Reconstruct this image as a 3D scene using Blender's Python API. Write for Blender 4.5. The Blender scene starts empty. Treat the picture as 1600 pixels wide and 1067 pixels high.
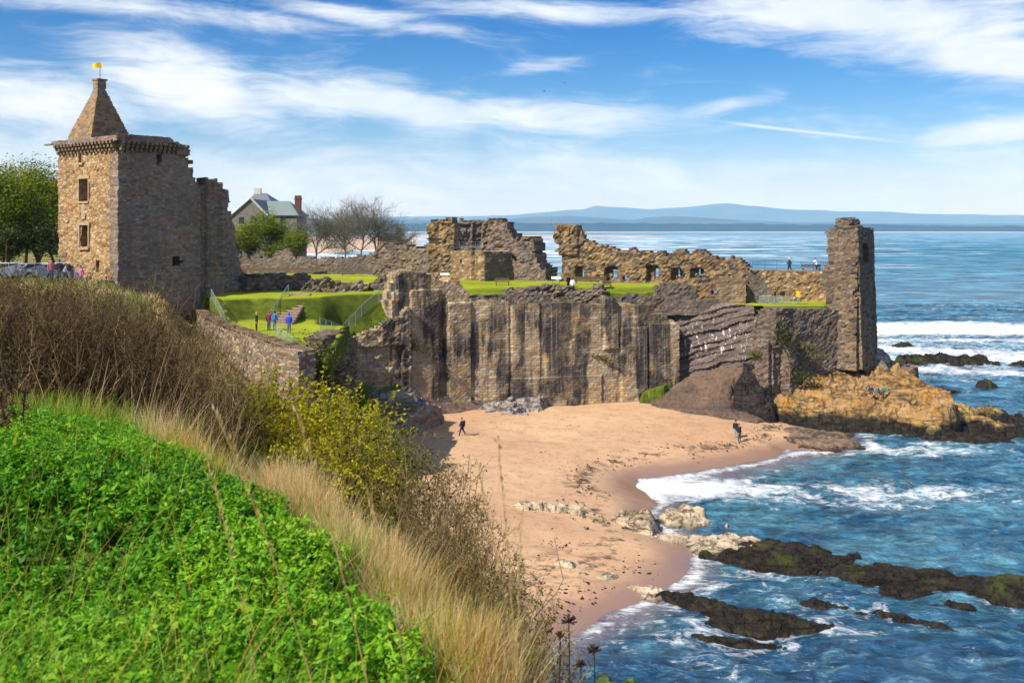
import bpy, math, random
import numpy as np
from mathutils import Vector, Matrix
R = math.radians
rng = np.random.default_rng(7)
random.seed(7)
SC = bpy.context.scene
COL = SC.collection
FPX, CZ, HY = 1500.0, 22.0, 358.0      # focal length, eye height above the sea, horizon row of the photo

def P(px, py, Y):
    return np.array([(px - 800) / FPX * Y, Y, CZ - (py - HY) / FPX * Y])
def G(px, py, z=0.0):
    return P(px, py, (CZ - z) * FPX / (py - HY))

# ------------------------------------------------------------------ noise
def _h(ix, iy, iz, seed):
    n = (ix.astype(np.int64) * 374761393 + iy.astype(np.int64) * 668265263 + iz.astype(np.int64) * 1274126177 + seed * 974711) & 0xFFFFFFFF
    n = ((n ^ (n >> 13)) * 1103515245) & 0xFFFFFFFF
    n = ((n ^ (n >> 15)) * 2654435761) & 0xFFFFFFFF
    n = n ^ (n >> 16)
    return (n & 0xFFFFFF) / float(0xFFFFFF) * 2 - 1
def vnoise(p, seed=0):
    p = np.asarray(p, float)
    i = np.floor(p).astype(np.int64); f = p - i; f = f * f * (3 - 2 * f)
    r = 0
    for a in (0, 1):
        wa = f[..., 0] if a else 1 - f[..., 0]
        for b in (0, 1):
            wb = f[..., 1] if b else 1 - f[..., 1]
            for c in (0, 1):
                wc = f[..., 2] if c else 1 - f[..., 2]
                r = r + wa * wb * wc * _h(i[..., 0] + a, i[..., 1] + b, i[..., 2] + c, seed)
    return r
def fbm(p, octv=4, seed=0, gain=0.5):
    r, a = 0, 1.0
    p = np.asarray(p, float)
    for o in range(octv):
        r = r + a * vnoise(p * (2.03 ** o), seed + o * 17); a *= gain
    return r
def xyz(x, y, z=0.0):
    x, y = np.broadcast_arrays(np.asarray(x, float), np.asarray(y, float))
    return np.stack([x, y, np.broadcast_to(z, x.shape)], -1)
def sst(a, b, x):
    t = np.clip((x - a) / (b - a), 0, 1); return t * t * (3 - 2 * t)

# ------------------------------------------------------------------ geometry helpers
class RBF:
    def __init__(s, pts, smooth=0.0):
        s.c = np.array([(p[0], p[1]) for p in pts], float); z = np.array([p[2] for p in pts], float)
        s.lo = z.min() - .2; s.hi = z.max() + .2; n = len(z)
        K = np.linalg.norm(s.c[:, None] - s.c[None], axis=-1) + smooth * np.eye(n)
        A = np.zeros((n + 3, n + 3)); A[:n, :n] = K; A[:n, n] = 1; A[:n, n + 1:] = s.c; A[n, :n] = 1; A[n + 1:, :n] = s.c.T
        s.w = np.linalg.solve(A, np.concatenate([z, np.zeros(3)]))
    def __call__(s, x, y):
        x = np.asarray(x, float); y = np.asarray(y, float); sh = x.shape
        q = np.stack([x.ravel(), y.ravel()], -1); out = np.empty(len(q)); n = len(s.c)
        for k in range(0, len(q), 20000):
            d = np.linalg.norm(q[k:k + 20000, None] - s.c[None], axis=-1)
            out[k:k + 20000] = d @ s.w[:n] + s.w[n] + q[k:k + 20000] @ s.w[n + 1:]
        return out.reshape(sh)
def inside(poly, x, y):
    poly = np.asarray(poly, float); r = np.zeros(np.shape(x), bool); n = len(poly)
    for i in range(n):
        x0, y0 = poly[i]; x1, y1 = poly[(i + 1) % n]
        if y0 == y1: continue
        c = ((y0 > y) != (y1 > y)) & (x < (x1 - x0) * (y - y0) / (y1 - y0) + x0)
        r ^= c
    return r
def sdist(poly, x, y):
    poly = np.asarray(poly, float); d = np.full(np.shape(x), 1e9); n = len(poly)
    for i in range(n):
        a = poly[i]; b = poly[(i + 1) % n]; ab = b - a
        t = np.clip(((x - a[0]) * ab[0] + (y - a[1]) * ab[1]) / max(ab @ ab, 1e-9), 0, 1)
        d = np.minimum(d, np.hypot(x - a[0] - t * ab[0], y - a[1] - t * ab[1]))
    return np.where(inside(poly, x, y), d, -d)

def tag(o, label=None, cat=None, group=None, kind=None):
    if label: o['label'] = label
    if cat: o['category'] = cat
    if group: o['group'] = group
    if kind: o['kind'] = kind
    return o
def thing(name, label, cat, loc, group=None, rotz=0):
    o = bpy.data.objects.new(name, None); COL.objects.link(o); o.empty_display_size = 0.3
    o.location = loc; o.rotation_euler = (0, 0, rotz)
    return tag(o, label, cat, group)
def world_loc(o):
    l = Vector((0, 0, 0))
    while o: l = l + o.location; o = o.parent
    return np.array(l)
def build(name, V, F, mats, parent=None, uv=None, matidx=None, smooth=False, attrs=None, local=False):
    """one mesh object; V in world space (or local=True: in the parent's space)"""
    V = np.array(V, float).reshape(-1, 3)
    if not isinstance(F, (list, tuple)) or (len(F) and np.isscalar(F[0])): F = [F]
    F = [np.asarray(f, np.int64) for f in F if len(f)]
    if local: org = np.zeros(3)
    elif parent: org = world_loc(parent)
    else: org = np.array([V[:, 0].mean(), V[:, 1].mean(), V[:, 2].min()])
    V = V - org
    me = bpy.data.meshes.new(name)
    me.vertices.add(len(V)); me.vertices.foreach_set('co', V.astype(np.float32).ravel())
    tot = sum(f.size for f in F); nf = sum(len(f) for f in F)
    me.loops.add(tot); me.loops.foreach_set('vertex_index', np.concatenate([f.ravel() for f in F]).astype(np.int32))
    me.polygons.add(nf)
    st = []; k = 0
    for f in F:
        st.append(k + np.arange(len(f)) * f.shape[1]); k += f.size
    me.polygons.foreach_set('loop_start', np.concatenate(st).astype(np.int32))
    if matidx is not None: me.polygons.foreach_set('material_index', np.asarray(matidx, np.int32))
    me.polygons.foreach_set('use_smooth', np.full(nf, bool(smooth)))
    if uv is not None:
        l = me.uv_layers.new(name='UVMap'); l.data.foreach_set('uv', np.asarray(uv, np.float32).ravel())
    for k, a in (attrs or {}).items():
        at = me.attributes.new(k, 'FLOAT', 'POINT'); at.data.foreach_set('value', np.asarray(a, np.float32))
    me.update(calc_edges=True); me.validate()
    for m in (mats if isinstance(mats, (list, tuple)) else [mats]): me.materials.append(m)
    o = bpy.data.objects.new(name, me); COL.objects.link(o)
    if parent is not None: o.parent = parent
    else: o.location = org
    return o
def copy_tree(o, parent=None):
    c = o.copy(); COL.objects.link(c)
    if parent is not None: c.parent = parent
    for ch in [x for x in bpy.data.objects if x.parent == o]: copy_tree(ch, c)
    return c

class MB:
    """collects simple shapes into one mesh (quads + tris)"""
    def __init__(s): s.V = []; s.Q = []; s.T = []; s.n = 0
    def add(s, V, Q=(), T=()):
        V = np.asarray(V, float).reshape(-1, 3)
        if len(Q): s.Q.append(np.asarray(Q) + s.n)
        if len(T): s.T.append(np.asarray(T) + s.n)
        s.V.append(V); s.n += len(V); return s
    def box(s, c, size, rz=0, taper=1.0, jit=0):
        hx, hy, hz = np.array(size) / 2
        v = np.array([[x * (taper if z > 0 else 1), y * (taper if z > 0 else 1), z] for z in (-hz, hz) for x, y in ((-hx, -hy), (hx, -hy), (hx, hy), (-hx, hy))])
        if jit: v = v + rng.uniform(-jit, jit, v.shape)
        cr, sr = math.cos(rz), math.sin(rz)
        v = np.stack([v[:, 0] * cr - v[:, 1] * sr, v[:, 0] * sr + v[:, 1] * cr, v[:, 2]], -1) + np.array(c)
        return s.add(v, [[0, 3, 2, 1], [4, 5, 6, 7], [0, 1, 5, 4], [1, 2, 6, 5], [2, 3, 7, 6], [3, 0, 4, 7]])
    def tubes(s, P0, P1, r0, r1, sides=4):
        V, Q = tubes(P0, P1, r0, r1, sides); return s.add(V, Q)
    def bar(s, a, b, r, sides=6): return s.tubes([a], [b], [r], [r], sides)
    def obj(s, name, mat, parent=None, **k):
        F = []
        if s.Q: F.append(np.concatenate(s.Q))
        if s.T: F.append(np.concatenate(s.T))
        return build(name, np.concatenate(s.V), F, mat, parent, **k)
def tubes(P0, P1, r0, r1, sides=4, cap=False):
    P0 = np.asarray(P0, float).reshape(-1, 3); P1 = np.asarray(P1, float).reshape(-1, 3)
    r0 = np.broadcast_to(r0, len(P0)); r1 = np.broadcast_to(r1, len(P0))
    d = P1 - P0; d /= np.linalg.norm(d, axis=1, keepdims=True) + 1e-9
    up = np.where(np.abs(d[:, 2:3]) < 0.9, [[0, 0, 1.0]], [[1.0, 0, 0]])
    a = np.cross(d, up); a /= np.linalg.norm(a, axis=1, keepdims=True); b = np.cross(d, a)
    th = np.arange(sides) * 2 * math.pi / sides
    ring = np.cos(th)[None, :, None] * a[:, None] + np.sin(th)[None, :, None] * b[:, None]
    V = np.concatenate([P0[:, None] + ring * r0[:, None, None], P1[:, None] + ring * r1[:, None, None]], 1)
    k = np.arange(sides); q = np.stack([k, (k + 1) % sides, (k + 1) % sides + sides, k + sides], -1)
    Q = (np.arange(len(P0)) * 2 * sides)[:, None, None] + q[None]
    Q = Q.reshape(-1, 4)
    if sides == 4:
        b0 = (np.arange(len(P0)) * 8)[:, None]
        Q = np.concatenate([Q, b0 + np.array([[3, 2, 1, 0]]), b0 + np.array([[4, 5, 6, 7]])])
    return V.reshape(-1, 3), Q

# ------------------------------------------------------------------ ragged masonry
def plan_of(path):
    return [np.array([(px - 800) / FPX * Y, Y]) for px, Y in path]
def masonry(name, mat, path, outline, holes=(), thick=1.0, cell=0.34, amp=0.07, relief=(), parent=None, seed=1, batter=0.0,
            rag=0.5, pts=None, uz=False, closed=False, smooth=False, joff=0.22):
    """A stone slab standing on a plan polyline. path: (photo column, distance) pairs; outline/holes in photo pixels, turned into
    (metres along, height). relief: (px0, px1, py_top, py_bottom, metres proud)."""
    A = pts if pts is not None else plan_of(path)
    A = [np.asarray(a, float) for a in A]
    L = np.concatenate([[0], np.cumsum([np.linalg.norm(A[i + 1] - A[i]) for i in range(len(A) - 1)])])
    pxs = [800 + a[0] / a[1] * FPX for a in A]
    def conv(pt):
        px, py = pt; k = (px - 800) / FPX
        i = 0
        while i < len(A) - 2 and px > pxs[i + 1]: i += 1
        d = A[i + 1] - A[i]; t = (k * A[i][1] - A[i][0]) / (d[0] - k * d[1])
        return (L[i] + t * (L[i + 1] - L[i]), CZ - (py - HY) / FPX * (A[i][1] + t * d[1]))
    O = np.array(outline if uz else [conv(p) for p in outline])
    H = [np.array(h if uz else [conv(p) for p in h]) for h in holes]
    RL = []
    for a in relief:
        if uz: RL.append(a)
        else:
            u0, z1 = conv((a[0], a[2])); u1, z0 = conv((a[1], a[3])); RL.append((u0, u1, z0, z1, a[4]))
    u0, u1 = O[:, 0].min(), O[:, 0].max(); z0, z1 = O[:, 1].min(), O[:, 1].max()
    if closed: u0, u1 = 0, L[-1]
    nu = max(2, int(round((u1 - u0) / cell))); nz = max(2, int(round((z1 - z0) / (cell * 0.85))))
    U = np.linspace(u0, u1, nu + 1); Z = np.linspace(z0, z1, nz + 1)
    cu, cz = np.meshgrid((U[:-1] + U[1:]) / 2, (Z[:-1] + Z[1:]) / 2, indexing='ij')
    du = fbm(xyz(cu * 1.1, cz * 1.1, seed * 3.1), 3, seed) * cell * rag * 1.6
    dz = fbm(xyz(cu * 1.1, cz * 1.1, seed * 5.7 + 9), 3, seed + 5) * cell * rag * 1.6
    m = inside(O, cu + du, cz + dz)
    for h in H: m &= ~inside(h, cu, cz)
    gu, gz = np.meshgrid(U, Z, indexing='ij')
    uu = gu + rng.uniform(-1, 1, gu.shape) * (U[1] - U[0]) * joff; zz = gz + rng.uniform(-1, 1, gz.shape) * (Z[1] - Z[0]) * joff
    if closed: uu[0] = u0; uu[-1] = u1; zz[-1] = zz[0]
    seg = np.clip(np.searchsorted(L, gu.ravel(), side='right') - 1, 0, len(A) - 2).reshape(gu.shape)
    Aa = np.array(A); D = np.diff(Aa, axis=0); D = D / np.linalg.norm(D, axis=1, keepdims=True)
    base = Aa[seg] + D[seg] * (uu - L[seg])[..., None]
    # mitred normals
    nrm = np.stack([-D[:, 1], D[:, 0]], -1)   # points away from the viewer for left-to-right paths
    vn = np.zeros_like(Aa)
    for i in range(len(Aa)):
        if closed and i in (0, len(Aa) - 1): a, b = nrm[-1], nrm[0]
        else: a, b = nrm[max(i - 1, 0)], nrm[min(i, len(nrm) - 1)]
        v = a + b; v /= np.linalg.norm(v); vn[i] = v / max(0.35, v @ a)
    segL = (L[1:] - L[:-1])[seg]; t = np.clip((gu - L[seg]) / segL, 0, 1)
    mt = min(1.0, 2.5 * thick)
    near0 = np.clip(1 - (gu - L[seg]) / mt, 0, 1)[..., None]; near1 = np.clip(1 - (L[seg + 1] - gu) / mt, 0, 1)[..., None]
    nv = nrm[seg] * (1 - near0 - near1).clip(0) + vn[seg] * near0 + vn[seg + 1] * near1
    fr = fbm(xyz(gu * 0.9, gz * 1.3, seed), 4, seed + 2, 0.65) * amp + rng.uniform(-1, 1, gu.shape) * amp * 0.6
    pro = batter * (z1 - gz)
    for a, b, c, d, e in RL: pro = pro + np.where((gu > a) & (gu < b) & (gz > c) & (gz < d), e, 0)
    off = -(pro + fr)
    front = base + nv * off[..., None]
    back = base + nv * (thick + fbm(xyz(gu, gz, seed + 50), 3, seed + 3) * amp * 2)[..., None]
    N = gu.size
    V = np.concatenate([np.concatenate([front, zz[..., None]], -1).reshape(-1, 3), np.concatenate([back, zz[..., None]], -1).reshape(-1, 3)])
    vid = np.arange(N).reshape(gu.shape)
    i, j = np.nonzero(m)
    a, b, c, d = vid[i, j], vid[i + 1, j], vid[i + 1, j + 1], vid[i, j + 1]
    Q = [np.stack([a, b, c, d], -1), np.stack([d + N, c + N, b + N, a + N], -1)]
    mp = np.pad(m, 1)
    if closed: mp[0, 1:-1] = m[-1]; mp[-1, 1:-1] = m[0]
    def side(cond, p, q):
        ii, jj = np.nonzero(m & ~cond)
        pa, qa = p(ii, jj), q(ii, jj); Q.append(np.stack([qa, pa, pa + N, qa + N], -1))
    side(mp[1:-1, :-2], lambda i, j: vid[i, j], lambda i, j: vid[i + 1, j])
    side(mp[1:-1, 2:], lambda i, j: vid[i + 1, j + 1], lambda i, j: vid[i, j + 1])
    side(mp[:-2, 1:-1], lambda i, j: vid[i, j + 1], lambda i, j: vid[i, j])
    side(mp[2:, 1:-1], lambda i, j: vid[i + 1, j], lambda i, j: vid[i + 1, j + 1])
    Q2, Q3 = Q[2], Q[3]; Q = np.concatenate(Q)
    dep = np.concatenate([-off.ravel() * 0, np.full(N, thick)])
    UVv = np.concatenate([np.stack([uu.ravel(), zz.ravel()], -1)] * 2)
    ns = len(i) * 2
    uv = UVv[Q]
    sd = dep[Q]; nt = ns + len(Q2) + len(Q3); uv[ns:nt, :, 1] += sd[ns:nt]; uv[nt:, :, 0] += sd[nt:]
    used = np.unique(Q); remap = np.full(2 * N, -1); remap[used] = np.arange(len(used))
    return build(name, V[used], remap[Q], mat, parent, uv=uv.reshape(-1, 2), smooth=smooth)

def grid_xy(x0, x1, y0, y1, g):
    nx = int((x1 - x0) / g) + 1; ny = int((y1 - y0) / g) + 1
    return np.meshgrid(np.linspace(x0, x1, nx), np.linspace(y0, y1, ny), indexing='ij')
def sheet(name, X, Y, Z, mat, mask=None, parent=None, smooth=True, attrs=None, skirt=0):
    vid = np.arange(X.size).reshape(X.shape)
    Q = np.stack([vid[:-1, :-1], vid[1:, :-1], vid[1:, 1:], vid[:-1, 1:]], -1)
    if mask is not None: Q = Q[mask[:-1, :-1] & mask[1:, :-1] & mask[1:, 1:] & mask[:-1, 1:]]
    Q = Q.reshape(-1, 4); V = np.stack([X, Y, Z], -1).reshape(-1, 3)
    if skirt:
        E = np.concatenate([Q[:, [0, 1]], Q[:, [1, 2]], Q[:, [2, 3]], Q[:, [3, 0]]]); key = np.sort(E, 1) @ np.array([len(V), 1]); u, ix, ct = np.unique(key, return_index=True, return_counts=True)
        e = E[ix[ct == 1]]; V = np.concatenate([V, V - [0, 0, skirt]]); Q = np.concatenate([Q, np.stack([e[:, 1], e[:, 0], e[:, 0] + X.size, e[:, 1] + X.size], -1)])
    used = np.unique(Q); rm = np.full(len(V), -1); rm[used] = np.arange(len(used))
    at = {k: np.asarray(a).ravel()[used] for k, a in (attrs or {}).items()}
    return build(name, V[used], rm[Q], mat, parent, smooth=smooth, attrs=at)
def rock(name, mat, poly, top, zb=0.0, g=0.4, edge=1.2, rough=0.35, seed=1, strata=0.0, parent=None, smooth=False, power=0.6, dip=(0.1, 0.05), sink=0.8, blocks=None, grow=0.0):
    """rock mass as a heightfield on a plan polygon; top = height number or RBF"""
    poly = np.asarray(poly)[:, :2]
    X, Y = grid_xy(poly[:, 0].min() - 1, poly[:, 0].max() + 1, poly[:, 1].min() - 1, poly[:, 1].max() + 1, g)
    X = X + rng.uniform(-.25, .25, X.shape) * g; Y = Y + rng.uniform(-.25, .25, Y.shape) * g
    d = sdist(poly, X, Y) + fbm(xyz(X * .6, Y * .6, seed), 4, seed, .65) * max(edge, .35) * 0.5 + grow
    edge = min(edge, .55 * d.max())
    T = np.clip(top(X, Y), top.lo, top.hi) if callable(top) else top
    n = fbm(xyz(X * .35, Y * .35, seed), 5, seed, 0.6)
    pr = np.clip(d / edge, 0, 1) ** power
    z = zb - sink + (T - zb + sink + n * rough) * pr
    if strata:
        q = z + dip[0] * X + dip[1] * Y + n * strata * .6
        z = z * 0.35 + 0.65 * (z - q + np.floor(q / strata) * strata + strata * sst(0.5, 1, (q / strata) % 1) )
    if blocks:          # jointed slabs: stepped blocks along the bedding
        su, sv, an, am = blocks; c, s_ = math.cos(an), math.sin(an); wx = fbm(xyz(X * .5, Y * .5, seed + 2), 3, seed + 31) * .35
        u = (X * c + Y * s_) / su + wx; v = (-X * s_ + Y * c) / sv + wx; v = v + .5 * (np.floor(u) % 2)
        hh = _h(np.floor(u), np.floor(v), np.zeros_like(u), seed); gap = np.minimum(np.minimum(u % 1, 1 - u % 1) * su, np.minimum(v % 1, 1 - v % 1) * sv)
        z = z + am * (hh + .25 * ((v % 1) - .5)) * pr - am * .7 * np.exp(-(gap / .1) ** 2) * pr
    z = z + fbm(xyz(X * 1.3, Y * 1.3, seed + 4), 4, seed + 9, .75) * rough * 0.38
    z = np.where(d <= 0, zb - sink, z)
    return sheet(name, X, Y, z, mat, d > -g * 1.2, parent, smooth)
# ------------------------------------------------------------------ node helpers and materials
class NT:
    def __init__(s, tree): s.t = tree
    def n(s, typ, outp=0, **kw):
        nd = s.t.nodes.new('ShaderNode' + typ)
        for k, v in list(kw.items()):
            if k[0] == '_': setattr(nd, k[1:], v); kw.pop(k)
        for k, v in kw.items():
            k2 = k.replace('_', ' ')
            key = int(k[1:]) if k[0] == 'i' and k[1:].isdigit() else k2
            so = nd.inputs[key]
            if isinstance(v, bpy.types.NodeSocket): s.t.links.new(v, so)
            elif isinstance(v, (tuple, list)) and so.type == 'RGBA' and len(v) == 3: so.default_value = (*v, 1)
            else: so.default_value = v
        return nd.outputs[outp]
    def m(s, op, a, b=0.0, c=0.0, clamp=False):
        return s.n('Math', i0=a, i1=b, i2=c, _operation=op, _use_clamp=clamp)
    def mix(s, f, a, b, mode='MIX'):
        nd = s.t.nodes.new('ShaderNodeMix'); nd.data_type = 'RGBA'; nd.blend_type = mode; nd.clamp_factor = True
        for i, v in ((0, f), (6, a), (7, b)):
            so = nd.inputs[i]
            if isinstance(v, bpy.types.NodeSocket): s.t.links.new(v, so)
            elif isinstance(v, (tuple, list)): so.default_value = (*v[:3], 1)
            else: so.default_value = v
        return nd.outputs[2]
    def ramp(s, f, stops, interp='LINEAR'):
        nd = s.t.nodes.new('ShaderNodeValToRGB'); cr = nd.color_ramp; cr.interpolation = interp
        while len(cr.elements) < len(stops): cr.elements.new(0.5)
        for e, (p, c) in zip(cr.elements, stops):
            e.position = p; e.color = (*c, 1) if isinstance(c, (tuple, list)) else (c, c, c, 1)
        s.t.links.new(f, nd.inputs[0]); return nd.outputs[0]
    def scale(s, v, xyz):
        return s.n('Mapping', Vector=v, Scale=xyz)
    def noise(s, v, sc, det=4, rough=.55, dist=0.0, dims='3D'):
        return s.n('TexNoise', Vector=v, Scale=sc, Detail=det, Roughness=rough, Distortion=dist)
    def rng(s, x, a, b, c=0.0, d=1.0, smooth=False):
        nd = s.t.nodes.new('ShaderNodeMapRange'); nd.clamp = True
        if smooth: nd.interpolation_type = 'SMOOTHSTEP'
        for i, v in enumerate((x, a, b, c, d)):
            if isinstance(v, bpy.types.NodeSocket): s.t.links.new(v, nd.inputs[i])
            else: nd.inputs[i].default_value = v
        return nd.outputs[0]
    def pos(s): return s.n('NewGeometry')
    def sep(s, v, i): return s.n('SeparateXYZ', outp=i, Vector=v)
    def nz(s): return s.sep(s.n('NewGeometry', outp=1), 2)
    def attr(s, name): return s.n('Attribute', outp=2, _attribute_name=name)
    def bump(s, h, strength=0.5, dist=0.05, normal=None):
        kw = dict(Height=h, Strength=strength, Distance=dist)
        if normal is not None: kw['Normal'] = normal
        return s.n('Bump', **kw)
def newmat(name):
    m = bpy.data.materials.new(name); m.use_nodes = True
    m.node_tree.nodes.clear(); return m, NT(m.node_tree)
def out(N, sh):
    o = N.t.nodes.new('ShaderNodeOutputMaterial'); N.t.links.new(sh, o.inputs[0])
def bsdf(N, col, rough=0.85, normal=None, spec=0.3, metal=0.0):
    kw = dict(Base_Color=col, Roughness=rough, Metallic=metal); kw['Specular_IOR_Level'] = spec
    if normal is not None: kw['Normal'] = normal
    return N.n('BsdfPrincipled', **kw)

def stone(name, pal, size=(0.55, 0.3), rubble=True, stain=0.3, stain_col=(.026, .025, .030), moss=0.25, grey=0.0, big=0.5, mortar=(.2, .17, .13), lichen=0.0, grey_z=None, stain_x=None):
    m, N = newmat(name)
    uv = N.n('UVMap', _uv_map='UVMap')
    wob = N.n('TexNoise', outp=1, Vector=uv, Scale=1.6, Detail=3.0)
    wv = N.n('VectorMath', i0=wob, i1=(-.5, -.5, -.5), _operation='ADD')
    wv = N.n('VectorMath', i0=wv, i1=((.34,) * 3 if rubble else (.15, .11, .1)), _operation='MULTIPLY')
    uvd = N.n('VectorMath', i0=uv, i1=wv, _operation='ADD')
    if rubble:
        q = N.scale(uvd, (1 / size[0], 1 / size[1], 1))
        vc = N.n('TexVoronoi', outp=1, Vector=q, Scale=1.0, Randomness=.85, _voronoi_dimensions='2D')
        rnd = N.n('SeparateColor', Color=vc)
        ed = N.n('TexVoronoi', Vector=q, Scale=1.0, Randomness=.85, _voronoi_dimensions='2D', _feature='DISTANCE_TO_EDGE')
        mort = N.rng(ed, .02, .12, 1, 0)
        rnd2 = N.n('SeparateColor', outp=1, Color=vc)
    else:
        br = N.n('TexBrick', Vector=uvd, Color1=(0, 0, 0), Color2=(1, 1, 1), Mortar=(.5, .5, .5), Scale=1.0, Mortar_Size=.022, Mortar_Smooth=.4, Brick_Width=size[0], Row_Height=size[1])
        rnd = N.n('SeparateColor', Color=br)
        mort = br.node.outputs['Fac']
        rnd2 = rnd
    k = len(pal); col = N.ramp(rnd, [(i / k, c) for i, c in enumerate(pal)], 'CONSTANT')
    P3 = N.pos()
    fine = N.noise(P3, 5.0, 6, .7)
    col = N.mix(.55, col, N.ramp(fine, [(.25, (.3, .3, .3)), (.5, (.95, .95, .95)), (.8, (1.5, 1.45, 1.4))]), 'MULTIPLY')
    col = N.mix(mort, col, N.mix(.5, col, mortar))
    bg = N.noise(P3, .35, 4, .6)
    col = N.mix(N.rng(bg, .45, .75, 0, big), col, tuple(sum(c[i] for c in pal) / k * .62 for i in range(3)))
    if grey:
        g2 = N.noise(N.scale(P3, (1, 1, .6)), .22, 5, .65)
        col = N.mix(N.rng(g2, .48 - .2 * grey, .62, 0, min(1, grey)), col, N.mix(.65, col, (.17, .165, .17)))
    if grey_z is not None:      # lower courses are cut grey stone
        zz = N.m('ADD', N.sep(P3, 2), N.m('MULTIPLY', N.m('SUBTRACT', N.noise(P3, .25, 4), .5), 5.0))
        col = N.mix(N.rng(zz, grey_z - .4, grey_z + .4, .72, 0), col, N.mix(.6, col, (.37, .36, .37)))
    if lichen:
        g3 = N.noise(P3, .5, 6, .75)
        col = N.mix(N.rng(g3, .56, .7, 0, lichen), col, (.36, .22, .04))
    if stain:
        sv = N.scale(uv, (.27, .04, 1))
        st = N.noise(sv, 1.0, 6, .64)
        st2 = N.noise(N.scale(uv, (2.6, .12, 1)), 1.0, 4, .6)
        st = N.m('ADD', st, N.m('MULTIPLY', N.m('SUBTRACT', N.noise(N.scale(uv, (.11, .09, 1)), 1.0, 3), .5), .5))
        if stain_x is not None:
            xx = N.sep(P3, 0); st = N.m('ADD', st, N.m('MULTIPLY', N.m('MULTIPLY', N.rng(xx, stain_x[0], stain_x[0] + 2), N.rng(xx, stain_x[1] - 2, stain_x[1], 1, 0)), .055))
            st = N.m('ADD', st, N.m('MULTIPLY', N.rng(xx, -14, -9, 1, 0), -.03))
        stf = N.m('MULTIPLY', N.rng(st, .47, .53), N.rng(st2, .25, .55, .62, 1))
        stf = N.m('MULTIPLY', stf, N.rng(N.noise(P3, .55, 5, .65),   .34, .52, .5, 1))
        col = N.mix(N.m('MULTIPLY', stf, stain), col, stain_col)
        # pale runs
        col = N.mix(N.m('MULTIPLY', N.rng(N.noise(N.scale(uv, (1.9, .05, 2)), 1.0, 3), .63, .72), .45 * stain), col, (.4, .36, .28))
    if moss:
        up = N.rng(N.nz(), .35, .8); mn = N.noise(P3, 1.4, 4, .6)
        col = N.mix(N.m('MULTIPLY', N.m('MULTIPLY', up, N.rng(mn, .4, .62)), moss), col, (.12, .14, .03))
    hgt = N.m('ADD', N.m('MULTIPLY', mort, -.7), N.m('ADD', N.m('MULTIPLY', fine, .6), N.m('MULTIPLY', rnd2, .5)))
    out(N, bsdf(N, col, .92, N.bump(hgt, .9, .09), .15)); return m

OCH, BRN, GRY, PAL, DRK, RED, TAN = (.40, .235, .095), (.20, .125, .072), (.22, .20, .185), (.52, .38, .22), (.07, .058, .05), (.26, .125, .07), (.32, .21, .115)
M = {}
M['tower_lit'] = stone('sunlit rubble stone', [OCH, PAL, (.40, .26, .14), (.46, .29, .13), (.33, .17, .09), (.42, .27, .14), (.28, .18, .1), PAL], (.44, .27), stain=.12, moss=.1, big=.3, mortar=(.36, .25, .14))  # copy of the tower stone, sunlight put into its warmer, lighter palette
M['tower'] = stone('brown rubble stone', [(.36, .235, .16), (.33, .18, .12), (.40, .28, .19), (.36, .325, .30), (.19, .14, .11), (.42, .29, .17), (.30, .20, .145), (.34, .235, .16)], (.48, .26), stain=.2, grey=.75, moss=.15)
M['seawall'] = stone('weathered ashlar', [(.43, .30, .16), (.48, .345, .19), (.32, .225, .135), (.50, .315, .135), (.40, .32, .21), (.56, .45, .29), (.34, .305, .255), (.37, .27, .155)], (.7, .30), rubble=False, stain=.95, moss=.4, big=.25, grey=.4, stain_x=(-1, 11))
M['rubble'] = stone('dark rubble stone', [BRN, (.11, .085, .07), (.22, .16, .12), GRY, (.17, .125, .10), TAN, (.15, .11, .09), (.24, .17, .12)], (.5, .24), stain=.25, grey=.5, moss=.3)
M['ruin'] = stone('golden rubble stone', [TAN, BRN, OCH, DRK, (.24, .16, .09), (.36, .24, .12), (.13, .09, .06), BRN], (.55, .27), stain=.28, moss=.3, lichen=.35, grey=.15)
M['pale'] = stone('pale garden wall stone', [(.36, .27, .2), (.28, .2, .16), PAL, TAN, (.33, .25, .21), BRN, (.4, .3, .22), GRY], (.5, .25), stain=.1, moss=.12)
M['sea_tower'] = stone('corner tower stone', [BRN, (.22, .155, .105), (.27, .185, .105), DRK, (.17, .125, .09), (.33, .21, .10), GRY, BRN], (.5, .24), stain=.3, moss=.25, grey=.35, lichen=.2)
M['ruin_pale'] = stone('pale ruin stone', [OCH, TAN, PAL, BRN, (.34, .22, .12), (.40, .27, .15), (.22, .15, .09), TAN], (.5, .27), stain=.3, moss=.15)
M['pale_dim'] = stone('pale pier stone', [TAN, (.30, .22, .14), BRN, (.27, .2, .14)], (.7, .3), rubble=False, stain=.3, moss=.3)
M['rubble_brown'] = stone('brown curtain rubble', [BRN, (.17, .12, .09), (.235, .165, .12), DRK, (.2, .15, .11), GRY, (.24, .15, .10), BRN], (.38, .22), stain=.25, moss=.25, grey=.25)
M['quay'] = stone('grey quay stone', [GRY, (.29, .26, .23), (.33, .29, .23), BRN, (.25, .23, .22), TAN], (.6, .35), stain=.2, moss=.15)
M['slate_wall'] = stone('house wall stone', [GRY, (.2, .18, .165), (.25, .21, .18), BRN], (.6, .3), stain=0, moss=0)

def plain(name, col, rough=.7, spec=.3, metal=0.0, var=.25, sc=6.0):
    m, N = newmat(name)
    n = N.noise(N.pos(), sc, 5, .6)
    c = N.mix(N.rng(n, .3, .7), tuple(x * (1 - var) for x in col), tuple(min(1, x * (1 + var)) for x in col))
    out(N, bsdf(N, c, rough, N.bump(n, .2, .02), spec, metal)); return m

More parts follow.
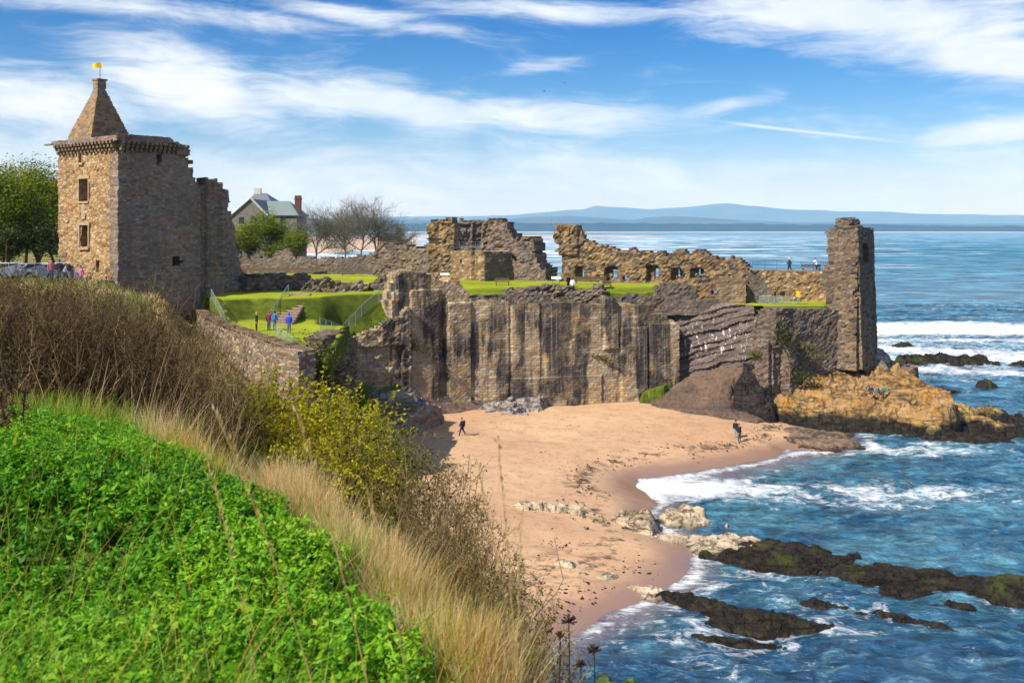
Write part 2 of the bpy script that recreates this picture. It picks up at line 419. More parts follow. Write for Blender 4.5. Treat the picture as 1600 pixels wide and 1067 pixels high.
def rockmat(name, base, top, streak, black_z=None, black_n=.5, algae=.0, lay=(.15, .08, 2.2), lichen=0.0, crack=.35):
    m, N = newmat(name); p = N.pos(); z = N.sep(p, 2)
    n1 = N.noise(p, .35, 6, .65); n2 = N.noise(p, 2.2, 6, .7); n3 = N.noise(N.scale(p, lay), 1.3, 5, .6, .6)
    col = N.mix(N.rng(n1, .38, .62), base, top)
    col = N.mix(N.rng(n3, .5, .64, 0, .8), col, streak)
    crk = N.rng(N.m('ABSOLUTE', N.m('SUBTRACT', N.noise(N.scale(p, (.6, .6, 1.5)), .55, 6, .6, .4), .5)), 0, .03, crack, 1)
    col = N.mix(1.0, N.mix(.75, col, N.ramp(n2, [(.25, .2), (.5, 1.0), (.8, 1.6)]), 'MULTIPLY'), crk, 'MULTIPLY')
    if lichen:
        col = N.mix(N.rng(N.noise(p, .8, 6, .7), .5, .62, 0, lichen), col, (.46, .22, .03))
    if algae:
        zz = N.rng(z, .3, 2.6, 1, 0)
        col = N.mix(N.m('MULTIPLY', N.rng(N.noise(p, .45, 4), .5, .6), N.m('MULTIPLY', zz, algae)), col, (.14, .2, .02))
    if black_z is not None:
        zz = N.m('ADD', z, N.m('MULTIPLY', N.m('SUBTRACT', n1, .5), 3.2 * black_n))
        b = N.rng(zz, black_z - .25, black_z + .25, 1, 0)
        wcol = N.mix(N.rng(n2, .45, .65), (.010, .009, .007), (.045, .028, .010))
        col = N.mix(b, col, wcol); rough = N.rng(b, 0, 1, .9, .5)
    else: rough = .9
    h = N.m('ADD', N.m('MULTIPLY', n3, .8), N.m('ADD', n2, N.m('MULTIPLY', crk, .6)))
    out(N, bsdf(N, col, rough, N.bump(h, 1.0, .25), .3)); return m
M['gold_rock'] = rockmat('golden lichen rock', (.24, .145, .06), (.40, .26, .12), (.10, .06, .03), black_z=1.75, black_n=.55, algae=.5, lichen=.75, lay=(.1, .1, 1.6))
M['ledge'] = rockmat('sandstone ledge', (.46, .36, .25), (.62, .51, .37), (.26, .19, .13), black_z=.12, black_n=.15, algae=.22)
M['weed_rock'] = rockmat('seaweed rock', (.022, .016, .008), (.012, .010, .007), (.045, .028, .009), black_z=.7, black_n=.5, algae=.3)
M['dark_rock'] = rockmat('wet dark rock', (.16, .11, .085), (.22, .15, .105), (.09, .065, .055), black_z=None)
M['grey_rock'] = rockmat('grey rock', (.27, .24, .22), (.36, .30, .24), (.15, .13, .12), algae=0)
M['shore_rock'] = rockmat('brown shore rock', (.17, .115, .08), (.25, .17, .11), (.06, .045, .035), black_z=.28, black_n=.35)
M['gold_weed'] = rockmat('golden weedy rock', (.30, .19, .07), (.42, .28, .11), (.10, .06, .03), black_z=1.35, black_n=.6, algae=.8, lichen=.3)
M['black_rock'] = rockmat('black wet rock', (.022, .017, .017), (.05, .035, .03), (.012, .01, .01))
M['ramp'] = rockmat('brown rock ramp', (.125, .082, .058), (.17, .11, .076), (.085, .062, .055), lay=(.12, .2, .5), crack=.8)
M['green_rock'] = rockmat('mossy boulder', (.06, .11, .015), (.10, .16, .02), (.05, .05, .03), algae=.5)
def strata_mat():
    m, N = newmat('bedded cliff rock'); uv = N.n('UVMap', _uv_map='UVMap')
    r = N.n('Mapping', Vector=uv, Rotation=(0, 0, R(-17)))
    w = N.n('VectorMath', i0=r, i1=N.n('VectorMath', i0=N.n('TexNoise', outp=1, Vector=r, Scale=.5, Detail=3.0), i1=(.5, .5, .5), _operation='MULTIPLY'), _operation='ADD')
    l = N.noise(N.scale(w, (.06, 2.4, 1)), 1.0, 5, .7); l2 = N.noise(N.scale(w, (.15, 6, 1)), 1.0, 3, .6)
    f = N.noise(N.pos(), 3, 5, .7)
    col = N.ramp(l, [(.3, (.035, .027, .026)), (.45, (.115, .088, .078)), (.55, (.165, .128, .108)), (.68, (.25, .20, .165))])
    col = N.mix(.6, col, N.ramp(l2, [(.3, .35), (.55, 1.0), (.7, 1.35)]), 'MULTIPLY')
    col = N.mix(.5, col, N.ramp(f, [(.3, .5), (.7, 1.3)]), 'MULTIPLY')
    z = N.sep(N.pos(), 2)
    zone = N.m('MULTIPLY', N.rng(z, 6.2, 8, 0, 1), N.rng(z, 10, 12, 1, 0))
    g = N.noise(N.scale(uv, (2.6, .8, 1)), 1.0, 5, .7)
    col = N.mix(N.m('MULTIPLY', zone, N.rng(g, .575, .62)), col, (.62, .6, .62))
    out(N, bsdf(N, col, .85, N.bump(N.m('ADD', l, N.m('MULTIPLY', l2, .5)), 1.0, .35), .25)); return m
M['strata'] = strata_mat()

def grassmat(name, cols, sc=.35, fine=14, bump=.06, straw=0.0):
    m, N = newmat(name); p = N.pos()
    a = N.noise(p, sc, 5, .6); b = N.noise(N.scale(p, (1, 1, .6)), fine, 4, .7); c = N.noise(p, fine * .22, 4, .6)
    col = N.ramp(N.m('ADD', N.m('MULTIPLY', a, .7), N.m('MULTIPLY', c, .3)), [(.36, cols[0]), (.5, cols[1]), (.64, cols[2])])
    col = N.mix(.6, col, N.ramp(b, [(.3, .5), (.5, 1.), (.72, 1.45)]), 'MULTIPLY')
    if fine > 6: col = N.mix(N.rng(N.noise(p, .45, 6, .7), .5, .68, 0, .55), col, (.20, .20, .045))
    if straw: col = N.mix(N.rng(N.noise(p, .22, 5, .65), .5, .6, 0, straw), col, (.42, .31, .13))
    # steep banks: shade painted into the colour, along with darker tussocks
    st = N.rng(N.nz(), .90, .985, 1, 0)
    tus_shade = N.mix(N.rng(N.noise(p, 1.1, 5, .7), .4, .6), (.022, .042, .005), (.075, .09, .010))
    col = N.mix(N.m('MULTIPLY', st, .88 if fine > 6 else .3), col, tus_shade)
    out(N, bsdf(N, col, .95, N.bump(b, .8, bump), .1)); return m
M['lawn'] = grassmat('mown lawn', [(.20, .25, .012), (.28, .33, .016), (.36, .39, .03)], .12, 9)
M['hill'] = grassmat('rough hillside', [(.09, .12, .02), (.16, .17, .035), (.30, .25, .09)], .5, 5, .2, .5)
M['soil'] = grassmat('foreground turf', [(.03, .06, .008), (.05, .09, .01), (.10, .11, .03)], .8, 12)
M['moss'] = grassmat('bank turf', [(.06, .10, .012), (.11, .16, .015), (.18, .21, .03)], .5, 4, .2)
M['road'] = plain('tarmac', (.12, .115, .11), .9, .2, var=.2)

def sand():
    m, N = newmat('beach sand'); p = N.pos(); z = N.sep(p, 2)
    n1 = N.noise(p, .08, 5, .55); n2 = N.noise(p, .9, 5, .65); n3 = N.noise(p, 9, 4, .7); n4 = N.noise(N.scale(p, (.5, 1.6, 1)), .35, 6, .65, .8)
    dry = N.mix(N.rng(n1, .35, .65), (.50, .295, .165), (.60, .39, .225))
    dry = N.mix(N.rng(n4, .52, .68, 0, .45), dry, (.40, .235, .125))
    dry = N.mix(.35, dry, N.ramp(n3, [(.3, .45), (.5, 1.0), (.75, 1.2)]), 'MULTIPLY')
    foot = N.noise(N.scale(p, (1, .8, 1)), 2.2, 5, .7)
    dry = N.mix(N.rng(foot, .55, .66, 0, .5), dry, (.25, .145, .085))
    wr = N.noise(N.scale(p, (.7, .9, 1)), .8, 7, .75)   # lines of weed and grit thrown up by the tide
    tide = N.rng(N.m('ABSOLUTE', N.m('SUBTRACT', z, N.m('ADD', .78, N.m('MULTIPLY', N.m('SUBTRACT', n1, .5), .9)))), .0, .22, 1, 0)
    dry = N.mix(N.m('MULTIPLY', N.rng(wr, .5, .58), N.m('ADD', N.m('MULTIPLY', tide, .9), .16)), dry, (.07, .045, .03))
    zz = N.m('ADD', z, N.m('MULTIPLY', N.m('SUBTRACT', n2, .5), .25))
    wet = N.rng(zz, .14, .72, 1, 0, True)
    col = N.mix(wet, dry, (.30, .185, .135)); col = N.mix(N.rng(zz, -.05, .12, 1, 0), col, (.24, .165, .15))
    b = N.bump(N.m('ADD', N.m('MULTIPLY', n2, .8), N.m('MULTIPLY', n3, .4)), N.rng(wet, 0, 1, .75, .12), .1)
    out(N, bsdf(N, col, N.rng(wet, 0, 1, .95, .12), b, .5)); return m
M['sand'] = sand()

def seamat():
    m, N = newmat('sea water'); p = N.pos(); x = N.sep(p, 0); y = N.sep(p, 1)
    ps = N.scale(p, (1, 1.5, 1))
    a = N.noise(ps, .55, 7, .62, .5); b = N.noise(ps, 2.0, 5, .65, .4); c = N.noise(N.scale(p, (.02, .05, 1)), 1, 5, .6)
    far = N.rng(y, 60, 400)
    deepn = N.noise(ps, .13, 5, .6, .3)
    col = N.mix(N.rng(deepn, .38, .62), (.015, .078, .15), (.065, .19, .26))
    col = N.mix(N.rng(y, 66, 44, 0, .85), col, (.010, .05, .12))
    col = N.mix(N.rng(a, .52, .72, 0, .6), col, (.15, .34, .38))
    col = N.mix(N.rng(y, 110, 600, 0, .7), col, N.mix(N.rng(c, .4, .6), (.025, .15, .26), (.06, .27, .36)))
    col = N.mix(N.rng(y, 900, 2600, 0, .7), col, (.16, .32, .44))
    ch1 = N.noise(N.scale(p, (.16, .36, 1)), 1.0, 6, .68, .6); ch2 = N.noise(N.scale(p, (.05, .11, 1)), 1.0, 6, .68, .6); ch3 = N.noise(N.scale(p, (.014, .03, 1)), 1.0, 6, .7, .6)
    ch = N.mix(N.rng(y, 500, 1000), N.mix(N.rng(y, 150, 320), ch1, ch2), ch3)
    col = N.mix(N.rng(y, 75, 150), col, N.mix(1.0, col, N.ramp(ch, [(.38, .22), (.49, .85), (.60, 1.95)]), 'MULTIPLY'))
    sh = N.attr('shallow')
    ch0 = N.noise(N.scale(p, (.55, 1.15, 1)), 1.0, 6, .68, .5)
    col = N.mix(N.rng(y, 90, 160, .85, 0), col, N.mix(1.0, col, N.ramp(ch0, [(.36, .35), (.5, .95), (.62, 1.75)]), 'MULTIPLY'))
    col = N.mix(N.m('MULTIPLY', sh, .8), col, (.24, .20, .215))
    dens = N.attr('foam')
    lace = N.m('ADD', N.m('MULTIPLY', N.noise(ps, .4, 9, .72, 1.2), .65), N.m('MULTIPLY', N.noise(N.scale(p, (.6, 1.3, 1)), 1.9, 6, .7, .8), .35))
    f1 = N.rng(lace, N.m('SUBTRACT', .68, N.m('MULTIPLY', dens, .42)), N.m('SUBTRACT', .78, N.m('MULTIPLY', dens, .32)), 0, 1)
    # whitecaps out at sea
    w1 = N.noise(N.scale(p, (.032, .085, 1)), 1.0, 8, .68, .8); w2 = N.noise(N.scale(p, (.011, .026, 1)), 1.0, 8, .7, .7)
    far1 = N.m('MULTIPLY', N.rng(y, 180, 330), N.rng(y, 700, 1200, 1, 0)); far2 = N.m('MULTIPLY', N.rng(y, 380, 800), N.rng(y, 2600, 3600, 1, 0))
    lft = N.rng(N.m('DIVIDE', x, y), .1, .55, 0, .11)
    f2 = N.m('MULTIPLY', N.rng(w1, N.m('ADD', .54, lft), N.m('ADD', .62, lft)), far1); f3 = N.m('MULTIPLY', N.rng(w2, N.m('ADD', .475, lft), N.m('ADD', .56, lft)), far2)
    f = N.m('MAXIMUM', f1, N.m('MAXIMUM', f2, f3), clamp=True)
    fb = N.m('MULTIPLY', N.m('ADD', N.m('MULTIPLY', a, 1.0), N.m('MULTIPLY', b, .45)), 1)
    nrm = N.bump(N.m('ADD', fb, N.m('MULTIPLY', w1, N.m('MULTIPLY', far, 4))), .95, .55)
    wat = bsdf(N, col, N.rng(y, 40, 900, .12, .4), nrm, N.rng(y, 90, 400, .5, .12))
    foam = bsdf(N, (.82, .85, .88), .9, nrm, .1)
    mx = N.n('MixShader', i0=N.m('MULTIPLY', f, .93), i1=wat, i2=foam); out(N, mx); return m
M['sea'] = seamat()

def leaf(name, cols, trans=.45, rough=.5):
    m, N = newmat(name); t = N.attr('tint')
    k = len(cols) - 1
    col = N.ramp(t, [(i / k, c) for i, c in enumerate(cols)])
    d = bsdf(N, col, rough, None, .25)
    tr = N.n('BsdfTranslucent', Color=N.mix(1.0, col, (1.35, 1.25, .6), 'MULTIPLY'))
    out(N, N.n('MixShader', i0=trans, i1=d, i2=tr)); return m
M['nettle'] = leaf('nettle leaf', [(.012, .07, .004), (.05, .20, .006), (.12, .34, .009), (.23, .45, .013), (.38, .53, .04)], .35)
M['grass'] = leaf('green grass blade', [(.05, .16, .008), (.10, .27, .012), (.20, .36, .02), (.36, .40, .05)], .4)
M['straw'] = leaf('dry grass blade', [(.48, .30, .12), (.62, .44, .21), (.74, .57, .33), (.80, .67, .45)], .5)
M['gold_straw'] = leaf('golden stem', [(.36, .22, .03), (.50, .30, .04), (.55, .38, .08)], .4)
M['yellow_leaf'] = leaf('yellow green leaf', [(.13, .16, .008), (.32, .32, .008), (.52, .47, .01), (.66, .56, .02)], .5)
M['olive_leaf'] = leaf('olive leaf', [(.05, .06, .012), (.10, .11, .015), (.17, .16, .02), (.24, .20, .04)], .35)
M['bramble_leaf'] = leaf('thicket leaf', [(.05, .035, .012), (.10, .07, .02), (.13, .13, .02), (.22, .20, .03)], .35)
M['tree_leaf'] = leaf('spring tree leaf', [(.05, .09, .006), (.15, .21, .008), (.28, .33, .012), (.42, .42, .02)], .5)
M['dark_leaf'] = leaf('dark leaf', [(.02, .035, .006), (.04, .06, .008), (.08, .10, .014), (.12, .13, .02)], .3)
M['twig'] = leaf('brown twig', [(.035, .020, .010), (.10, .060, .028), (.18, .12, .05), (.34, .25, .12)], 0.0, .85)
M['red_twig'] = leaf('dark red twig', [(.03, .012, .01), (.06, .025, .018), (.09, .04, .03)], 0.0, .8)
M['bark'] = plain('bark', (.10, .075, .055), .95, .1, var=.4)
M['bare_twig'] = plain('bare branch', (.17, .15, .125), .9, .1, var=.3)
M['wood'] = plain('weathered wood', (.13, .085, .055), .85, .2, var=.35)
M['step_wood'] = plain('step timber', (.30, .21, .16), .9, .1, var=.3)
M['iron'] = plain('painted iron', (.10, .11, .13), .5, .4, var=.2)
M['galv'] = plain('galvanised steel', (.30, .36, .34), .45, .5, .3, var=.2)
M['slate'] = plain('roof slate', (.155, .165, .18), .6, .4, var=.25)
M['copper'] = plain('green roof', (.17, .22, .21), .6, .3, var=.15)
M['skew'] = plain('pale coping', (.5, .47, .42), .8, .2, var=.15)
M['brick'] = plain('red chimney brick', (.13, .06, .05), .9, .1, var=.3)
M['glass'] = plain('dark window glass', (.03, .035, .045), .15, .5, var=.1)
M['white_paint'] = plain('white paint', (.75, .75, .74), .45, .4, var=.05)
M['silver'] = plain('silver car paint', (.42, .45, .48), .35, .5, .4, var=.05)
M['blue_paint'] = plain('dark blue car paint', (.03, .05, .12), .3, .5, var=.05)
M['black'] = plain('black rubber', (.015, .015, .016), .8, .3, var=.2)
M['red_lamp'] = plain('red lamp lens', (.5, .015, .02), .25, .5, var=.05)
M['clear_lamp'] = plain('clear lamp lens', (.7, .72, .75), .2, .5, var=.05)
M['yellow'] = plain('yellow flag cloth', (.85, .52, .01), .8, .2, var=.05)
M['roofwhite'] = plain('distant white render', (.62, .58, .52), .9, .1, var=.1)
def net():
    m, N = newmat('wire mesh'); uv = N.n('UVMap', _uv_map='UVMap')
    cx = N.m('FRACT', N.m('MULTIPLY', N.sep(uv, 0), 10.0)); cy = N.m('FRACT', N.m('MULTIPLY', N.sep(uv, 1), 10.0))
    w = N.m('MAXIMUM', N.m('LESS_THAN', cx, .17), N.m('LESS_THAN', cy, .17))
    out(N, N.n('MixShader', i0=w, i1=N.n('BsdfTransparent'), i2=bsdf(N, (.24, .32, .26), .5, None, .4))); return m
M['net'] = net()
_cl = {}
def cloth(col):
    if col not in _cl: _cl[col] = plain('cloth', col, .85, .15, var=.12, sc=9)
    return _cl[col]
M['skin'] = plain('skin', (.55, .33, .24), .6, .3, var=.05)
# ------------------------------------------------------------------ camera, sun, sky
cam = bpy.data.objects.new('camera', bpy.data.cameras.new('camera')); COL.objects.link(cam); SC.camera = cam
cam.location = (0, 0, CZ); cam.rotation_euler = (R(90), 0, 0)
cam.data.sensor_width = 36; cam.data.lens = 36 * FPX / 1600; cam.data.shift_y = -(533.5 - HY) / 1600
cam.data.clip_start = 0.1; cam.data.clip_end = 90000
cam.data.dof.use_dof = True; cam.data.dof.focus_distance = 80; cam.data.dof.aperture_fstop = 5.6
S = Vector((-0.655, -0.57, 0.78)).normalized()
sun = bpy.data.objects.new('sun', bpy.data.lights.new('sun', 'SUN')); COL.objects.link(sun)
sun.data.energy = 5.0; sun.data.angle = R(0.5); sun.data.color = (1.0, .93, .82)
sun.rotation_euler = S.to_track_quat('Z', 'Y').to_euler(); sun.location = (-60, -40, 80)
SC.view_settings.view_transform = 'Standard'; SC.view_settings.look = 'None'; SC.view_settings.exposure = 0.52; SC.view_settings.gamma = 1
SC.cycles.max_bounces = 6; SC.cycles.diffuse_bounces = 3; SC.cycles.glossy_bounces = 2; SC.cycles.transparent_max_bounces = 12
SC.cycles.volume_bounces = 1; SC.cycles.use_denoising = True; SC.cycles.sample_clamp_indirect = 6
SC.cycles.caustics_reflective = False; SC.cycles.caustics_refractive = False

def make_world():
    w = bpy.data.worlds.new('World'); SC.world = w; w.use_nodes = True; w.node_tree.nodes.clear(); N = NT(w.node_tree)
    sky = N.n('TexSky', _sky_type='NISHITA', _sun_disc=False, _sun_elevation=math.asin(S.z), _sun_rotation=math.atan2(S.x, S.y), _air_density=1.0, _dust_density=.6, _ozone_density=2.5)
    d = N.n('TexCoord'); x, y, z = (N.sep(d, i) for i in range(3))
    az = N.m('ARCTAN2', x, y); el = N.m('ARCSINE', z)
    def A(px): return math.atan((px - 800) / FPX)
    def E(px, py): return math.atan((HY - py) / math.hypot(FPX, px - 800))
    cv = N.n('CombineXYZ', X=az, Y=el)
    warp = N.n('TexNoise', outp=1, Vector=N.scale(cv, (5, 12, 1)), Scale=1.0, Detail=3.0)
    cvw = N.n('VectorMath', i0=cv, i1=N.n('VectorMath', i0=N.n('VectorMath', i0=warp, i1=(-.5, -.5, -.5), _operation='ADD'), i1=(.12, .05, 0), _operation='MULTIPLY'), _operation='ADD')
    rot = N.n('Mapping', Vector=cvw, Rotation=(0, 0, R(4)))
    st = N.noise(N.scale(rot, (3.2, 17, 1)), 1.0, 9, .62, .35)        # drawn-out cirrus strands
    st2 = N.noise(N.n('Mapping', Vector=cvw, Rotation=(0, 0, R(-12)), Scale=(9, 52, 1)), 1.0, 9, .70, .5)
    puff = N.noise(N.scale(cvw, (7, 13, 1)), 1.0, 7, .6)
    D = None
    blobs = [(60, 155, 200, 42, .05, .9), (300, 145, 140, 58, .16, 1.0), (560, 160, 240, 36, .1, 1.0), (880, 182, 230, 26, .06, 1.0),
             (1090, 178, 120, 16, -.22, .75), (200, 10, 320, 16, .03, .75), (560, 26, 180, 16, .12, .75), (880, 16, 220, 20, .05, .75), (1330, 30, 250, 44, .12, 1.1),
             (1560, 85, 110, 34, .2, .95), (1560, 208, 110, 20, -.1, .95), (830, 108, 90, 12, -.15, .5), (150, 215, 300, 22, 0, .55)]
    for px, py, hw, hh, tl, am in blobs:
        dx = N.m('MULTIPLY_ADD', az, FPX / hw, -A(px) * FPX / hw)
        dy = N.m('SUBTRACT', N.m('MULTIPLY_ADD', el, FPX / hh, -E(px, py) * FPX / hh), N.m('MULTIPLY', dx, -tl * hw / hh))
        g = N.m('MULTIPLY', N.m('EXPONENT', N.m('MULTIPLY', N.m('ADD', N.m('MULTIPLY', dx, dx), N.m('MULTIPLY', dy, dy)), -.75)), am)
        D = g if D is None else N.m('MAXIMUM', D, g)
    low = N.m('MULTIPLY', N.rng(el, .125, .05), .70)
    ahead = N.rng(y, .2, .5)
    D = N.m('ADD', N.m('MULTIPLY', N.m('MAXIMUM', D, low), ahead), N.m('MULTIPLY', N.m('SUBTRACT', 1, ahead), .45))
    nn = N.m('ADD', N.m('MULTIPLY', st, .46), N.m('ADD', N.m('MULTIPLY', st2, .34), N.m('MULTIPLY', puff, .2)))
    dens = N.m('ADD', D, N.m('MULTIPLY', N.m('SUBTRACT', nn, .5), 3.6))
    mask = N.rng(dens, .10, 1.02, 0, .95, True)
    # an old contrail, thin and fading
    def trail(p0, p1, wd, am):
        a0, e0, a1, e1 = A(p0[0]), E(*p0), A(p1[0]), E(*p1); sl = (e1 - e0) / (a1 - a0)
        ln = N.m('SUBTRACT', el, N.m('MULTIPLY_ADD', az, sl, e0 - sl * a0))
        g = N.m('EXPONENT', N.m('MULTIPLY', N.m('MULTIPLY', ln, ln), -1 / (wd / FPX) ** 2))
        return N.m('MULTIPLY', N.m('MULTIPLY', g, N.rng(az, a0, a0 + .03)), N.m('MULTIPLY', N.rng(az, a1 - .1, a1, am, 0), ahead))
    mask = N.m('MAXIMUM', mask, N.m('MAXIMUM', trail((850, 156), (1180, 196), 2.2, .6), trail((1120, 190), (1480, 229), 2.6, .8)))
    blue = N.n('HueSaturation', Hue=.497, Saturation=1.55, Value=1.0, Color=sky)
    blue = N.mix(1.0, blue, N.mix(N.rng(el, .0, .26), (1.06, .90, 1.0), (.22, .50, .82)), 'MULTIPLY')
    shade = N.mix(N.rng(puff, .35, .65), (5.8, 6.7, 7.8), (7.9, 8.2, 8.5)); shade = N.mix(N.rng(el, .13, .02), shade, N.mix(1.0, shade, (.80, .88, .97), 'MULTIPLY'))
    bg = N.n('Background', Color=N.mix(mask, blue, shade), Strength=.092)
    o = N.t.nodes.new('ShaderNodeOutputWorld'); N.t.links.new(bg, o.inputs[0])
make_world()

# ------------------------------------------------------------------ hillside the photographer stands on
HP = [(0, 0, 20.3), (-6, 0, 20.5), (-15, 0, 20.8), (-40, 0, 21), (-6, 5, 20.15), (-2, 4, 20.1), (-5, 9.5, 19.95), (-2.83, 8.5, 19.95), (-1.08, 6.5, 19.85), (-.35, 5, 19.85), (.05, 4, 19.9), (.4, 1.5, 20.0), (1.5, -4, 19.8),
      (.9, 4, 18.0), (.7, 7, 17.4), (-.8, 10, 17.0), (-3, 12.5, 17.6), (-7, 14, 18.7), (-12, 15, 19.3), (-20, 20, 19.2), (-12, 9, 20.2), (-25, 10, 20.4), (-45, 20, 19.8), (-80, 40, 19),
      (-10, 26, 14.8), (-5, 22, 11.5), (-2, 16, 12.5), (-1, 22, 7.5), (4, 25, 1.5), (3, 12, 10.5), (6, 15, 5), (8, 6, 9), (10, 20, 1), (14, 5, 5), (14, 20, .5), (8, 35, -.5), (-1, 36, 2), (0, 48, -.3), (-7, 38, 8.5),
      (-26, 70, 17.2), (-19, 60, 14.7), (-12.7, 52, 12.6), (-22, 46, 15.0), (-25, 38, 16.8), (-30, 30, 18.3), (-34, 50, 17.8), (-36, 70, 17.6), (-46, 90, 16.6), (-36, 84, 17.0), (-31, 82, 16.6), (-60, 60, 18), (-90, 95, 17.5),
      (-23.5, 76, 11.2), (-20.5, 77, 9.2), (-24.5, 83, 10.2), (-16, 70, 7.2), (-28, 90, 11.5), (-19, 68, 10), (-14, 62, 8.3), (-9, 55, 6), (-7, 48, 6), (-14, 75, 7.5), (-12, 85, 4), (-7.5, 82, -.8), (-8, 76, -.3), (-5, 70, -.8), (-1, 60, -.8), (3, 50, -.8), (-9, 66, 3), (-50, 105, 16), (-90, 120, 16.5)]
hill_f = RBF(HP)
def hill(x, y):
    x = np.asarray(x, float); y = np.asarray(y, float)
    r = np.hypot(x, y)
    return hill_f(x, y) + fbm(xyz(x * .25, y * .25, 3), 4, 3) * np.clip(r / 60, .08, .5) + fbm(xyz(x * 1.2, y * 1.2, 5), 3, 8) * .05
sx = np.concatenate([np.arange(-95, -22, 1.2), np.arange(-22, 5, .3), np.arange(5, 18.1, .6)])
sy = np.concatenate([np.arange(-8, 16, .3), np.arange(16, 100, .8), np.arange(100, 121, 2)])
X, Y = np.meshgrid(sx, sy, indexing='ij'); Z = hill(X, Y)
RET = np.array([(-32.6, 101), (-26.5, 88), (-20.6, 79.5), (-15.6, 72)])     # line of the retaining wall
gone = inside([(-33.5, 101), (-27.2, 88), (-21.2, 79.5), (-15.6, 71), (0, 84), (60, 90), (60, 150), (-33, 150)], X, Y)
o = sheet('hillside', X, Y, Z, [M['hill']], ~gone & (Z > -1.2)); tag(o, kind='structure')

# ------------------------------------------------------------------ beach
BP = []
for px, py in [(1222, 703), (1180, 722), (1100, 735), (1000, 748), (992, 760), (1030, 788), (1090, 860), (1075, 900), (1040, 922), (1000, 940), (960, 955), (900, 990), (850, 1015), (820, 1067)]:
    BP.append((*G(px, py)[:2], 0.02))
for px, py in [(1260, 740), (1150, 770), (1070, 800), (1130, 930), (1060, 980), (980, 1010), (930, 1050), (900, 1100)]:
    BP.append((*G(px, py)[:2], -1.0))
for px, py in [(1400, 760), (1300, 850), (1300, 1000), (1100, 1050), (1600, 760), (1600, 1000), (1600, 650)]:
    BP.append((*G(px, py)[:2], -4))
for px, py, z in [(560, 650, 2.6), (650, 655, 1.9), (800, 650, 1.9), (900, 640, 1.9), (980, 640, 2.0), (1000, 690, 1.2), (1150, 668, 1.2), (1190, 690, .7), (1230, 690, .35), (1290, 700, .2), (900, 720, 1.25), (950, 790, .75),
                  (1000, 830, .4), (700, 720, 1.7), (700, 900, 1.25), (860, 860, .95), (800, 960, .8), (1000, 890, .45), (940, 930, .42), (760, 1067, .7), (560, 900, 3)]:
    BP.append((*G(px, py, z)[:2], z))
BP += [(20, 115, 2), (-15, 100, 3), (-20, 50, 3), (0, 30, 1.5), (6, 38, .2), (14, 34, -2)]
beach_f = RBF(BP)
X, Y = grid_xy(-24, 62, 30, 118, .45)
zb = beach_f(X, Y)
pit = fbm(xyz(X * .7, Y * .7, 1), 4, 21) * .05 + fbm(xyz(X * .12, Y * .2, 1), 3, 22) * .09
Z = zb + pit * sst(.1, .8, zb)
o = sheet('beach', X, Y, Z, M['sand']); tag(o, kind='structure')

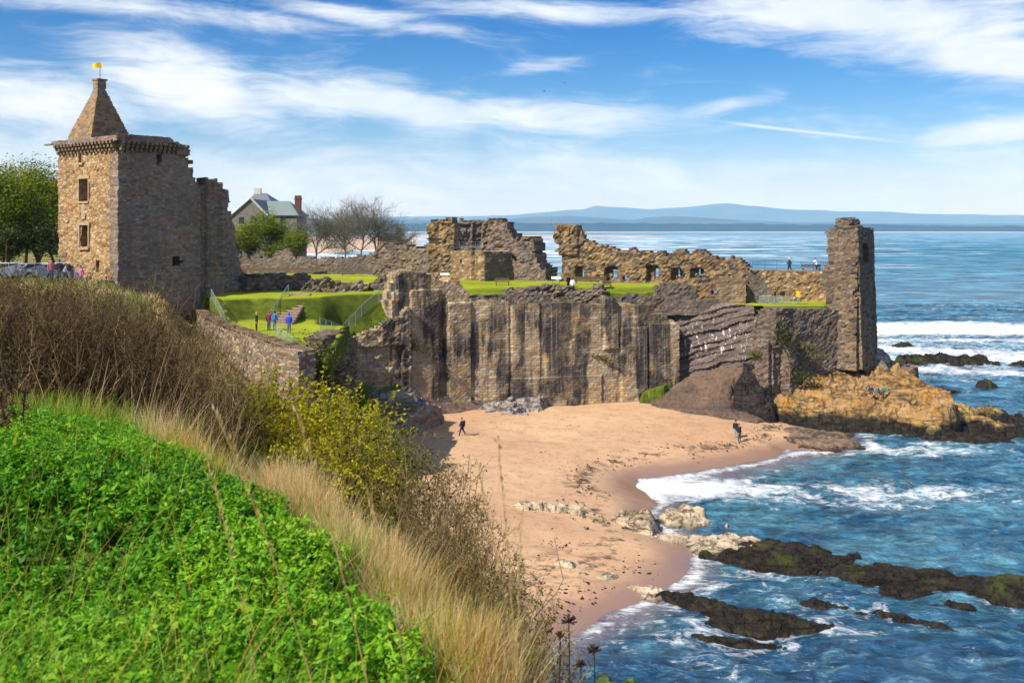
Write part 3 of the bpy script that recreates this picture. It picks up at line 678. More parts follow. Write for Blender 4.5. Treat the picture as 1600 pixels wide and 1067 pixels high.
# ------------------------------------------------------------------ sea
RX = {}
def sea_patch():
    x = np.concatenate([np.arange(-40, 90, .4), np.arange(90, 240.1, 1.2)]); y = np.concatenate([np.arange(32, 130, .4), np.arange(130, 300.1, .8)])
    X, Y = np.meshgrid(x, y, indexing='ij')
    b = beach_f(X, Y); dep = np.clip(-b, 0, 6)
    open_ = sst(0, 1.6, dep)
    dx = X + 1.5 * fbm(xyz(X * .08, Y * .08), 2, 31)
    w = .24 * fbm(xyz(X * .22, Y * .42, 2), 5, 41, .68) + .07 * (1 - np.abs(fbm(xyz(X * .5, Y * .9, 7), 3, 44)))
    sw = np.sin((Y * .9 + dx * .12) * .36 + 3 * fbm(xyz(X * .03, Y * .05), 2, 50)); w += .16 * np.maximum(sw, 0) ** 2 * sst(85, 150, Y)
    # the breaker rolling in beyond the corner tower
    br = np.exp(-((Y - 212 - 5 * fbm(xyz(X * .03, 0 * Y), 2, 61)) / 9) ** 2) * sst(60, 85, X)
    w += 1.0 * br
    fade = np.minimum(1, np.minimum(np.minimum((X + 40) / 8, (240 - X) / 20), (300 - Y) / 25))
    Z = w * (0.15 + .85 * open_) * fade + 0.03
    rip = fbm(xyz(X * .25, Y * .25, 1), 3, 70)
    foam = np.zeros_like(X)
    south = sst(62, 68, Y); foam += (.3 + .15 * south) * np.exp(-((b + .10) / .12) ** 2)                              # swash at the water's edge
    foam += (.06 + .14 * south) * np.exp(-((b + .5 + .3 * rip) / .2) ** 2)
    q = G(1080, 765); foam += .75 * np.exp(-(((X - q[0]) / 7) ** 2 + ((Y - q[1]) / 3.2) ** 2))
    q = G(1400, 772); foam += .42 * np.exp(-(((X - q[0]) / 14) ** 2 + ((Y - q[1]) / 4) ** 2))
    q = G(1440, 705); foam += .5 * np.exp(-(((X - q[0]) / 9) ** 2 + ((Y - q[1]) / 3) ** 2))
    q = G(1330, 672); foam += 1.0 * np.exp(-(((X - q[0]) / 2.5) ** 2 + ((Y - q[1]) / 1.2) ** 2))
    q = G(1130, 1010); foam += .12 * np.exp(-(((X - q[0]) / 5) ** 2 + ((Y - q[1]) / 5) ** 2))
    q = G(1010, 1000); foam += .1 * np.exp(-(((X - q[0]) / 3) ** 2 + ((Y - q[1]) / 4) ** 2))
    q = G(1110, 905); foam += .2 * np.exp(-(((X - q[0]) / 6) ** 2 + ((Y - q[1]) / 3) ** 2))
    foam += .85 * np.exp(-((Y - 206 - 5 * fbm(xyz(X * .03, 0 * Y), 2, 61)) / 10) ** 2) * sst(58, 78, X)
    foam += .36 * sst(128, 150, Y) * sst(205, 180, Y) * sst(50, 62, X)
    foam += .13 + .25 * sst(.3, .9, sw) * sst(90, 160, Y)
    foam += .10 * sst(.1, .8, rip)
    for pa in ([(1285, 895), (1420, 915), (1620, 950)], [(1015, 935), (1120, 960), (1310, 985)], [(1100, 868), (1220, 886), (1330, 880)], [(1290, 668), (1440, 690), (1640, 694)], [(1070, 996), (1230, 1006)], [(1345, 960), (1510, 986)], [(1240, 945), (1325, 952)]):
        q = [G(*a)[:2] for a in pa]; dd = np.full(X.shape, 1e9)
        for a, c in zip(q[:-1], q[1:]):
            ab = c - a; t = np.clip(((X - a[0]) * ab[0] + (Y - a[1]) * ab[1]) / (ab @ ab), 0, 1); dd = np.minimum(dd, np.hypot(X - a[0] - t * ab[0], (Y - a[1] - t * ab[1]) * .8))
        foam += .17 * np.exp(-(dd / 1.1) ** 2) + .05 * np.exp(-(dd / 4) ** 2)
    sh = sst(-.95, -.02, b)
    n = X.size; V = np.stack([X, Y, Z], -1).reshape(-1, 3)
    vid = np.arange(n).reshape(X.shape); Q = np.stack([vid[:-1, :-1], vid[1:, :-1], vid[1:, 1:], vid[:-1, 1:]], -1)
    keep = (Z > b - .3); k4 = keep[:-1, :-1] | keep[1:, 1:]
    Q = Q[k4].reshape(-1, 4)
    # the open sea out to the horizon, in the same sheet
    e = [(-40000, -3000), (40000, -3000), (40000, 45000), (-40000, 45000)]; i_ = [(-40, 32), (240, 32), (240, 300), (-40, 300)]
    xs = [-40000, -40, 240, 40000]; ys = [-3000, 32, 300, 45000]
    V2 = np.array([(a, c, .03) for c in ys for a in xs], float)
    Q2 = np.array([[r * 4 + k, r * 4 + k + 1, r * 4 + k + 5, r * 4 + k + 4] for r in range(3) for k in range(3) if not (r == 1 and k == 1)]) + n
    V = np.concatenate([V, V2]); z16 = np.zeros(16)
    used = np.unique(np.concatenate([Q.ravel(), Q2.ravel()])); rm = np.full(len(V), -1); rm[used] = np.arange(len(used))
    Qa = rm[np.concatenate([Q, Q2])]
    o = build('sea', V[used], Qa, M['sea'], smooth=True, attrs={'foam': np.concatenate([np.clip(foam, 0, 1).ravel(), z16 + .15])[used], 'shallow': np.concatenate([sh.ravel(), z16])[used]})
    tag(o, kind='structure')
sea_patch()

# ------------------------------------------------------------------ castle ground: low court, bank and upper sward
SEAW = [(545, 91), (600, 97), (640, 103), (735, 106.5), (850, 108.5), (950, 110.5), (1057, 113)]
FRONT2 = np.array(plan_of([(700, 110.5), (722, 112.3), (790, 113.5), (960, 114.3), (1060, 115.8)]))
def lawn_z(x, y):
    n1 = fbm(xyz(x * .15, y * .15, 8), 3, 81)
    yb = np.interp(x, [-32, -23, -19, -15, -11], [99, 93.5, 96, 100, 102.5]) + n1 * .4
    back = sst(0, 1, (y - yb) / np.interp(x, [-32, -15], [4.0, 5.0]))
    left = sst(-26.8, -31.5, x + (92 - y) * .55 + n1) * .95
    t = np.maximum(back, left)
    z = 12.8 + 2.25 * t + .10 * n1 + .02 * fbm(xyz(x, y, 1), 3, 82)
    # falls away to the tops of the walls along the sea side
    d = (x + 16.9) * -.459 + (y - 99) * .89; zw = np.interp(x, [-17, -13.4, -11.4, -10], [10.7, 12.1, 13.5, 14.5])
    w = sst(3.0, -.3, d) * sst(-19.5, -17.5, x) * (y < 109) * sst(92, 97, y); z = z * (1 - w) + np.minimum(z, zw) * w
    i = np.interp(x, FRONT2[:, 0], FRONT2[:, 1]); w = sst(3.5, .2, y - i) * (x > FRONT2[0, 0] - 2) * (x < 22); z = z * (1 - w) + np.minimum(z, 14.1) * w
    rt = sst(20.3, 22.5, x - (y - 115) * .2)            # the lower terrace by the corner tower
    z = z * (1 - rt) + 12.95 * rt
    mound = np.exp(-(((x + 15.4) / 2.0) ** 2 + ((y - 77) / 4.0) ** 2)); z = z - 1.6 * sst(83, 76, y) * sst(-19, -15.5, x) + .5 * mound
    return z
X, Y = grid_xy(-62, 46, 70, 172, .5)
front = [(-32.0, 101.6), (-25.9, 88.9), (-20.0, 80.4), (-15.4, 73.6), (-14.2, 74.2), (-14.8, 84)] + [tuple(p + np.array([0, .6])) for p in plan_of([(545, 99), (600, 100.6), (640, 103), (690, 106), (700, 110.5), (722, 112.3), (790, 113.5), (960, 114.3), (1060, 115.8)])] + [(19.9, 117.4), (24.4, 115.6), (28.4, 112.8), (36, 112.5), (41, 114), (40, 122.5), (30, 121.5), (17, 124.6), (5.5, 129.5), (4, 140), (-12, 143), (-15, 150), (-20, 160), (-62, 160), (-62, 105)]
mask = sdist(front, X, Y) > -.3
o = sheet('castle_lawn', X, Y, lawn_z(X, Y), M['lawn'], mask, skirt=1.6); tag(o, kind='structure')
# rock under the castle, and the land behind it
X, Y = grid_xy(-420, 44, 96, 420, 3.0)
pl = [(-33, 104), (-12, 104), (0, 112), (18, 118), (36, 117), (38, 122), (30, 120), (17, 123), (4, 130), (2, 140), (-12, 142), (-20, 158), (-60, 240), (-140, 420), (-420, 420), (-420, 96)]
d = sdist(pl, X, Y); Z = -1 + 13.2 * sst(-6, 4, d) + .4 * fbm(xyz(X * .1, Y * .1), 3, 90)
o = sheet('headland', X, Y, Z, M['dark_rock'], d > -8); tag(o, kind='structure')
X, Y = grid_xy(-420, -33, 96, 300, 3.0)
o = sheet('town_ground', X, Y, 15.7 + .3 * fbm(xyz(X * .05, Y * .05), 3, 91), M['hill'], sdist([(-420, 96), (-64, 96), (-40, 150), (-40, 172), (-90, 300), (-420, 300)], X, Y) > 0); tag(o, kind='structure')

# ------------------------------------------------------------------ far shore
def ridge(name, Y0, pts, depth, mat, nz, seed, step=60):
    px = np.array([p[0] for p in pts], float); py = np.array([p[1] for p in pts], float)
    xs = np.arange((px[0] - 800) / FPX * Y0, (px[-1] - 800) / FPX * Y0, step)
    h = np.interp(xs, (px - 800) / FPX * Y0, CZ - (py - HY) / FPX * Y0) + nz * fbm(xyz(xs / (step * 8), xs * 0, 1), 5, seed, .6)
    prof = [(0, 0), (.06, .55), (.2, .8), (.5, 1.0), (.8, .7), (1, 0)]
    Xg = np.repeat(xs[:, None], len(prof), 1); Yg = Y0 + (np.array([p[0] for p in prof]) - .5)[None] * depth + 0 * Xg
    Zg = h[:, None] * np.array([p[1] for p in prof])[None] + nz * .6 * fbm(xyz(Xg / (step * 5), Yg / (step * 5), 3), 4, seed + 3) * np.array([0, 1, 1, .3, .5, 0])
    return tag(sheet(name, Xg, Yg, np.maximum(Zg, -1), mat), kind='structure')
M['far_wood'] = plain('distant pine wood', (.014, .030, .022), .95, 0, var=.4, sc=.01)
M['far_hill'] = plain('distant moor', (.05, .065, .05), .95, 0, var=.3, sc=.0012)
M['far_sand'] = plain('distant sand', (.52, .38, .27), .95, 0, var=.15, sc=.004)
ridge('far_hills', 19000, [(-600, 350), (0, 345), (600, 340), (800, 337), (860, 330), (910, 327), (930, 321), (950, 324), (1010, 327), (1080, 322), (1135, 318), (1160, 321), (1230, 328), (1330, 330), (1440, 333), (1530, 335), (1600, 337), (2200, 345)], 5000, M['far_hill'], 10, 5, 90)
ridge('middle_hills', 11500, [(-600, 352), (200, 348), (640, 344), (760, 344), (830, 340), (880, 337), (950, 342), (985, 344), (1010, 340), (1060, 339), (1110, 340), (1160, 344), (1260, 347), (1400, 349), (2200, 352)], 2500, M['far_hill'], 8, 15, 60)
ridge('far_forest', 7400, [(-400, 351), (500, 349), (800, 348.5), (1000, 349), (1300, 351), (1530, 353), (1640, 355), (2200, 360)], 700, M['far_wood'], 5, 25, 14)
def bank(name, poly, z, mat):
    p = np.array(poly); c = p.mean(0); V = [(*c, z)] + [(*q, -.3) for q in p] + [(*(c + (q - c) * .8), z) for q in p]; n = len(p)
    T = [[0, 1 + n + i, 1 + n + (i + 1) % n] for i in range(n)]; Q = [[1 + i, 1 + (i + 1) % n, 1 + n + (i + 1) % n, 1 + n + i] for i in range(n)]
    return tag(build(name, V, [np.array(T), np.array(Q)], mat), kind='structure')
bank('far_beach', [(-4500, 6300), (3600, 6300), (4300, 6900), (-4500, 7000)], 3.5, M['far_sand'])
bank('sandbank', [(-900, 2700), (100, 2600), (520, 2850), (430, 3300), (-900, 3500)], 1.6, M['far_sand'])
bank('west_beach', [(-1200, 700), (-260, 620), (-130, 900), (-110, 1500), (-300, 2600), (-1800, 2600)], 1.2, M['far_sand'])

# ------------------------------------------------------------------ air
hz, N = newmat('sea air')
v = N.n('VolumePrincipled', Color=(.30, .60, 1.0), Absorption_Color=(1, 1, 1), Density=6.5e-5, Anisotropy=-.1)
o = N.t.nodes.new('ShaderNodeOutputMaterial'); N.t.links.new(v, o.inputs[1])
mb = MB().box((0, 10000, 300 - 3), (60000, 30000, 606)); tag(mb.obj('haze', hz), kind='stuff')
# ------------------------------------------------------------------ fore tower
def fore_tower():
    A, B = np.array(P(92, 0, 100.5)[:2]), np.array(P(185, 0, 94)[:2])
    C = np.array(P(313, 0, 101.5)[:2]); D = A + C - B
    base = thing('gate_tower', 'tall square stone tower with pyramid cap and yellow flag at left', 'tower', ((A + C)[0] / 2, (A + C)[1] / 2, 15.2))
    h = lambda py, Y: CZ - (py - HY) / FPX * Y
    L1 = np.linalg.norm(B - A); L2 = np.linalg.norm(C - B)
    zc = h(237, 95)                                    # underside of the corbel table
    def hole(px, Ya, Yb, x0, x1, y0, y1, full):        # photo rectangle on face A-B / B-C to metres along
        pass
    # left (sunlit) face
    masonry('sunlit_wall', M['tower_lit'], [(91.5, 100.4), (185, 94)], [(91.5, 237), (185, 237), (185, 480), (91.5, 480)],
            [[(124.5, 239), (129.5, 239), (129.5, 255), (124.5, 255)], [(125, 280), (139, 280), (139, 315), (125, 315)], [(126, 352), (139, 352), (139, 387), (126, 387)], [(150.5, 405), (155.5, 405), (155.5, 425), (150.5, 425)]],
            thick=1.5, cell=.3, amp=.09, parent=base, seed=3, rag=0, relief=[(150, 156, 265, 300, -.12)])
    # right (shaded) face, broken down at its far end
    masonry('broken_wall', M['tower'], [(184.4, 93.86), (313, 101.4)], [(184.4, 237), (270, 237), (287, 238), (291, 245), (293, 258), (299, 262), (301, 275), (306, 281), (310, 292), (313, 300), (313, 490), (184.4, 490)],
            [[(245.5, 239), (252.5, 239), (252.5, 257), (245.5, 257)], [(270, 402), (276, 398), (283, 401), (284, 412), (279, 417), (271, 415)]],
            thick=1.5, cell=.3, amp=.06, parent=base, seed=5, rag=.35)
    pts = [C, D, A]
    Lc, Ld = np.linalg.norm(D - C), np.linalg.norm(A - D)
    zt, zm = zc, zc - 6
    masonry('rear_wall', M['tower'], None, [(0, zm), (Lc * .5, zm + 2), (Lc, zt - 1), (Lc + Ld, zt), (Lc + Ld, 13), (0, 13)], pts=pts, uz=True, thick=1.5, cell=.5, amp=.1, parent=base, seed=6)
    # corbel table and parapet: rows of little stone brackets under a projecting course
    def corbels(p, q, n, name, mat, skip=0):
        mb = MB(); d = (q - p) / np.linalg.norm(q - p); nn = np.array([d[1], -d[0]]); rz = math.atan2(d[1], d[0]); Lw = np.linalg.norm(q - p)
        for i in range(n):
            c = p + d * (i + .5) * Lw / n
            for k, (o_, z_) in enumerate(((.14, .18), (.26, .52), (.36, .86))):
                mb.box((*(c + nn * (o_ - .1)), zc + z_ + .02 + rng.uniform(-.02, .02)), (.30 + rng.uniform(-.03, .03), .5 + o_ * 1.0, .31), rz, jit=.02)
        return mb.obj(name, mat, base, uv=None)
    corbels(A, B, 17, 'corbel_row', M['corbel']); corbels(B, B + (C - B) * .82, 15, 'corbel_row', M['corbel'])
    d1 = (B - A) / L1; d2 = (C - B) / L2; n1 = np.array([d1[1], -d1[0]]); n2 = np.array([d2[1], -d2[0]])
    A2, B2, C2 = A + n1 * .5 - d1 * .5, B + n1 * .5 + n2 * .5, B + (C - B) * .83 + n2 * .5
    zp = zc + 1.05
    la, lb = np.linalg.norm(B2 - A2), np.linalg.norm(C2 - B2)
    masonry('parapet', M['tower'], None, [(0, zp - .05), (0, zp + .35), (la * .96, zp + .45), (la + .3, zp + .62), (la + lb * .72, zp + .55), (la + lb * .78, zp + .2), (la + lb * .88, zp + .05), (la + lb * .93, zp - .35), (la + lb, zp - .5), (la + lb, zp - 1.05), (la + lb * .8, zp - 1.05), (la + lb * .8, zp - .05)],
            pts=[A2, B2, C2], uz=True, thick=1.2, cell=.22, amp=.05, parent=base, seed=8, rag=.2)
    masonry('backing_wall', M['tower'], None, [(0, zc - .1), (0, zp + .1), (L1, zp + .15), (L1 + L2 * .74, zp + .1), (L1 + L2 * .82, zp - .5), (L1 + L2 * .84, zc - .1)], pts=[A + (-n1) * .05, B - n1 * .05 - n2 * .05, C - n2 * .05], uz=True, thick=1.2, cell=.3, amp=.03, parent=base, seed=9, rag=.2)
    mb = MB(); mb.box((*(A2 - d1 * .55), zp + .12), (1.5, .3, .14), math.atan2(d1[1], d1[0])); mb.obj('water_spout', M['corbel'], base)
    cen = (A + C) / 2
    mb = MB(); mb.box((*cen, zc - .6), (L1 - 1, L2 - 1, .4), math.atan2(d1[1], d1[0])); mb.obj('shade_plate', M['wood'], base); mb = MB(); mb.box((*cen, zc - 8), (L1 - 1, L2 - 1, .4), math.atan2(d1[1], d1[0])); mb.obj('floor', M['wood'], base)  # two plates added inside the tower to keep its interior dark
    mb = MB(); q = (A + B) / 2 - n1 * 2.6; mb.box((*q, zc - 5.2), (L1 - 3.2, .3, 8.6), math.atan2(d1[1], d1[0])); mb.obj('shade_partition', M['wood'], base)  # added partition behind the windows, so the openings look dark
    # cap house: pyramid of stepped stone courses
    Yc = 101.4; cx = (155.5 - 800) / FPX * Yc; zb_, ztop = h(214, Yc), h(138, Yc)
    half = 39 / FPX * Yc / 1.38; rz = math.atan2(d1[1], d1[0]); mb = MB(); nst = 19
    for i in range(nst):
        t = i / nst; w = half * (1 - t) ** 1.05 * .96 + .34; zz = zb_ + (ztop - zb_) * t
        mb.box((cx + rng.uniform(-.03, .03), Yc + rng.uniform(-.03, .03), zz + (ztop - zb_) / nst / 2), (2 * w, 2 * w, (ztop - zb_) / nst + .004), rz, taper=.995, jit=.01)
    mb.box((cx, Yc, zb_ - 1.1), (2 * half + .6, 2 * half + .6, 2.2), rz)
    cap = mb.obj('cap_roof', M['tower_cap'], base)
    mb = MB(); mb.box((cx, Yc, ztop + .38), (.95, .95, .86), rz, jit=.03); mb.box((cx, Yc, ztop + .85), (1.15, 1.15, .16), rz, jit=.02); mb.obj('chimney', M['tower_cap'], cap)
    zf = h(128, Yc)
    mb = MB(); mb.bar((cx + .05, Yc, zf - .2), (cx + .05, Yc, h(98, Yc)), .035); mb.obj('flag_pole', M['iron'], base)
    n = 9; V = []; 
    for i in range(n):
        u = i / (n - 1)
        for w in (0, 1): V.append((cx + .3 - u * 1.05, Yc + .10 * math.sin(u * 7), h(98, Yc) - .05 - .52 * w + .06 * math.sin(u * 5) - .05 * u))
    Q = [[2 * i, 2 * i + 2, 2 * i + 3, 2 * i + 1] for i in range(n - 1)]; build('flag', V, np.array(Q), M['yellow'], base, smooth=True)
    # dressed window surrounds on the sunlit face
    def surround(x0, x1, y0, y1):
        nrm = n1
        def w3(px, py):
            k = (px - 800) / FPX; t = (k * A[1] - A[0]) / ((B - A)[0] - k * (B - A)[1]); q = A + t * (B - A); return np.array([q[0], q[1], CZ - (py - HY) / FPX * q[1]])
        mb = MB(); rz = math.atan2(d1[1], d1[0])
        a, b, c = w3(x0, y0), w3(x1, y0), w3(x0, y1); wd = np.linalg.norm((b - a)[:2]); ht = a[2] - c[2]; mid = (a + b) / 2
        mb.box((*(mid[:2] + nrm * .02), a[2] + .13), (wd + .5, .3, .26), rz, jit=.015); mb.box((*(mid[:2] + nrm * .05), c[2] - .1), (wd + .4, .36, .2), rz, jit=.015)
        for s in (-1, 1): mb.box((*(mid[:2] + d1 * s * (wd / 2 + .09) + nrm * .01), a[2] - ht / 2), (.17, .28, ht), rz, jit=.01)
        mb.obj('window_surround', M['dressed'], base)
    surround(125, 139, 280, 315); surround(126, 139, 352, 387); surround(124.5, 129.5, 239, 255)
    mb = MB(); a = P(132, 330, 97.6); mb.box((a[0] + n1[0] * .06, a[1] + n1[1] * .06, a[2]), (.62, .2, 1.6), math.atan2(d1[1], d1[0])); mb.obj('carved_panel', M['dressed'], base)
M['corbel'] = plain('corbel stone', (.19, .135, .085), .95, .1, var=.45, sc=2.5)
M['dressed'] = plain('dressed stone', (.36, .27, .17), .95, .1, var=.25, sc=3)
def capmat():
    m, N = newmat('stepped cap stone'); p = N.pos()
    vc = N.n('TexVoronoi', outp=1, Vector=N.scale(p, (1.9, 1.9, 3.4)), Scale=1.0); r = N.n('SeparateColor', Color=vc)
    col = N.ramp(r, [(0, BRN), (.2, (.28, .19, .11)), (.4, TAN), (.6, (.22, .15, .09)), (.75, (.34, .23, .12)), (.9, GRY)], 'CONSTANT')
    col = N.mix(.6, col, N.ramp(N.noise(p, 4, 6, .7), [(.3, .4), (.5, 1.0), (.75, 1.4)]), 'MULTIPLY')
    out(N, bsdf(N, col, .95, N.bump(N.noise(p, 3, 6, .7), .8, .1), .1)); return m
M['tower_cap'] = capmat()
fore_tower()

def ruin(name, label, cat, mat, path, outline, holes=(), group=None, **k):
    o = masonry(name, M[mat], path, outline, holes, **k)
    return tag(o, label, cat, group)

# shattered end of the front range beside the tower
ruin('ruined_wall', 'tall jagged broken wall end joined to the square tower', 'wall', 'tower', [(309, 101.5), (352, 103.5), (376, 107), (389, 111)],
     [(311, 300), (312, 290), (320, 290), (321, 282), (332, 282), (334, 278), (342, 279), (343, 287), (351, 288), (352, 297), (359, 299), (361, 306), (358, 325), (361, 345), (367, 360), (369, 385), (374, 400), (378, 420), (386, 432), (388, 462), (388, 490), (309, 490)],
     thick=2.6, cell=.28, amp=.15, seed=11, rag=.8, relief=[(343, 351, 305, 420, .5), (309, 322, 282, 490, -.35), (360, 389, 440, 490, .5)])

# ------------------------------------------------------------------ walls round the upper court
ruin('boundary_wall', 'long low grey wall at the back of the lawn with a rubble stub on it', 'wall', 'rubble', [(368, 150), (600, 146)],
     [(368, 400), (380, 401), (424, 402), (428, 396), (434, 391), (448, 389), (456, 392), (460, 401), (500, 402), (540, 401.5), (575, 398), (590, 396), (600, 394), (600, 430), (368, 430)], thick=1.0, cell=.34, amp=.08, seed=12)
ruin('ruined_wall', 'rounded rubble lump of wall beside the twin sea tower stump', 'wall', 'rubble', [(578, 141), (630, 139), (672, 136)],
     [(578, 404), (588, 394), (592, 384), (602, 381), (620, 382), (634, 382), (646, 387), (652, 392), (658, 388), (668, 381), (672, 380), (672, 436), (578, 430)], thick=2.2, cell=.32, amp=.2, seed=13, rag=.8)
tw = thing('ruined_tower', 'ruined sea tower with tall pillar, jagged block and flat viewing platform', 'ruin', P(760, 440, 131))
masonry('pillar', M['ruin'], [(667, 132), (711, 131)], [(669, 442), (671, 400), (667, 372), (669, 352), (676, 343), (688, 340), (700, 341), (708, 346), (710, 362), (708, 392), (709, 442)], thick=2.6, cell=.3, amp=.22, parent=tw, seed=14, rag=.8)
masonry('rear_wall', M['rubble'], [(704, 139), (760, 140), (806, 137)], [(704, 440), (707, 390), (711, 372), (715, 352), (722, 345), (745, 345), (768, 341), (782, 341), (791, 346), (793, 360), (801, 368), (804, 385), (806, 440)], thick=2.2, cell=.32, amp=.3, parent=tw, seed=15, rag=.7, relief=[(740, 752, 350, 385, -.5), (706, 735, 352, 385, -.4)])
masonry('side_wall', M['rubble'], [(786, 134), (830, 131), (857, 129)], [(786, 444), (790, 398), (797, 384), (806, 373), (820, 370), (833, 373), (838, 382), (836, 400), (838, 412), (848, 415), (854, 424), (856, 445)], thick=2.4, cell=.32, amp=.25, parent=tw, seed=16, rag=.9)
masonry('front_wall', M['ruin_pale'], [(704, 131), (757, 127.5)], [(704, 392), (757, 394), (757, 446), (704, 442)], [[(717, 404), (722, 404), (722, 411), (717, 411)]], thick=1.4, cell=.32, amp=.06, parent=tw, seed=17, rag=.1, relief=[(745, 757, 392, 446, .25), (738, 741, 394, 446, -.4)])
masonry('front_wall', M['rubble'], [(757, 127.5), (800, 131), (856, 128.5)], [(757, 394), (782, 393), (797, 393), (800, 404), (820, 414), (842, 416), (852, 426), (856, 447), (757, 447)], thick=1.4, cell=.32, amp=.12, parent=tw, seed=18, rag=.5)
mb = MB(); V = [(*P(704, 0, 131.3)[:2], CZ - 35 / FPX * 131), (*P(757, 0, 128)[:2], CZ - 36.5 / FPX * 128), (*P(798, 0, 131)[:2], CZ - 35.5 / FPX * 131), (*P(795, 0, 138)[:2], CZ - 34 / FPX * 138), (*P(708, 0, 138)[:2], CZ - 34 / FPX * 138)]
build('platform', V, np.array([[0, 1, 2, 3, 4]]), M['roofwhite'], tw)
mb = MB()
for i in range(8):
    a = P(706 + i * 6.2, 391, 131.2 - i * .02); mb.bar(a, a + [0, 0, 1.15], .03)
for k in (.35, .75, 1.12): mb.bar(P(706, 391, 131.2) + [0, 0, k], P(750, 391, 131.2) + [0, 0, k], .025)
mb.obj('railing', M['iron'], tw)

ruin('ruined_wall', 'long golden ruined range with a row of window openings and leaning end', 'wall', 'ruin', [(862, 127), (1000, 123.5), (1176, 118)],
     [(876, 446), (879, 420), (876, 396), (868, 380), (864, 370), (868, 359), (882, 353), (902, 352), (911, 362), (917, 374), (921, 379), (945, 384), (962, 390), (972, 388), (985, 388), (998, 396), (1020, 397), (1048, 395), (1062, 391), (1085, 392), (1098, 391), (1112, 399), (1146, 402), (1156, 408), (1166, 411), (1171, 420), (1176, 428), (1176, 440), (1172, 478), (1090, 478), (1000, 468), (930, 448)],
     [[(905, 421), (910, 421), (910, 434), (905, 434)], [(956, 423), (961.5, 423), (961.5, 435), (956, 434)], [(973, 431), (979, 431), (979, 439), (973, 439)], [(1019, 420), (1025, 420), (1025, 434), (1019, 435)], [(1054, 421), (1058, 421), (1058, 433), (1054, 433)], [(1088, 422), (1094, 422), (1094, 432), (1088, 432)], [(1137, 428), (1141, 428), (1141, 433), (1137, 433)], [(1110, 452), (1117, 452), (1117, 461), (1110, 461)]],
     thick=1.7, cell=.3, amp=.17, seed=20, rag=.8, relief=[(864, 905, 352, 400, .4), (885, 1090, 441, 470, .35), (900, 911, 416, 438, -1.0), (947, 963, 418, 438, -1.0), (1011, 1027, 414, 440, -1.0), (1051, 1065, 418, 439, -1.0), (1080, 1097, 418, 437, -1.0)])

# low remains on the grass
ruin('low_ruin', 'long low dark ruined footing nearest the square tower', 'ruin', 'rubble', [(386, 105), (440, 108), (492, 108)],
     [(386, 436), (400, 431), (430, 428), (465, 428), (480, 431), (488, 442), (492, 456), (492, 464), (386, 464)], thick=2.2, cell=.3, amp=.25, seed=21, rag=.9)
ruin('low_ruin', 'low crumbled footing stepping down beside the top of the stairs', 'ruin', 'rubble', [(462, 105.5), (520, 106.5), (576, 107)],
     [(462, 464), (478, 450), (484, 437), (500, 433), (518, 436), (530, 442), (545, 443), (562, 440), (570, 448), (575, 455), (540, 457), (500, 462), (480, 468)], thick=2.4, cell=.28, amp=.25, seed=22, rag=.9)
ruin('low_ruin', 'small square block of rubble alone on the lawn', 'ruin', 'rubble', [(572, 109.5), (612, 109)],
     [(573, 460), (575, 446), (584, 440), (590, 433), (603, 433), (610, 442), (612, 460)], thick=2.2, cell=.26, amp=.2, seed=23, rag=.8)
ruin('low_ruin', 'dark low wall end on the grass above the sea wall', 'ruin', 'rubble', [(784, 114.5), (826, 114)],
     [(785, 482), (787, 455), (800, 452), (825, 450), (826, 482)], thick=1.2, cell=.28, amp=.12, seed=24)
ruin('low_ruin', 'broad rounded rubble heap behind the two visitors on the lawn', 'ruin', 'rubble', [(817, 113.5), (880, 114), (942, 113)],
     [(817, 482), (818, 460), (830, 451), (850, 446), (872, 446), (890, 448), (898, 456), (915, 456), (930, 447), (940, 446), (943, 460), (944, 482)], thick=2.4, cell=.28, amp=.25, seed=25, rag=.7)
ruin('low_ruin', 'level capped wall block at the end of the lawn below the range', 'ruin', 'rubble', [(1022, 115.5), (1086, 116)],
     [(1022, 462), (1030, 446), (1042, 443), (1084, 443), (1086, 463), (1086, 490), (1022, 490)], thick=2.0, cell=.3, amp=.1, seed=26, rag=.4)
ruin('low_ruin', 'long low kerb wall between the lawn and the sea wall top', 'ruin', 'rubble', [(720, 112), (790, 113.2), (960, 114), (1060, 115.5)],
     [(720, 462), (790, 462), (860, 463), (945, 463), (985, 462), (1035, 462), (1060, 466), (1060, 492), (720, 480)], thick=1.0, cell=.3, amp=.1, seed=27, rag=.5)
ruin('low_ruin', 'square pale pier of a ruined kitchen building beside the stair', 'ruin', 'pale_dim', [(1120, 116.5), (1166, 116)],
     [(1119, 478), (1120, 440), (1132, 436), (1150, 436), (1163, 438), (1166, 445), (1166, 480)], thick=2.4, cell=.3, amp=.08, seed=28, rag=.3)
ruin('low_ruin', 'low grey terrace wall between pier and capped block', 'ruin', 'rubble', [(1040, 114.2), (1125, 114.6)],
     [(1041, 492), (1042, 464), (1085, 465), (1088, 470), (1125, 469), (1125, 492)], thick=1.0, cell=.3, amp=.06, seed=29, rag=.2)
st = thing('stone_stair', 'dark sloping stone stair rising to the rampart walkway', 'stair', P(1190, 476, 117))
masonry('stair_wall', M['rubble'], [(1166, 117.3), (1216, 117)], [(1167, 480), (1167, 428), (1174, 424), (1182, 430), (1200, 449), (1216, 468), (1216, 480)], thick=2.0, cell=.26, amp=.06, parent=st, seed=30, rag=.5)
rp = thing('rampart', 'stone rampart walk with flat top between stair and corner tower', 'wall', P(1240, 478, 121))
masonry('wall', M['ruin_pale'], [(1166, 121.5), (1316, 119.5)], [(1166, 425), (1316, 424), (1316, 492), (1166, 492)], thick=4.5, cell=.34, amp=.12, parent=rp, seed=31, rag=.12)

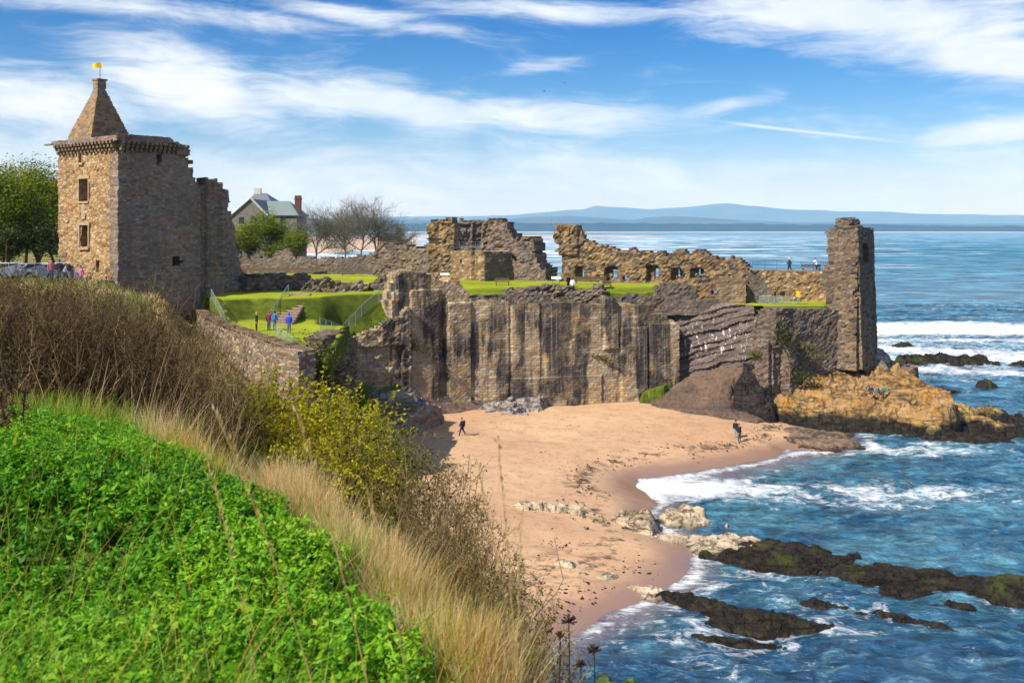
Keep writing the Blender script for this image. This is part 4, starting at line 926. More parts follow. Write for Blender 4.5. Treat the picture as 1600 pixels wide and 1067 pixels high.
# ------------------------------------------------------------------ corner tower above the sea
def corner_tower():
    A, B, C = np.array(P(1294, 0, 113.2)[:2]), np.array(P(1341, 0, 111.2)[:2]), np.array(P(1366, 0, 115.5)[:2]); D = A + C - B + np.array([0, .5])
    h = lambda py: CZ - (py - HY) / FPX * 112
    t = thing('corner_tower', 'tall square corner tower with arched window standing above the sea', 'tower', (*((A + C) / 2), h(565)))
    masonry('seaward_wall', M['sea_tower'], [(1340.5, 111.2), (1366, 115.5)], [(1340.5, 353), (1352, 355), (1365, 357), (1365, 582), (1340.5, 578)],
            [[(1346, 385), (1348, 380), (1352, 379), (1355, 381), (1356, 386), (1356, 409), (1346, 409)]], thick=1.3, cell=.24, amp=.06, parent=t, seed=33, rag=.3, batter=.03)
    masonry('landward_wall', M['sea_tower'], [(1284, 113.8), (1341, 111.2)], [(1291, 364), (1293, 358), (1300, 356), (1306, 353), (1318, 353), (1341, 353), (1341, 578), (1298, 574), (1290, 520), (1292, 490), (1292, 462), (1284, 440), (1282, 426), (1288, 420), (1294, 410), (1293, 392), (1295, 380), (1292, 372)],
            thick=1.6, cell=.26, amp=.10, parent=t, seed=34, rag=1.0, batter=.05)
    masonry('rear_wall', M['sea_tower'], None, [(0, h(357)), (np.linalg.norm(D - C) + np.linalg.norm(A - D), h(360)), (np.linalg.norm(D - C) + np.linalg.norm(A - D), h(560)), (0, h(575))], pts=[C, D, A], uz=True, thick=1.2, cell=.5, amp=.08, parent=t, seed=35, rag=.3)
    masonry('crown', M['sea_tower'], [(1303, 113.6), (1330, 112.4), (1346, 113.4)], [(1303, 358), (1305, 349), (1309, 341), (1318, 340), (1335, 341), (1344, 345), (1345, 358)], thick=2.2, cell=.24, amp=.12, parent=t, seed=36, rag=.5)
    c = (A + C) / 2
    mb = MB(); mb.box((*c, h(358)), (3.4, 3.4, .3), math.atan2(*(C - B)[::-1])); mb.obj('roof_slab', M['corbel'], t)
    mb = MB(); mb.box((*c, h(420)), (3.0, 3.0, .3), math.atan2(*(C - B)[::-1])); mb.obj('floor_slab', M['corbel'], t)
corner_tower()

# ------------------------------------------------------------------ sea-facing walls
rl = [(620, 641, 424, 470, .1), (641, 683, 455, 640, .28), (683, 696, 462, 560, -.45), (697, 736, 475, 645, .3), (797, 800, 470, 620, -.2), (846, 851, 472, 590, -.15),
      (942, 965, 466, 545, .25), (968, 1012, 512, 645, .25), (1014, 1058, 490, 504, .25), (1014, 1058, 506, 645, .6), (800, 940, 590, 650, .18)]
rl = [(a, b, c, d, e) for a, b, c, d, e in rl]
ruin('sea_wall', 'high buttressed castle wall streaked black and ochre above the beach', 'wall', 'seawall', [(612, 101.6), (640, 103), (735, 106.5), (850, 108.5), (950, 110.5), (1057, 113)],
     [(612, 478), (617, 455), (620, 437), (632, 425), (643, 423), (655, 428), (664, 428), (676, 432), (690, 440), (697, 441), (704, 433), (716, 434), (724, 446), (731, 460), (737, 470), (760, 470), (794, 470), (797, 477), (802, 482), (815, 478), (838, 474), (850, 476), (870, 474), (940, 473), (944, 467), (953, 464), (962, 467), (966, 476), (990, 478), (1010, 477), (1014, 482), (1040, 484), (1044, 500), (1056, 504), (1057, 610), (985, 650), (860, 660), (800, 655), (720, 662), (660, 655), (612, 640)],
     thick=2.4, cell=.26, amp=.038, seed=40, rag=.45, relief=rl, batter=.015)
ruin('sea_wall', 'lower sloping wall with dark overhang shadow left of the buttressed wall', 'wall', 'seawall', [(543, 99), (600, 100.5), (642, 102.2)],
     [(543, 530), (556, 523), (575, 518), (595, 508), (615, 497), (628, 491), (634, 480), (642, 480), (642, 645), (543, 645)], thick=2.0, cell=.27, amp=.12, seed=41, rag=.4, relief=[(543, 630, 545, 645, -.45), (620, 642, 480, 530, .2)])
ruin('retaining_wall', 'pale coped wall sloping down below the lower lawn toward the hill', 'wall', 'pale', [(300, 101.5), (345, 88), (405, 79.5), (474, 71.5)],
     [(300, 484), (322, 499), (360, 514), (400, 527), (440, 540), (470, 549), (474, 551), (474, 640), (400, 640), (300, 560)], thick=.9, cell=.26, amp=.06, seed=42, rag=.12)
mb = MB(); pp = [np.array([(a - 800) / FPX * b, b, CZ - (c - HY) / FPX * b]) for a, b, c in ((302, 100.8, 484), (345, 88, 508), (405, 79.5, 528), (474, 71.5, 550.5))]
for i in range(3):
    n = int(np.linalg.norm(pp[i + 1] - pp[i]) / .55); d = (pp[i + 1] - pp[i]); rz = math.atan2(d[1], d[0])
    for k in range(n):
        c = pp[i] + d * (k + .5) / n; mb.box((c[0] + .35, c[1] + .2, c[2] + .06), (.53, 1.05, .22), rz, jit=.04)
tag(mb.obj('wall_coping', M['corbel']), 'row of rough coping stones along the retaining wall top', 'coping')
mb = MB(); a = np.array(P(474, 551, 71.5)); 
masonry_end = ruin('retaining_wall', 'pale squared end pier of the retaining wall', 'wall', 'pale', [(470, 71), (477, 71.3)], [(466, 549), (476, 549), (478, 640), (466, 640)], thick=2.0, cell=.3, amp=.04, seed=43, rag=.1)
masonry_end['category'] = 'pier'
ruin('curtain_wall', 'brown rubble curtain wall with green tufts under the corner tower', 'wall', 'rubble_brown', [(1172, 108.5), (1212, 107.7), (1262, 110.2), (1318, 112.4)],
     [(1176, 640), (1178, 560), (1172, 522), (1178, 500), (1190, 484), (1230, 482), (1290, 482), (1316, 486), (1322, 560), (1316, 640)], thick=3.0, cell=.28, amp=.10, seed=44, rag=.5,
     relief=[(1182, 1202, 530, 640, .5), (1228, 1242, 540, 640, .45), (1210, 1226, 545, 640, -.4)])
# bedded cliff between the walls
def cliff():
    pl = [np.array(p) for p in plan_of([(1040, 115.5), (1060, 115.2), (1120, 114.2), (1180, 111.5)])]
    L = np.concatenate([[0], np.cumsum([np.linalg.norm(pl[i + 1] - pl[i]) for i in range(3)])])
    U = np.arange(0, L[-1], .2); Z = np.arange(1, 13.3, .16); u, z = np.meshgrid(U, Z, indexing='ij')
    seg = np.clip(np.searchsorted(L, u.ravel(), side='right') - 1, 0, 2).reshape(u.shape); A = np.array(pl); D = np.diff(A, axis=0); D /= np.linalg.norm(D, axis=1, keepdims=True)
    b = A[seg] + D[seg] * (u - L[seg])[..., None]
    q = z - .30 * u + .25 * fbm(xyz(u * .3, z * .3, 1), 3, 5); th = .62 + .2 * fbm(xyz(q * .4, 0 * q, 4), 2, 8)
    ph = (q / .7) % 1; led = sst(.0, .8, ph) * .20 - .24 * (fbm(xyz(np.floor(q / .7) * 3.3, u * .15, 2), 2, 9))
    off = led + (13.3 - z) * -.22 + .22 * fbm(xyz(u * .8, z * .8, 3), 5, 10, .65)
    V = np.concatenate([b + np.array([0, 1]) * off[..., None], z[..., None]], -1)
    vid = np.arange(u.size).reshape(u.shape); Q = np.stack([vid[:-1, :-1], vid[1:, :-1], vid[1:, 1:], vid[:-1, 1:]], -1).reshape(-1, 4)
    uv = np.stack([u.ravel(), z.ravel()], -1)[Q].reshape(-1, 2)
    o = build('cliff', V.reshape(-1, 3), Q, M['strata'], uv=uv); tag(o, 'dark layered cliff face with white bird streaks between the walls', 'cliff')
    X, Y = grid_xy(18, 29.5, 110.5, 119, .4); cl = np.array(pl); o = sheet('cliff_top', X, Y, 12.98 + .06 * fbm(xyz(X, Y), 3, 12), M['lawn'], Y > np.interp(X, cl[:, 0], cl[:, 1]) + .25); tag(o, kind='structure')
cliff()
# ------------------------------------------------------------------ rocks
def pl(pts): return [G(*p)[:2] for p in pts]
def pY(pts): return plan_of(pts)
def top(pts): return RBF([P(a, b, y) for a, b, y in pts])
def rocks(name, label, mat, poly, tp, cat='rock', group=None, **k):
    return tag(rock(name, M[mat], poly, tp, **k), label, cat, group)
rocks('golden_rock', 'big golden lichen covered rock below the corner tower', 'gold_rock',
      pY([(1186, 107.5), (1200, 106.2), (1240, 105.2), (1300, 104), (1360, 102.3), (1430, 100), (1488, 98.6), (1500, 101), (1494, 106), (1450, 112), (1410, 117), (1365, 120), (1310, 115), (1250, 111.5), (1190, 109.5)]),
      top([(1200, 628, 107.4), (1250, 607, 108.3), (1290, 592, 109.5), (1330, 583, 111.5), (1365, 572, 114), (1240, 632, 106.2), (1300, 648, 104.8), (1300, 612, 107), (1350, 640, 103.8), (1360, 605, 107.5), (1400, 615, 104), (1400, 608, 107), (1420, 655, 101.2), (1440, 608, 106), (1465, 618, 102), (1484, 632, 99.6), (1470, 612, 106), (1400, 585, 114), (1440, 598, 111)]),
      g=.24, edge=.6, rough=.5, blocks=(1.9, .9, -.5, .24), seed=101, strata=.45, dip=(.06, .1))
rocks('boulder', 'grey angular boulder wedged at the foot of the corner tower', 'grey_rock', pY([(1350, 114), (1372, 112.5), (1396, 113), (1400, 118), (1380, 121), (1360, 119)]), top([(1360, 548, 117), (1372, 545, 116), (1385, 570, 114), (1398, 585, 114), (1370, 580, 113)]), group='boulders by the corner tower', g=.3, edge=.8, rough=.4, seed=102)
rocks('boulder', 'dark square boulder right of the corner tower by the surf', 'shore_rock', pY([(1396, 116), (1436, 115), (1438, 119), (1400, 121)]), top([(1400, 572, 118), (1434, 575, 117), (1420, 570, 119)]), group='boulders by the corner tower', g=.3, edge=.5, rough=.3, seed=103)
rocks('weed_ledge', 'long weed covered skerry running right from the golden rock', 'gold_weed', pY([(1440, 99.4), (1500, 97.6), (1560, 97.2), (1640, 97), (1760, 99), (1760, 106), (1640, 108), (1560, 112), (1490, 112), (1450, 108)]),
      top([(1460, 628, 106), (1500, 642, 107), (1500, 666, 100.5), (1540, 656, 107), (1600, 674, 104), (1600, 687, 99), (1700, 682, 102), (1520, 679, 98.8), (1560, 667, 103)]), cat='rock ledge', g=.28, edge=.7, rough=.5, blocks=(2.2, .8, -.4, .3), seed=104, strata=.4)
for px, Y, hw, hd, h, lb in [(1402, 178, 3.0, 2.0, .65, 'small black skerry nearest the big breaker'), (1478, 157, 9.0, 4.0, 1.25, 'long brown skerry in white surf beyond the corner tower'), (1625, 155, 5.0, 2.5, .8, 'black skerry at the right edge in surf'),
                             (1543, 133, 1.9, 1.2, .75, 'tiny dark rock awash beyond the weedy skerry'), (1490, 128, 2.3, 1.2, .55, 'low wet rock just behind the golden rock')]:
    c = np.array([(px - 800) / FPX * Y, Y]); a = np.linspace(0, 2 * math.pi, 14, endpoint=False)
    rocks('skerry', lb, 'weed_rock', [c + np.array([math.cos(t) * hw, math.sin(t) * hd]) for t in a], h, group='rocks out in the surf', g=.3, edge=min(hw, hd) * .6, blocks=(1.5, .7, -.4, .25), rough=.35, seed=int(px), zb=0)
# sloping rock shelf under the cliff and the black wet rock beside it
rocks('rock_shelf', 'smooth brown rock ramp rising from the sand to the layered cliff', 'ramp', pY([(978, 108.6), (1000, 106.5), (1060, 104), (1130, 103), (1205, 102), (1216, 105), (1200, 107.5), (1165, 108.2), (1192, 110), (1190, 113.5), (1120, 115.4), (1050, 116), (1030, 112.5), (1000, 110.5)]),
      top([(985, 638, 108.8), (1030, 622, 109.8), (1060, 598, 112), (1065, 585, 114), (1120, 572, 113.5), (1180, 562, 111.5), (1140, 600, 109.4), (1110, 630, 107), (1060, 645, 105.5), (1000, 650, 107), (1180, 655, 104), (1200, 668, 102.8), (1100, 662, 104), (1150, 638, 106.8), (1185, 647, 106.8), (1205, 650, 106.3), (1186, 572, 110.4)]), cat='rock shelf', g=.28, edge=1.7, power=.6, rough=.16, seed=110, blocks=(2.6, .9, .35, .05))
rocks('wet_shade_rock', 'black wet rock with painted shade at the foot of the curtain wall', 'black_rock', pY([(1140, 107.6), (1162, 106), (1203, 103.9), (1219, 104.9), (1212, 108.4), (1186, 109.8), (1158, 109.8)]), top([(1148, 592, 107.9), (1185, 574, 108.9), (1166, 606, 106.7), (1200, 640, 104.7), (1213, 620, 106.7)]), cat='rock', g=.22, edge=.6, rough=.4, blocks=(.8, .5, .4, .4), seed=111)  # wet rock; its black colour also holds the shade under the curtain wall
rocks('shore_rock', 'flat brown weedy rock apron between the couple and the golden rock', 'shore_rock', pl([(1195, 678, .6), (1240, 700, .2), (1300, 708, 0), (1372, 706, 0), (1330, 690, 0), (1345, 676, .2), (1280, 672, .3), (1225, 662, .5)]), .55, cat='rock', g=.3, edge=1.4, rough=.22, seed=112)
# outcrops at the foot of the sea wall
rocks('rock_outcrop', 'grey slabby outcrop with turf at the foot of the lower sea wall', 'grey_rock', pY([(556, 96), (600, 97.5), (640, 98.8), (662, 100.5), (664, 104), (640, 104.5), (600, 103), (556, 101)]), top([(560, 640, 98), (600, 632, 99.5), (625, 610, 101), (645, 612, 102.2), (655, 640, 101.2), (610, 645, 98.5)]), cat='rock', g=.3, edge=.9, rough=.3, seed=113, strata=.5, blocks=(1.4, .7, .3, .3))
rocks('turf_bank', 'dark green turf strip under the lower sea wall', 'moss', pY([(548, 98), (575, 99), (615, 100), (648, 102), (640, 104), (600, 102.5), (552, 101)]), top([(555, 624, 99), (600, 618, 100.5), (640, 602, 102.3)]), cat='grass bank', g=.3, edge=.8, rough=.2, seed=114)
rocks('rock_outcrop', 'pale rock shelf sloping to sand at the middle of the sea wall', 'grey_rock', pY([(716, 104.8), (745, 103.4), (790, 102), (835, 103), (858, 106), (858, 110), (800, 110), (725, 107.8)]), top([(725, 648, 106.5), (770, 640, 105), (800, 655, 102.6), (820, 625, 106.2), (850, 606, 108.4), (853, 640, 105), (785, 620, 108)]), cat='rock', g=.3, edge=.9, rough=.3, seed=115, strata=.5, blocks=(1.4, .7, .3, .3))
rocks('turf_bank', 'bright turf strip climbing the middle of the sea wall foot', 'moss', pY([(720, 106), (770, 106), (820, 107.6), (838, 109), (800, 109.5), (730, 107.8)]), top([(725, 638, 106.8), (780, 618, 107.8), (832, 600, 108.8), (780, 632, 106.6)]), cat='grass bank', g=.3, edge=.7, rough=.25, seed=116)
rocks('turf_bank', 'small turf strip where the sea wall meets the rock ramp', 'moss', pY([(990, 109.6), (1040, 109.8), (1062, 112), (1050, 113.5), (1000, 111.5)]), top([(1000, 612, 110.4), (1055, 592, 112.4), (1030, 604, 110.6)]), cat='grass bank', g=.3, edge=.6, rough=.2, seed=117)
ruin('quay_wall', 'low grey masonry quay stub on the sand left of the lone walker', 'wall', 'quay', [(548, 87.5), (640, 92), (694, 99.2)], [(548, 658), (600, 653), (640, 648), (655, 639), (664, 632), (691, 634), (693, 663), (660, 680), (640, 700), (548, 706)], thick=4.0, cell=.27, amp=.12, seed=50, rag=.4)
ruin('rubble_buttress', 'rough rock and rubble stump between lower lawn and sea wall', 'rock', 'rubble', [(478, 72.3), (505, 78), (532, 85), (552, 99)], [(476, 562), (490, 556), (500, 540), (508, 527), (522, 521), (540, 522), (552, 532), (556, 560), (560, 690), (476, 690)], thick=1.3, cell=.3, amp=.35, seed=51, rag=.8)

# ------------------------------------------------------------------ ledges on the beach and in the shallows
def ledge(name, label, mat, front, back, h, group=None, **k):
    k.setdefault('grow', .16)
    poly = pl([(a, b, 0) for a, b in front]) + pl([(a, b, h) for a, b in back][::-1])
    k.setdefault('g', .15); k.setdefault('edge', .3); k.setdefault('rough', .2); k.setdefault('sink', .25); k.setdefault('power', .4); k.setdefault('blocks', (1.9, .55, -.52, .17))
    return rocks(name, label, mat, poly, h, group=group, **k)
def ledge_s(name, label, mat, front, back, z, h, **k):
    q = pl([(a, b, z) for a, b in front]); z = float(np.mean([beach_f(u[0], u[1]) for u in q])) - .05
    poly = pl([(a, b, z) for a, b in front]) + pl([(a, b, z + h) for a, b in back][::-1])
    k.setdefault('g', .16); k.setdefault('edge', .4); k.setdefault('rough', .18); k.setdefault('sink', .3); k.setdefault('blocks', (1.3, .6, -.52, .12))
    return rocks(name, label, mat, poly, z + h, zb=z, **k)
gr = 'pale stones lying on the sand'
for i, (x0, x1, y0, y1, h, lb) in enumerate([(792, 832, 781, 794, .3, 'flattest leftmost pale stone in the upper row on the sand'), (826, 852, 780, 797, .4, 'second pale stone of the upper row on the sand'), (848, 884, 782, 801, .42, 'broad pale stone mid upper row on the sand'), (880, 912, 786, 806, .4, 'last pale stone of the upper row before the slabs'),
                                     (862, 882, 872, 884, .25, 'tiny white stone starting the lower row on the sand'), (878, 898, 871, 889, .38, 'round dark topped stone in the lower row'), (892, 926, 880, 900, .22, 'flat pale stone after the round one in the lower row'), (920, 962, 890, 910, .2, 'flat pale stone midway down the lower row'), ]):
    xm = (x0 + x1) / 2
    ledge_s('beach_stone', lb, 'ledge', [(x0 - 6, (y0 + y1) / 2 + 1), (xm - 6, y1), (xm + 9, y1 + 1), (x1 + 6, (y0 + y1) / 2 + 4)], [(x0 - 2, y0 + 3), (xm, y0), (x1 + 2, y0 + 3)], .8 if i < 4 else .65, h, group=gr, seed=200 + i, g=.13, edge=.3, rough=.12)
ledge_s('rock_slab', 'smooth pale slab rock on the sand left of its split twin', 'ledge', [(938, 812), (975, 828), (1020, 836), (1028, 826)], [(940, 806), (965, 797), (1000, 790), (1027, 789)], .4, .75, group='split slab rocks', seed=210, edge=.5, rough=.35, strata=.3)
ledge_s('rock_slab', 'high pale slab rock at the water edge right of its twin', 'ledge', [(1023, 826), (1040, 838), (1085, 840), (1112, 836), (1148, 830)], [(1024, 800), (1040, 788), (1085, 788), (1110, 797), (1140, 822)], .3, 1.15, group='split slab rocks', seed=211, edge=.45, rough=.4, strata=.4)
ledge('rock_ledge', 'green algae topped ledge running out below the pale slabs', 'ledge', [(1035, 852), (1090, 866), (1140, 872), (1200, 868), (1215, 858)], [(1050, 838), (1110, 834), (1180, 836), (1205, 846)], .45, cat='rock ledge', seed=212, edge=.5)
ledge('weed_ledge', 'black weed covered ledge beside the green algae ledge', 'weed_rock', [(1095, 872), (1150, 884), (1210, 893), (1250, 892), (1330, 886), (1345, 874)], [(1120, 860), (1180, 850), (1250, 851), (1320, 862)], .75, cat='rock ledge', seed=213)
ledge('weed_ledge', 'small black weed rock wedged between the two long black ledges', 'weed_rock', [(1232, 894), (1256, 900), (1280, 894)], [(1240, 882), (1275, 882)], .4, cat='rock ledge', seed=214)
ledge('weed_ledge', 'longest black weed ledge reaching the right edge of view', 'weed_rock', [(1262, 896), (1300, 906), (1340, 916), (1420, 922), (1500, 934), (1570, 944), (1680, 960)], [(1275, 884), (1310, 878), (1370, 876), (1440, 884), (1500, 890), (1560, 898), (1690, 912)], .7, cat='rock ledge', seed=215)
ledge('rock_ledge', 'whitish flat broken rock at the head of the lower weed ledge', 'ledge', [(945, 912), (985, 932), (1025, 942), (1045, 934)], [(955, 899), (990, 902), (1030, 918)], .25, cat='rock ledge', seed=216, edge=.35, rough=.15)
ledge('weed_ledge', 'black weed ledge with bright green tip below the whitish rock', 'weed_rock', [(1022, 936), (1070, 950), (1120, 966), (1160, 976), (1205, 970), (1208, 958)], [(1030, 920), (1070, 924), (1120, 932), (1170, 944), (1205, 950)], .5, cat='rock ledge', seed=217)
ledge('weed_ledge', 'ragged black weed rock at the end of the lower ledge', 'weed_rock', [(1196, 970), (1230, 982), (1270, 986), (1304, 980)], [(1205, 957), (1240, 960), (1300, 974)], .4, cat='rock ledge', seed=218)
ledge('weed_ledge', 'thin black weed rock nearest the viewer in the water', 'weed_rock', [(1066, 994), (1120, 1004), (1180, 1011), (1230, 1008)], [(1070, 990), (1130, 990), (1165, 994), (1228, 1004)], .22, cat='rock ledge', seed=219, edge=.4, rough=.15)
ledge('weed_ledge', 'small black weed rock between the lower and the longest ledge', 'weed_rock', [(1240, 944), (1280, 952), (1325, 952)], [(1245, 936), (1270, 934), (1318, 946)], .28, cat='rock ledge', seed=220, edge=.4, rough=.15)
ledge('weed_ledge', 'curved black weed rock in open water right of the lower ledge', 'weed_rock', [(1342, 960), (1400, 974), (1450, 984), (1515, 988)], [(1346, 954), (1390, 954), (1440, 964), (1512, 982)], .3, cat='rock ledge', seed=221, edge=.45, rough=.2)
ledge('weed_ledge', 'low black weed rock under the far end of the longest ledge', 'weed_rock', [(1450, 946), (1500, 954), (1550, 952)], [(1455, 938), (1500, 938), (1545, 946)], .25, cat='rock ledge', seed=222, edge=.4, rough=.15)
ledge('weed_ledge', 'green mossy boulder top just below the dead flower stems', 'green_rock', [(900, 1072), (950, 1080), (990, 1074)], [(905, 1064), (945, 1054), (985, 1066)], .5, cat='rock ledge', seed=223, edge=.5, rough=.1)
ledge('rock_ledge', 'brown flat rock shelf joining the green ledge to the black one', 'weed_rock', [(1150, 858), (1190, 868), (1260, 872), (1300, 866)], [(1160, 846), (1210, 842), (1262, 848), (1290, 854)], .5, cat='rock ledge', seed=230)
ledge('rock_ledge', 'pale low shelf at the foot of the high slab rock', 'ledge', [(1000, 846), (1040, 852), (1090, 850), (1150, 842)], [(1010, 836), (1060, 834), (1110, 832), (1140, 832)], .3, cat='rock ledge', seed=231)
ledge('weed_ledge', 'low black weed shelf in front of the longest ledge', 'weed_rock', [(1300, 916), (1360, 924), (1420, 934), (1470, 936)], [(1310, 906), (1370, 910), (1430, 920), (1465, 926)], .25, cat='rock ledge', seed=232)
ledge('weed_ledge', 'flat brown weed shelf at the tail of the lower ledge', 'weed_rock', [(1100, 974), (1140, 984), (1200, 990), (1240, 988)], [(1110, 966), (1150, 970), (1200, 976), (1230, 980)], .25, cat='rock ledge', seed=233)
ledge('rock_ledge', 'broken whitish stones trailing toward the whitish rock', 'ledge', [(925, 898), (950, 908), (975, 918)], [(930, 890), (958, 896), (985, 906)], .2, cat='rock ledge', seed=234, edge=.25)
# scraps of weed and pebbles along the tide lines
def tide_scraps(name, label, mat, n, lo, hi, sc):
    x = rng.uniform(-9, 40, n * 9); y = rng.uniform(44, 107, n * 9); z = beach_f(x, y); zz = z + fbm(xyz(x * .12, y * .12), 3, 90) * .22
    k = np.nonzero((zz > lo) & (zz < hi) & (fbm(xyz(x * .5, y * .8, 1), 3, 91) > .1))[0][:n]; x, y, z = x[k], y[k], z[k] + .03; s_ = rng.uniform(.35, 1, len(k)) ** 2 * sc
    o6 = np.array([(1, 0, 0), (0, .7, 0), (-1, 0, 0), (0, -.7, 0), (0, 0, .45), (0, 0, -.4)]); a = rng.uniform(0, math.pi, len(k))
    V = o6[None] * s_[:, None, None] * rng.uniform(.6, 1.3, (len(k), 6, 1)); V = np.stack([V[..., 0] * np.cos(a)[:, None] - V[..., 1] * np.sin(a)[:, None], V[..., 0] * np.sin(a)[:, None] + V[..., 1] * np.cos(a)[:, None], V[..., 2]], -1) + np.stack([x, y, z], -1)[:, None]
    t = np.array([[0, 1, 4], [1, 2, 4], [2, 3, 4], [3, 0, 4], [1, 0, 5], [2, 1, 5], [3, 2, 5], [0, 3, 5]]); T = (np.arange(len(k)) * 6)[:, None, None] + t[None]
    tag(build(name, V.reshape(-1, 3), T.reshape(-1, 3), M[mat]), label, 'beach debris', kind='stuff')
tide_scraps('seaweed_scraps', 'dark seaweed scraps along the tide line', 'black_rock', 1500, .45, 1.0, .17)
tide_scraps('pebbles', 'brown pebbles scattered over the sand', 'shore_rock', 1100, .3, 1.9, .10)
# ------------------------------------------------------------------ vegetation
def unit(v): return v / (np.linalg.norm(v, axis=-1, keepdims=True) + 1e-9)
def leafquads(C, D, W, ln, wd):
    """kite shaped leaves: base C, direction D, sideways W"""
    ln = np.asarray(ln)[:, None]; wd = np.asarray(wd)[:, None]
    nrm = unit(np.cross(D, W))
    V = np.stack([C, C + D * ln * .42 + W * wd * .5 + nrm * wd * .18, C + D * ln, C + D * ln * .42 - W * wd * .5 + nrm * wd * .18], 1)
    return V.reshape(-1, 3), np.arange(len(C) * 4).reshape(-1, 4)
def rand_leaves(C, ln, wd, droop=.2, flat=.6, r=rng):
    n = len(C); a = r.uniform(0, 2 * math.pi, n); e = r.normal(-droop, .45, n)
    D = np.stack([np.cos(a) * np.cos(e), np.sin(a) * np.cos(e), np.sin(e)], -1)
    up = unit(np.stack([r.normal(0, 1 - flat, n), r.normal(0, 1 - flat, n), np.ones(n)], -1))
    W = unit(np.cross(D, up)); return leafquads(C, D, W, ln * r.uniform(.6, 1.25, n), wd * r.uniform(.6, 1.2, n))
def blades(B, lean, h, w, seg=4, bend=.6, r=rng):
    """grass blades: roots B, lean vectors (horizontal, per unit height), heights h, widths w"""
    n = len(B); h = np.asarray(h)[:, None]; th = r.uniform(0, math.pi, n); side = np.stack([np.cos(th), np.sin(th) * .6, np.zeros(n)], -1)
    rows = []
    for i in range(seg + 1):
        t = i / seg
        c = B + np.concatenate([lean * h * (t * (1 - bend) + bend * t * t), h * (t - .18 * bend * t * t * np.linalg.norm(lean, axis=1, keepdims=True))], 1)
        ww = (w * (1 - t) ** .7 * .5 + w * .03)[:, None]; rows += [c - side * ww, c + side * ww]
    V = np.stack(rows, 1); k = 2 * (seg + 1)
    q = np.array([[2 * i, 2 * i + 1, 2 * i + 3, 2 * i + 2] for i in range(seg)])
    return V.reshape(-1, 3), (np.arange(n)[:, None, None] * k + q[None]).reshape(-1, 4), k
def blade_obj(name, mat, B, lean, h, w, parent=None, seg=4, bend=.6):
    V, Q, k = blades(B, lean, h, w, seg, bend); tint = np.repeat(rng.uniform(0, 1, len(B)), k)
    return build(name, V, Q, mat, parent, attrs={'tint': tint}, smooth=True)
# edge of the turf in plan: distance of the crest for each photo column
CR = [(-300, 12.5), (0, 9.6), (120, 9.2), (300, 8.5), (430, 7.5), (550, 6.5), (690, 5.2), (830, 4.0), (900, 3.2)]
def crest(x, y):
    """metres inside (+) or beyond (-) the crest line"""
    px = 800 + x / np.maximum(y, .3) * FPX
    return np.interp(px, [c[0] for c in CR], [c[1] for c in CR]) - y
def scatter(n, x0, x1, y0, y1, f):
    x = rng.uniform(x0, x1, n); y = rng.uniform(y0, y1, n); k = f(x, y) > rng.uniform(0, 1, n); return x[k], y[k]

# nettles: nodding leafy shoots in a dense bed
def in_view(x, y, m=140): 
    px = 800 + x / np.maximum(y, .3) * FPX; return (px > -m) & (px < 1000)
x, y = scatter(60000, -12, .6, 2.3, 10, lambda x, y: in_view(x, y, 900) * np.where(800 + x / y * FPX < -150, .5, 1) * sst(1.3, 1.9, crest(x, y) - .32 * sst(380, 560, 800 + x / y * FPX) + .30 * np.clip(4 - y, 0, 2) + .22 * fbm(xyz(x * .8, y * .8), 3, 5)) * np.where(y < 3.6, .6, 1) * (.3 + .7 * (fbm(xyz(x * 1.6, y * 1.6, 9), 3, 55) > -.35)))
clump = fbm(xyz(x * 1.1, y * 1.1, 2), 3, 15)
low = fbm(xyz(x * .45, y * .45, 6), 2, 18); ht = np.clip(.21 + .07 * clump + .06 * low, .08, .40) + rng.uniform(-.07, .07, len(x)); big = rng.uniform(.55, 1.5, len(x)); zg = hill(x, y)
Vs, Qs, T = [], [], []; nV = 0
for lv, (f, s) in enumerate([(1.0, .6), (.93, .85), (.8, 1.0), (.65, 1.1), (.5, 1.0)]):
    for rep in range(4):
        C = np.stack([x, y, zg + ht * f], -1) + rng.normal(0, .012, (len(x), 3))
        V, Q = rand_leaves(C, .049 * s * big, .026 * s * big, .3, .5); Vs.append(V); Qs.append(Q + nV); nV += len(V)
        T.append(np.repeat(np.clip(.38 + .2 * clump + .12 * low + .06 * (2 - lv) + rng.normal(0, .17, len(x)), 0, 1), 4))
k = rng.integers(0, len(x), 520); C = np.stack([x, y, zg + ht * rng.uniform(.6, 1.0, len(x))], -1)[k]; V, Q = rand_leaves(C, .12, .05, .05, .4); Vs.append(V); Qs.append(Q + nV); nV += len(V); T.append(np.repeat(np.clip(rng.normal(.55, .25, 520), 0, 1), 4))
o = build('nettle_bed', np.concatenate(Vs), np.concatenate(Qs), M['nettle'], attrs={'tint': np.concatenate(T)}); tag(o, 'bed of bright green nettles covering the near slope', 'nettles', kind='stuff')
# ground under it
gx = np.arange(-14, 3.1, .15); gy = np.arange(-1, 15, .15); X, Y = np.meshgrid(gx, gy, indexing='ij')
o = sheet('near_turf', X, Y, hill(X, Y) + .03, M['soil'], (crest(X, Y) > -1.6) & (np.abs(X) < 14)); tag(o, kind='structure')
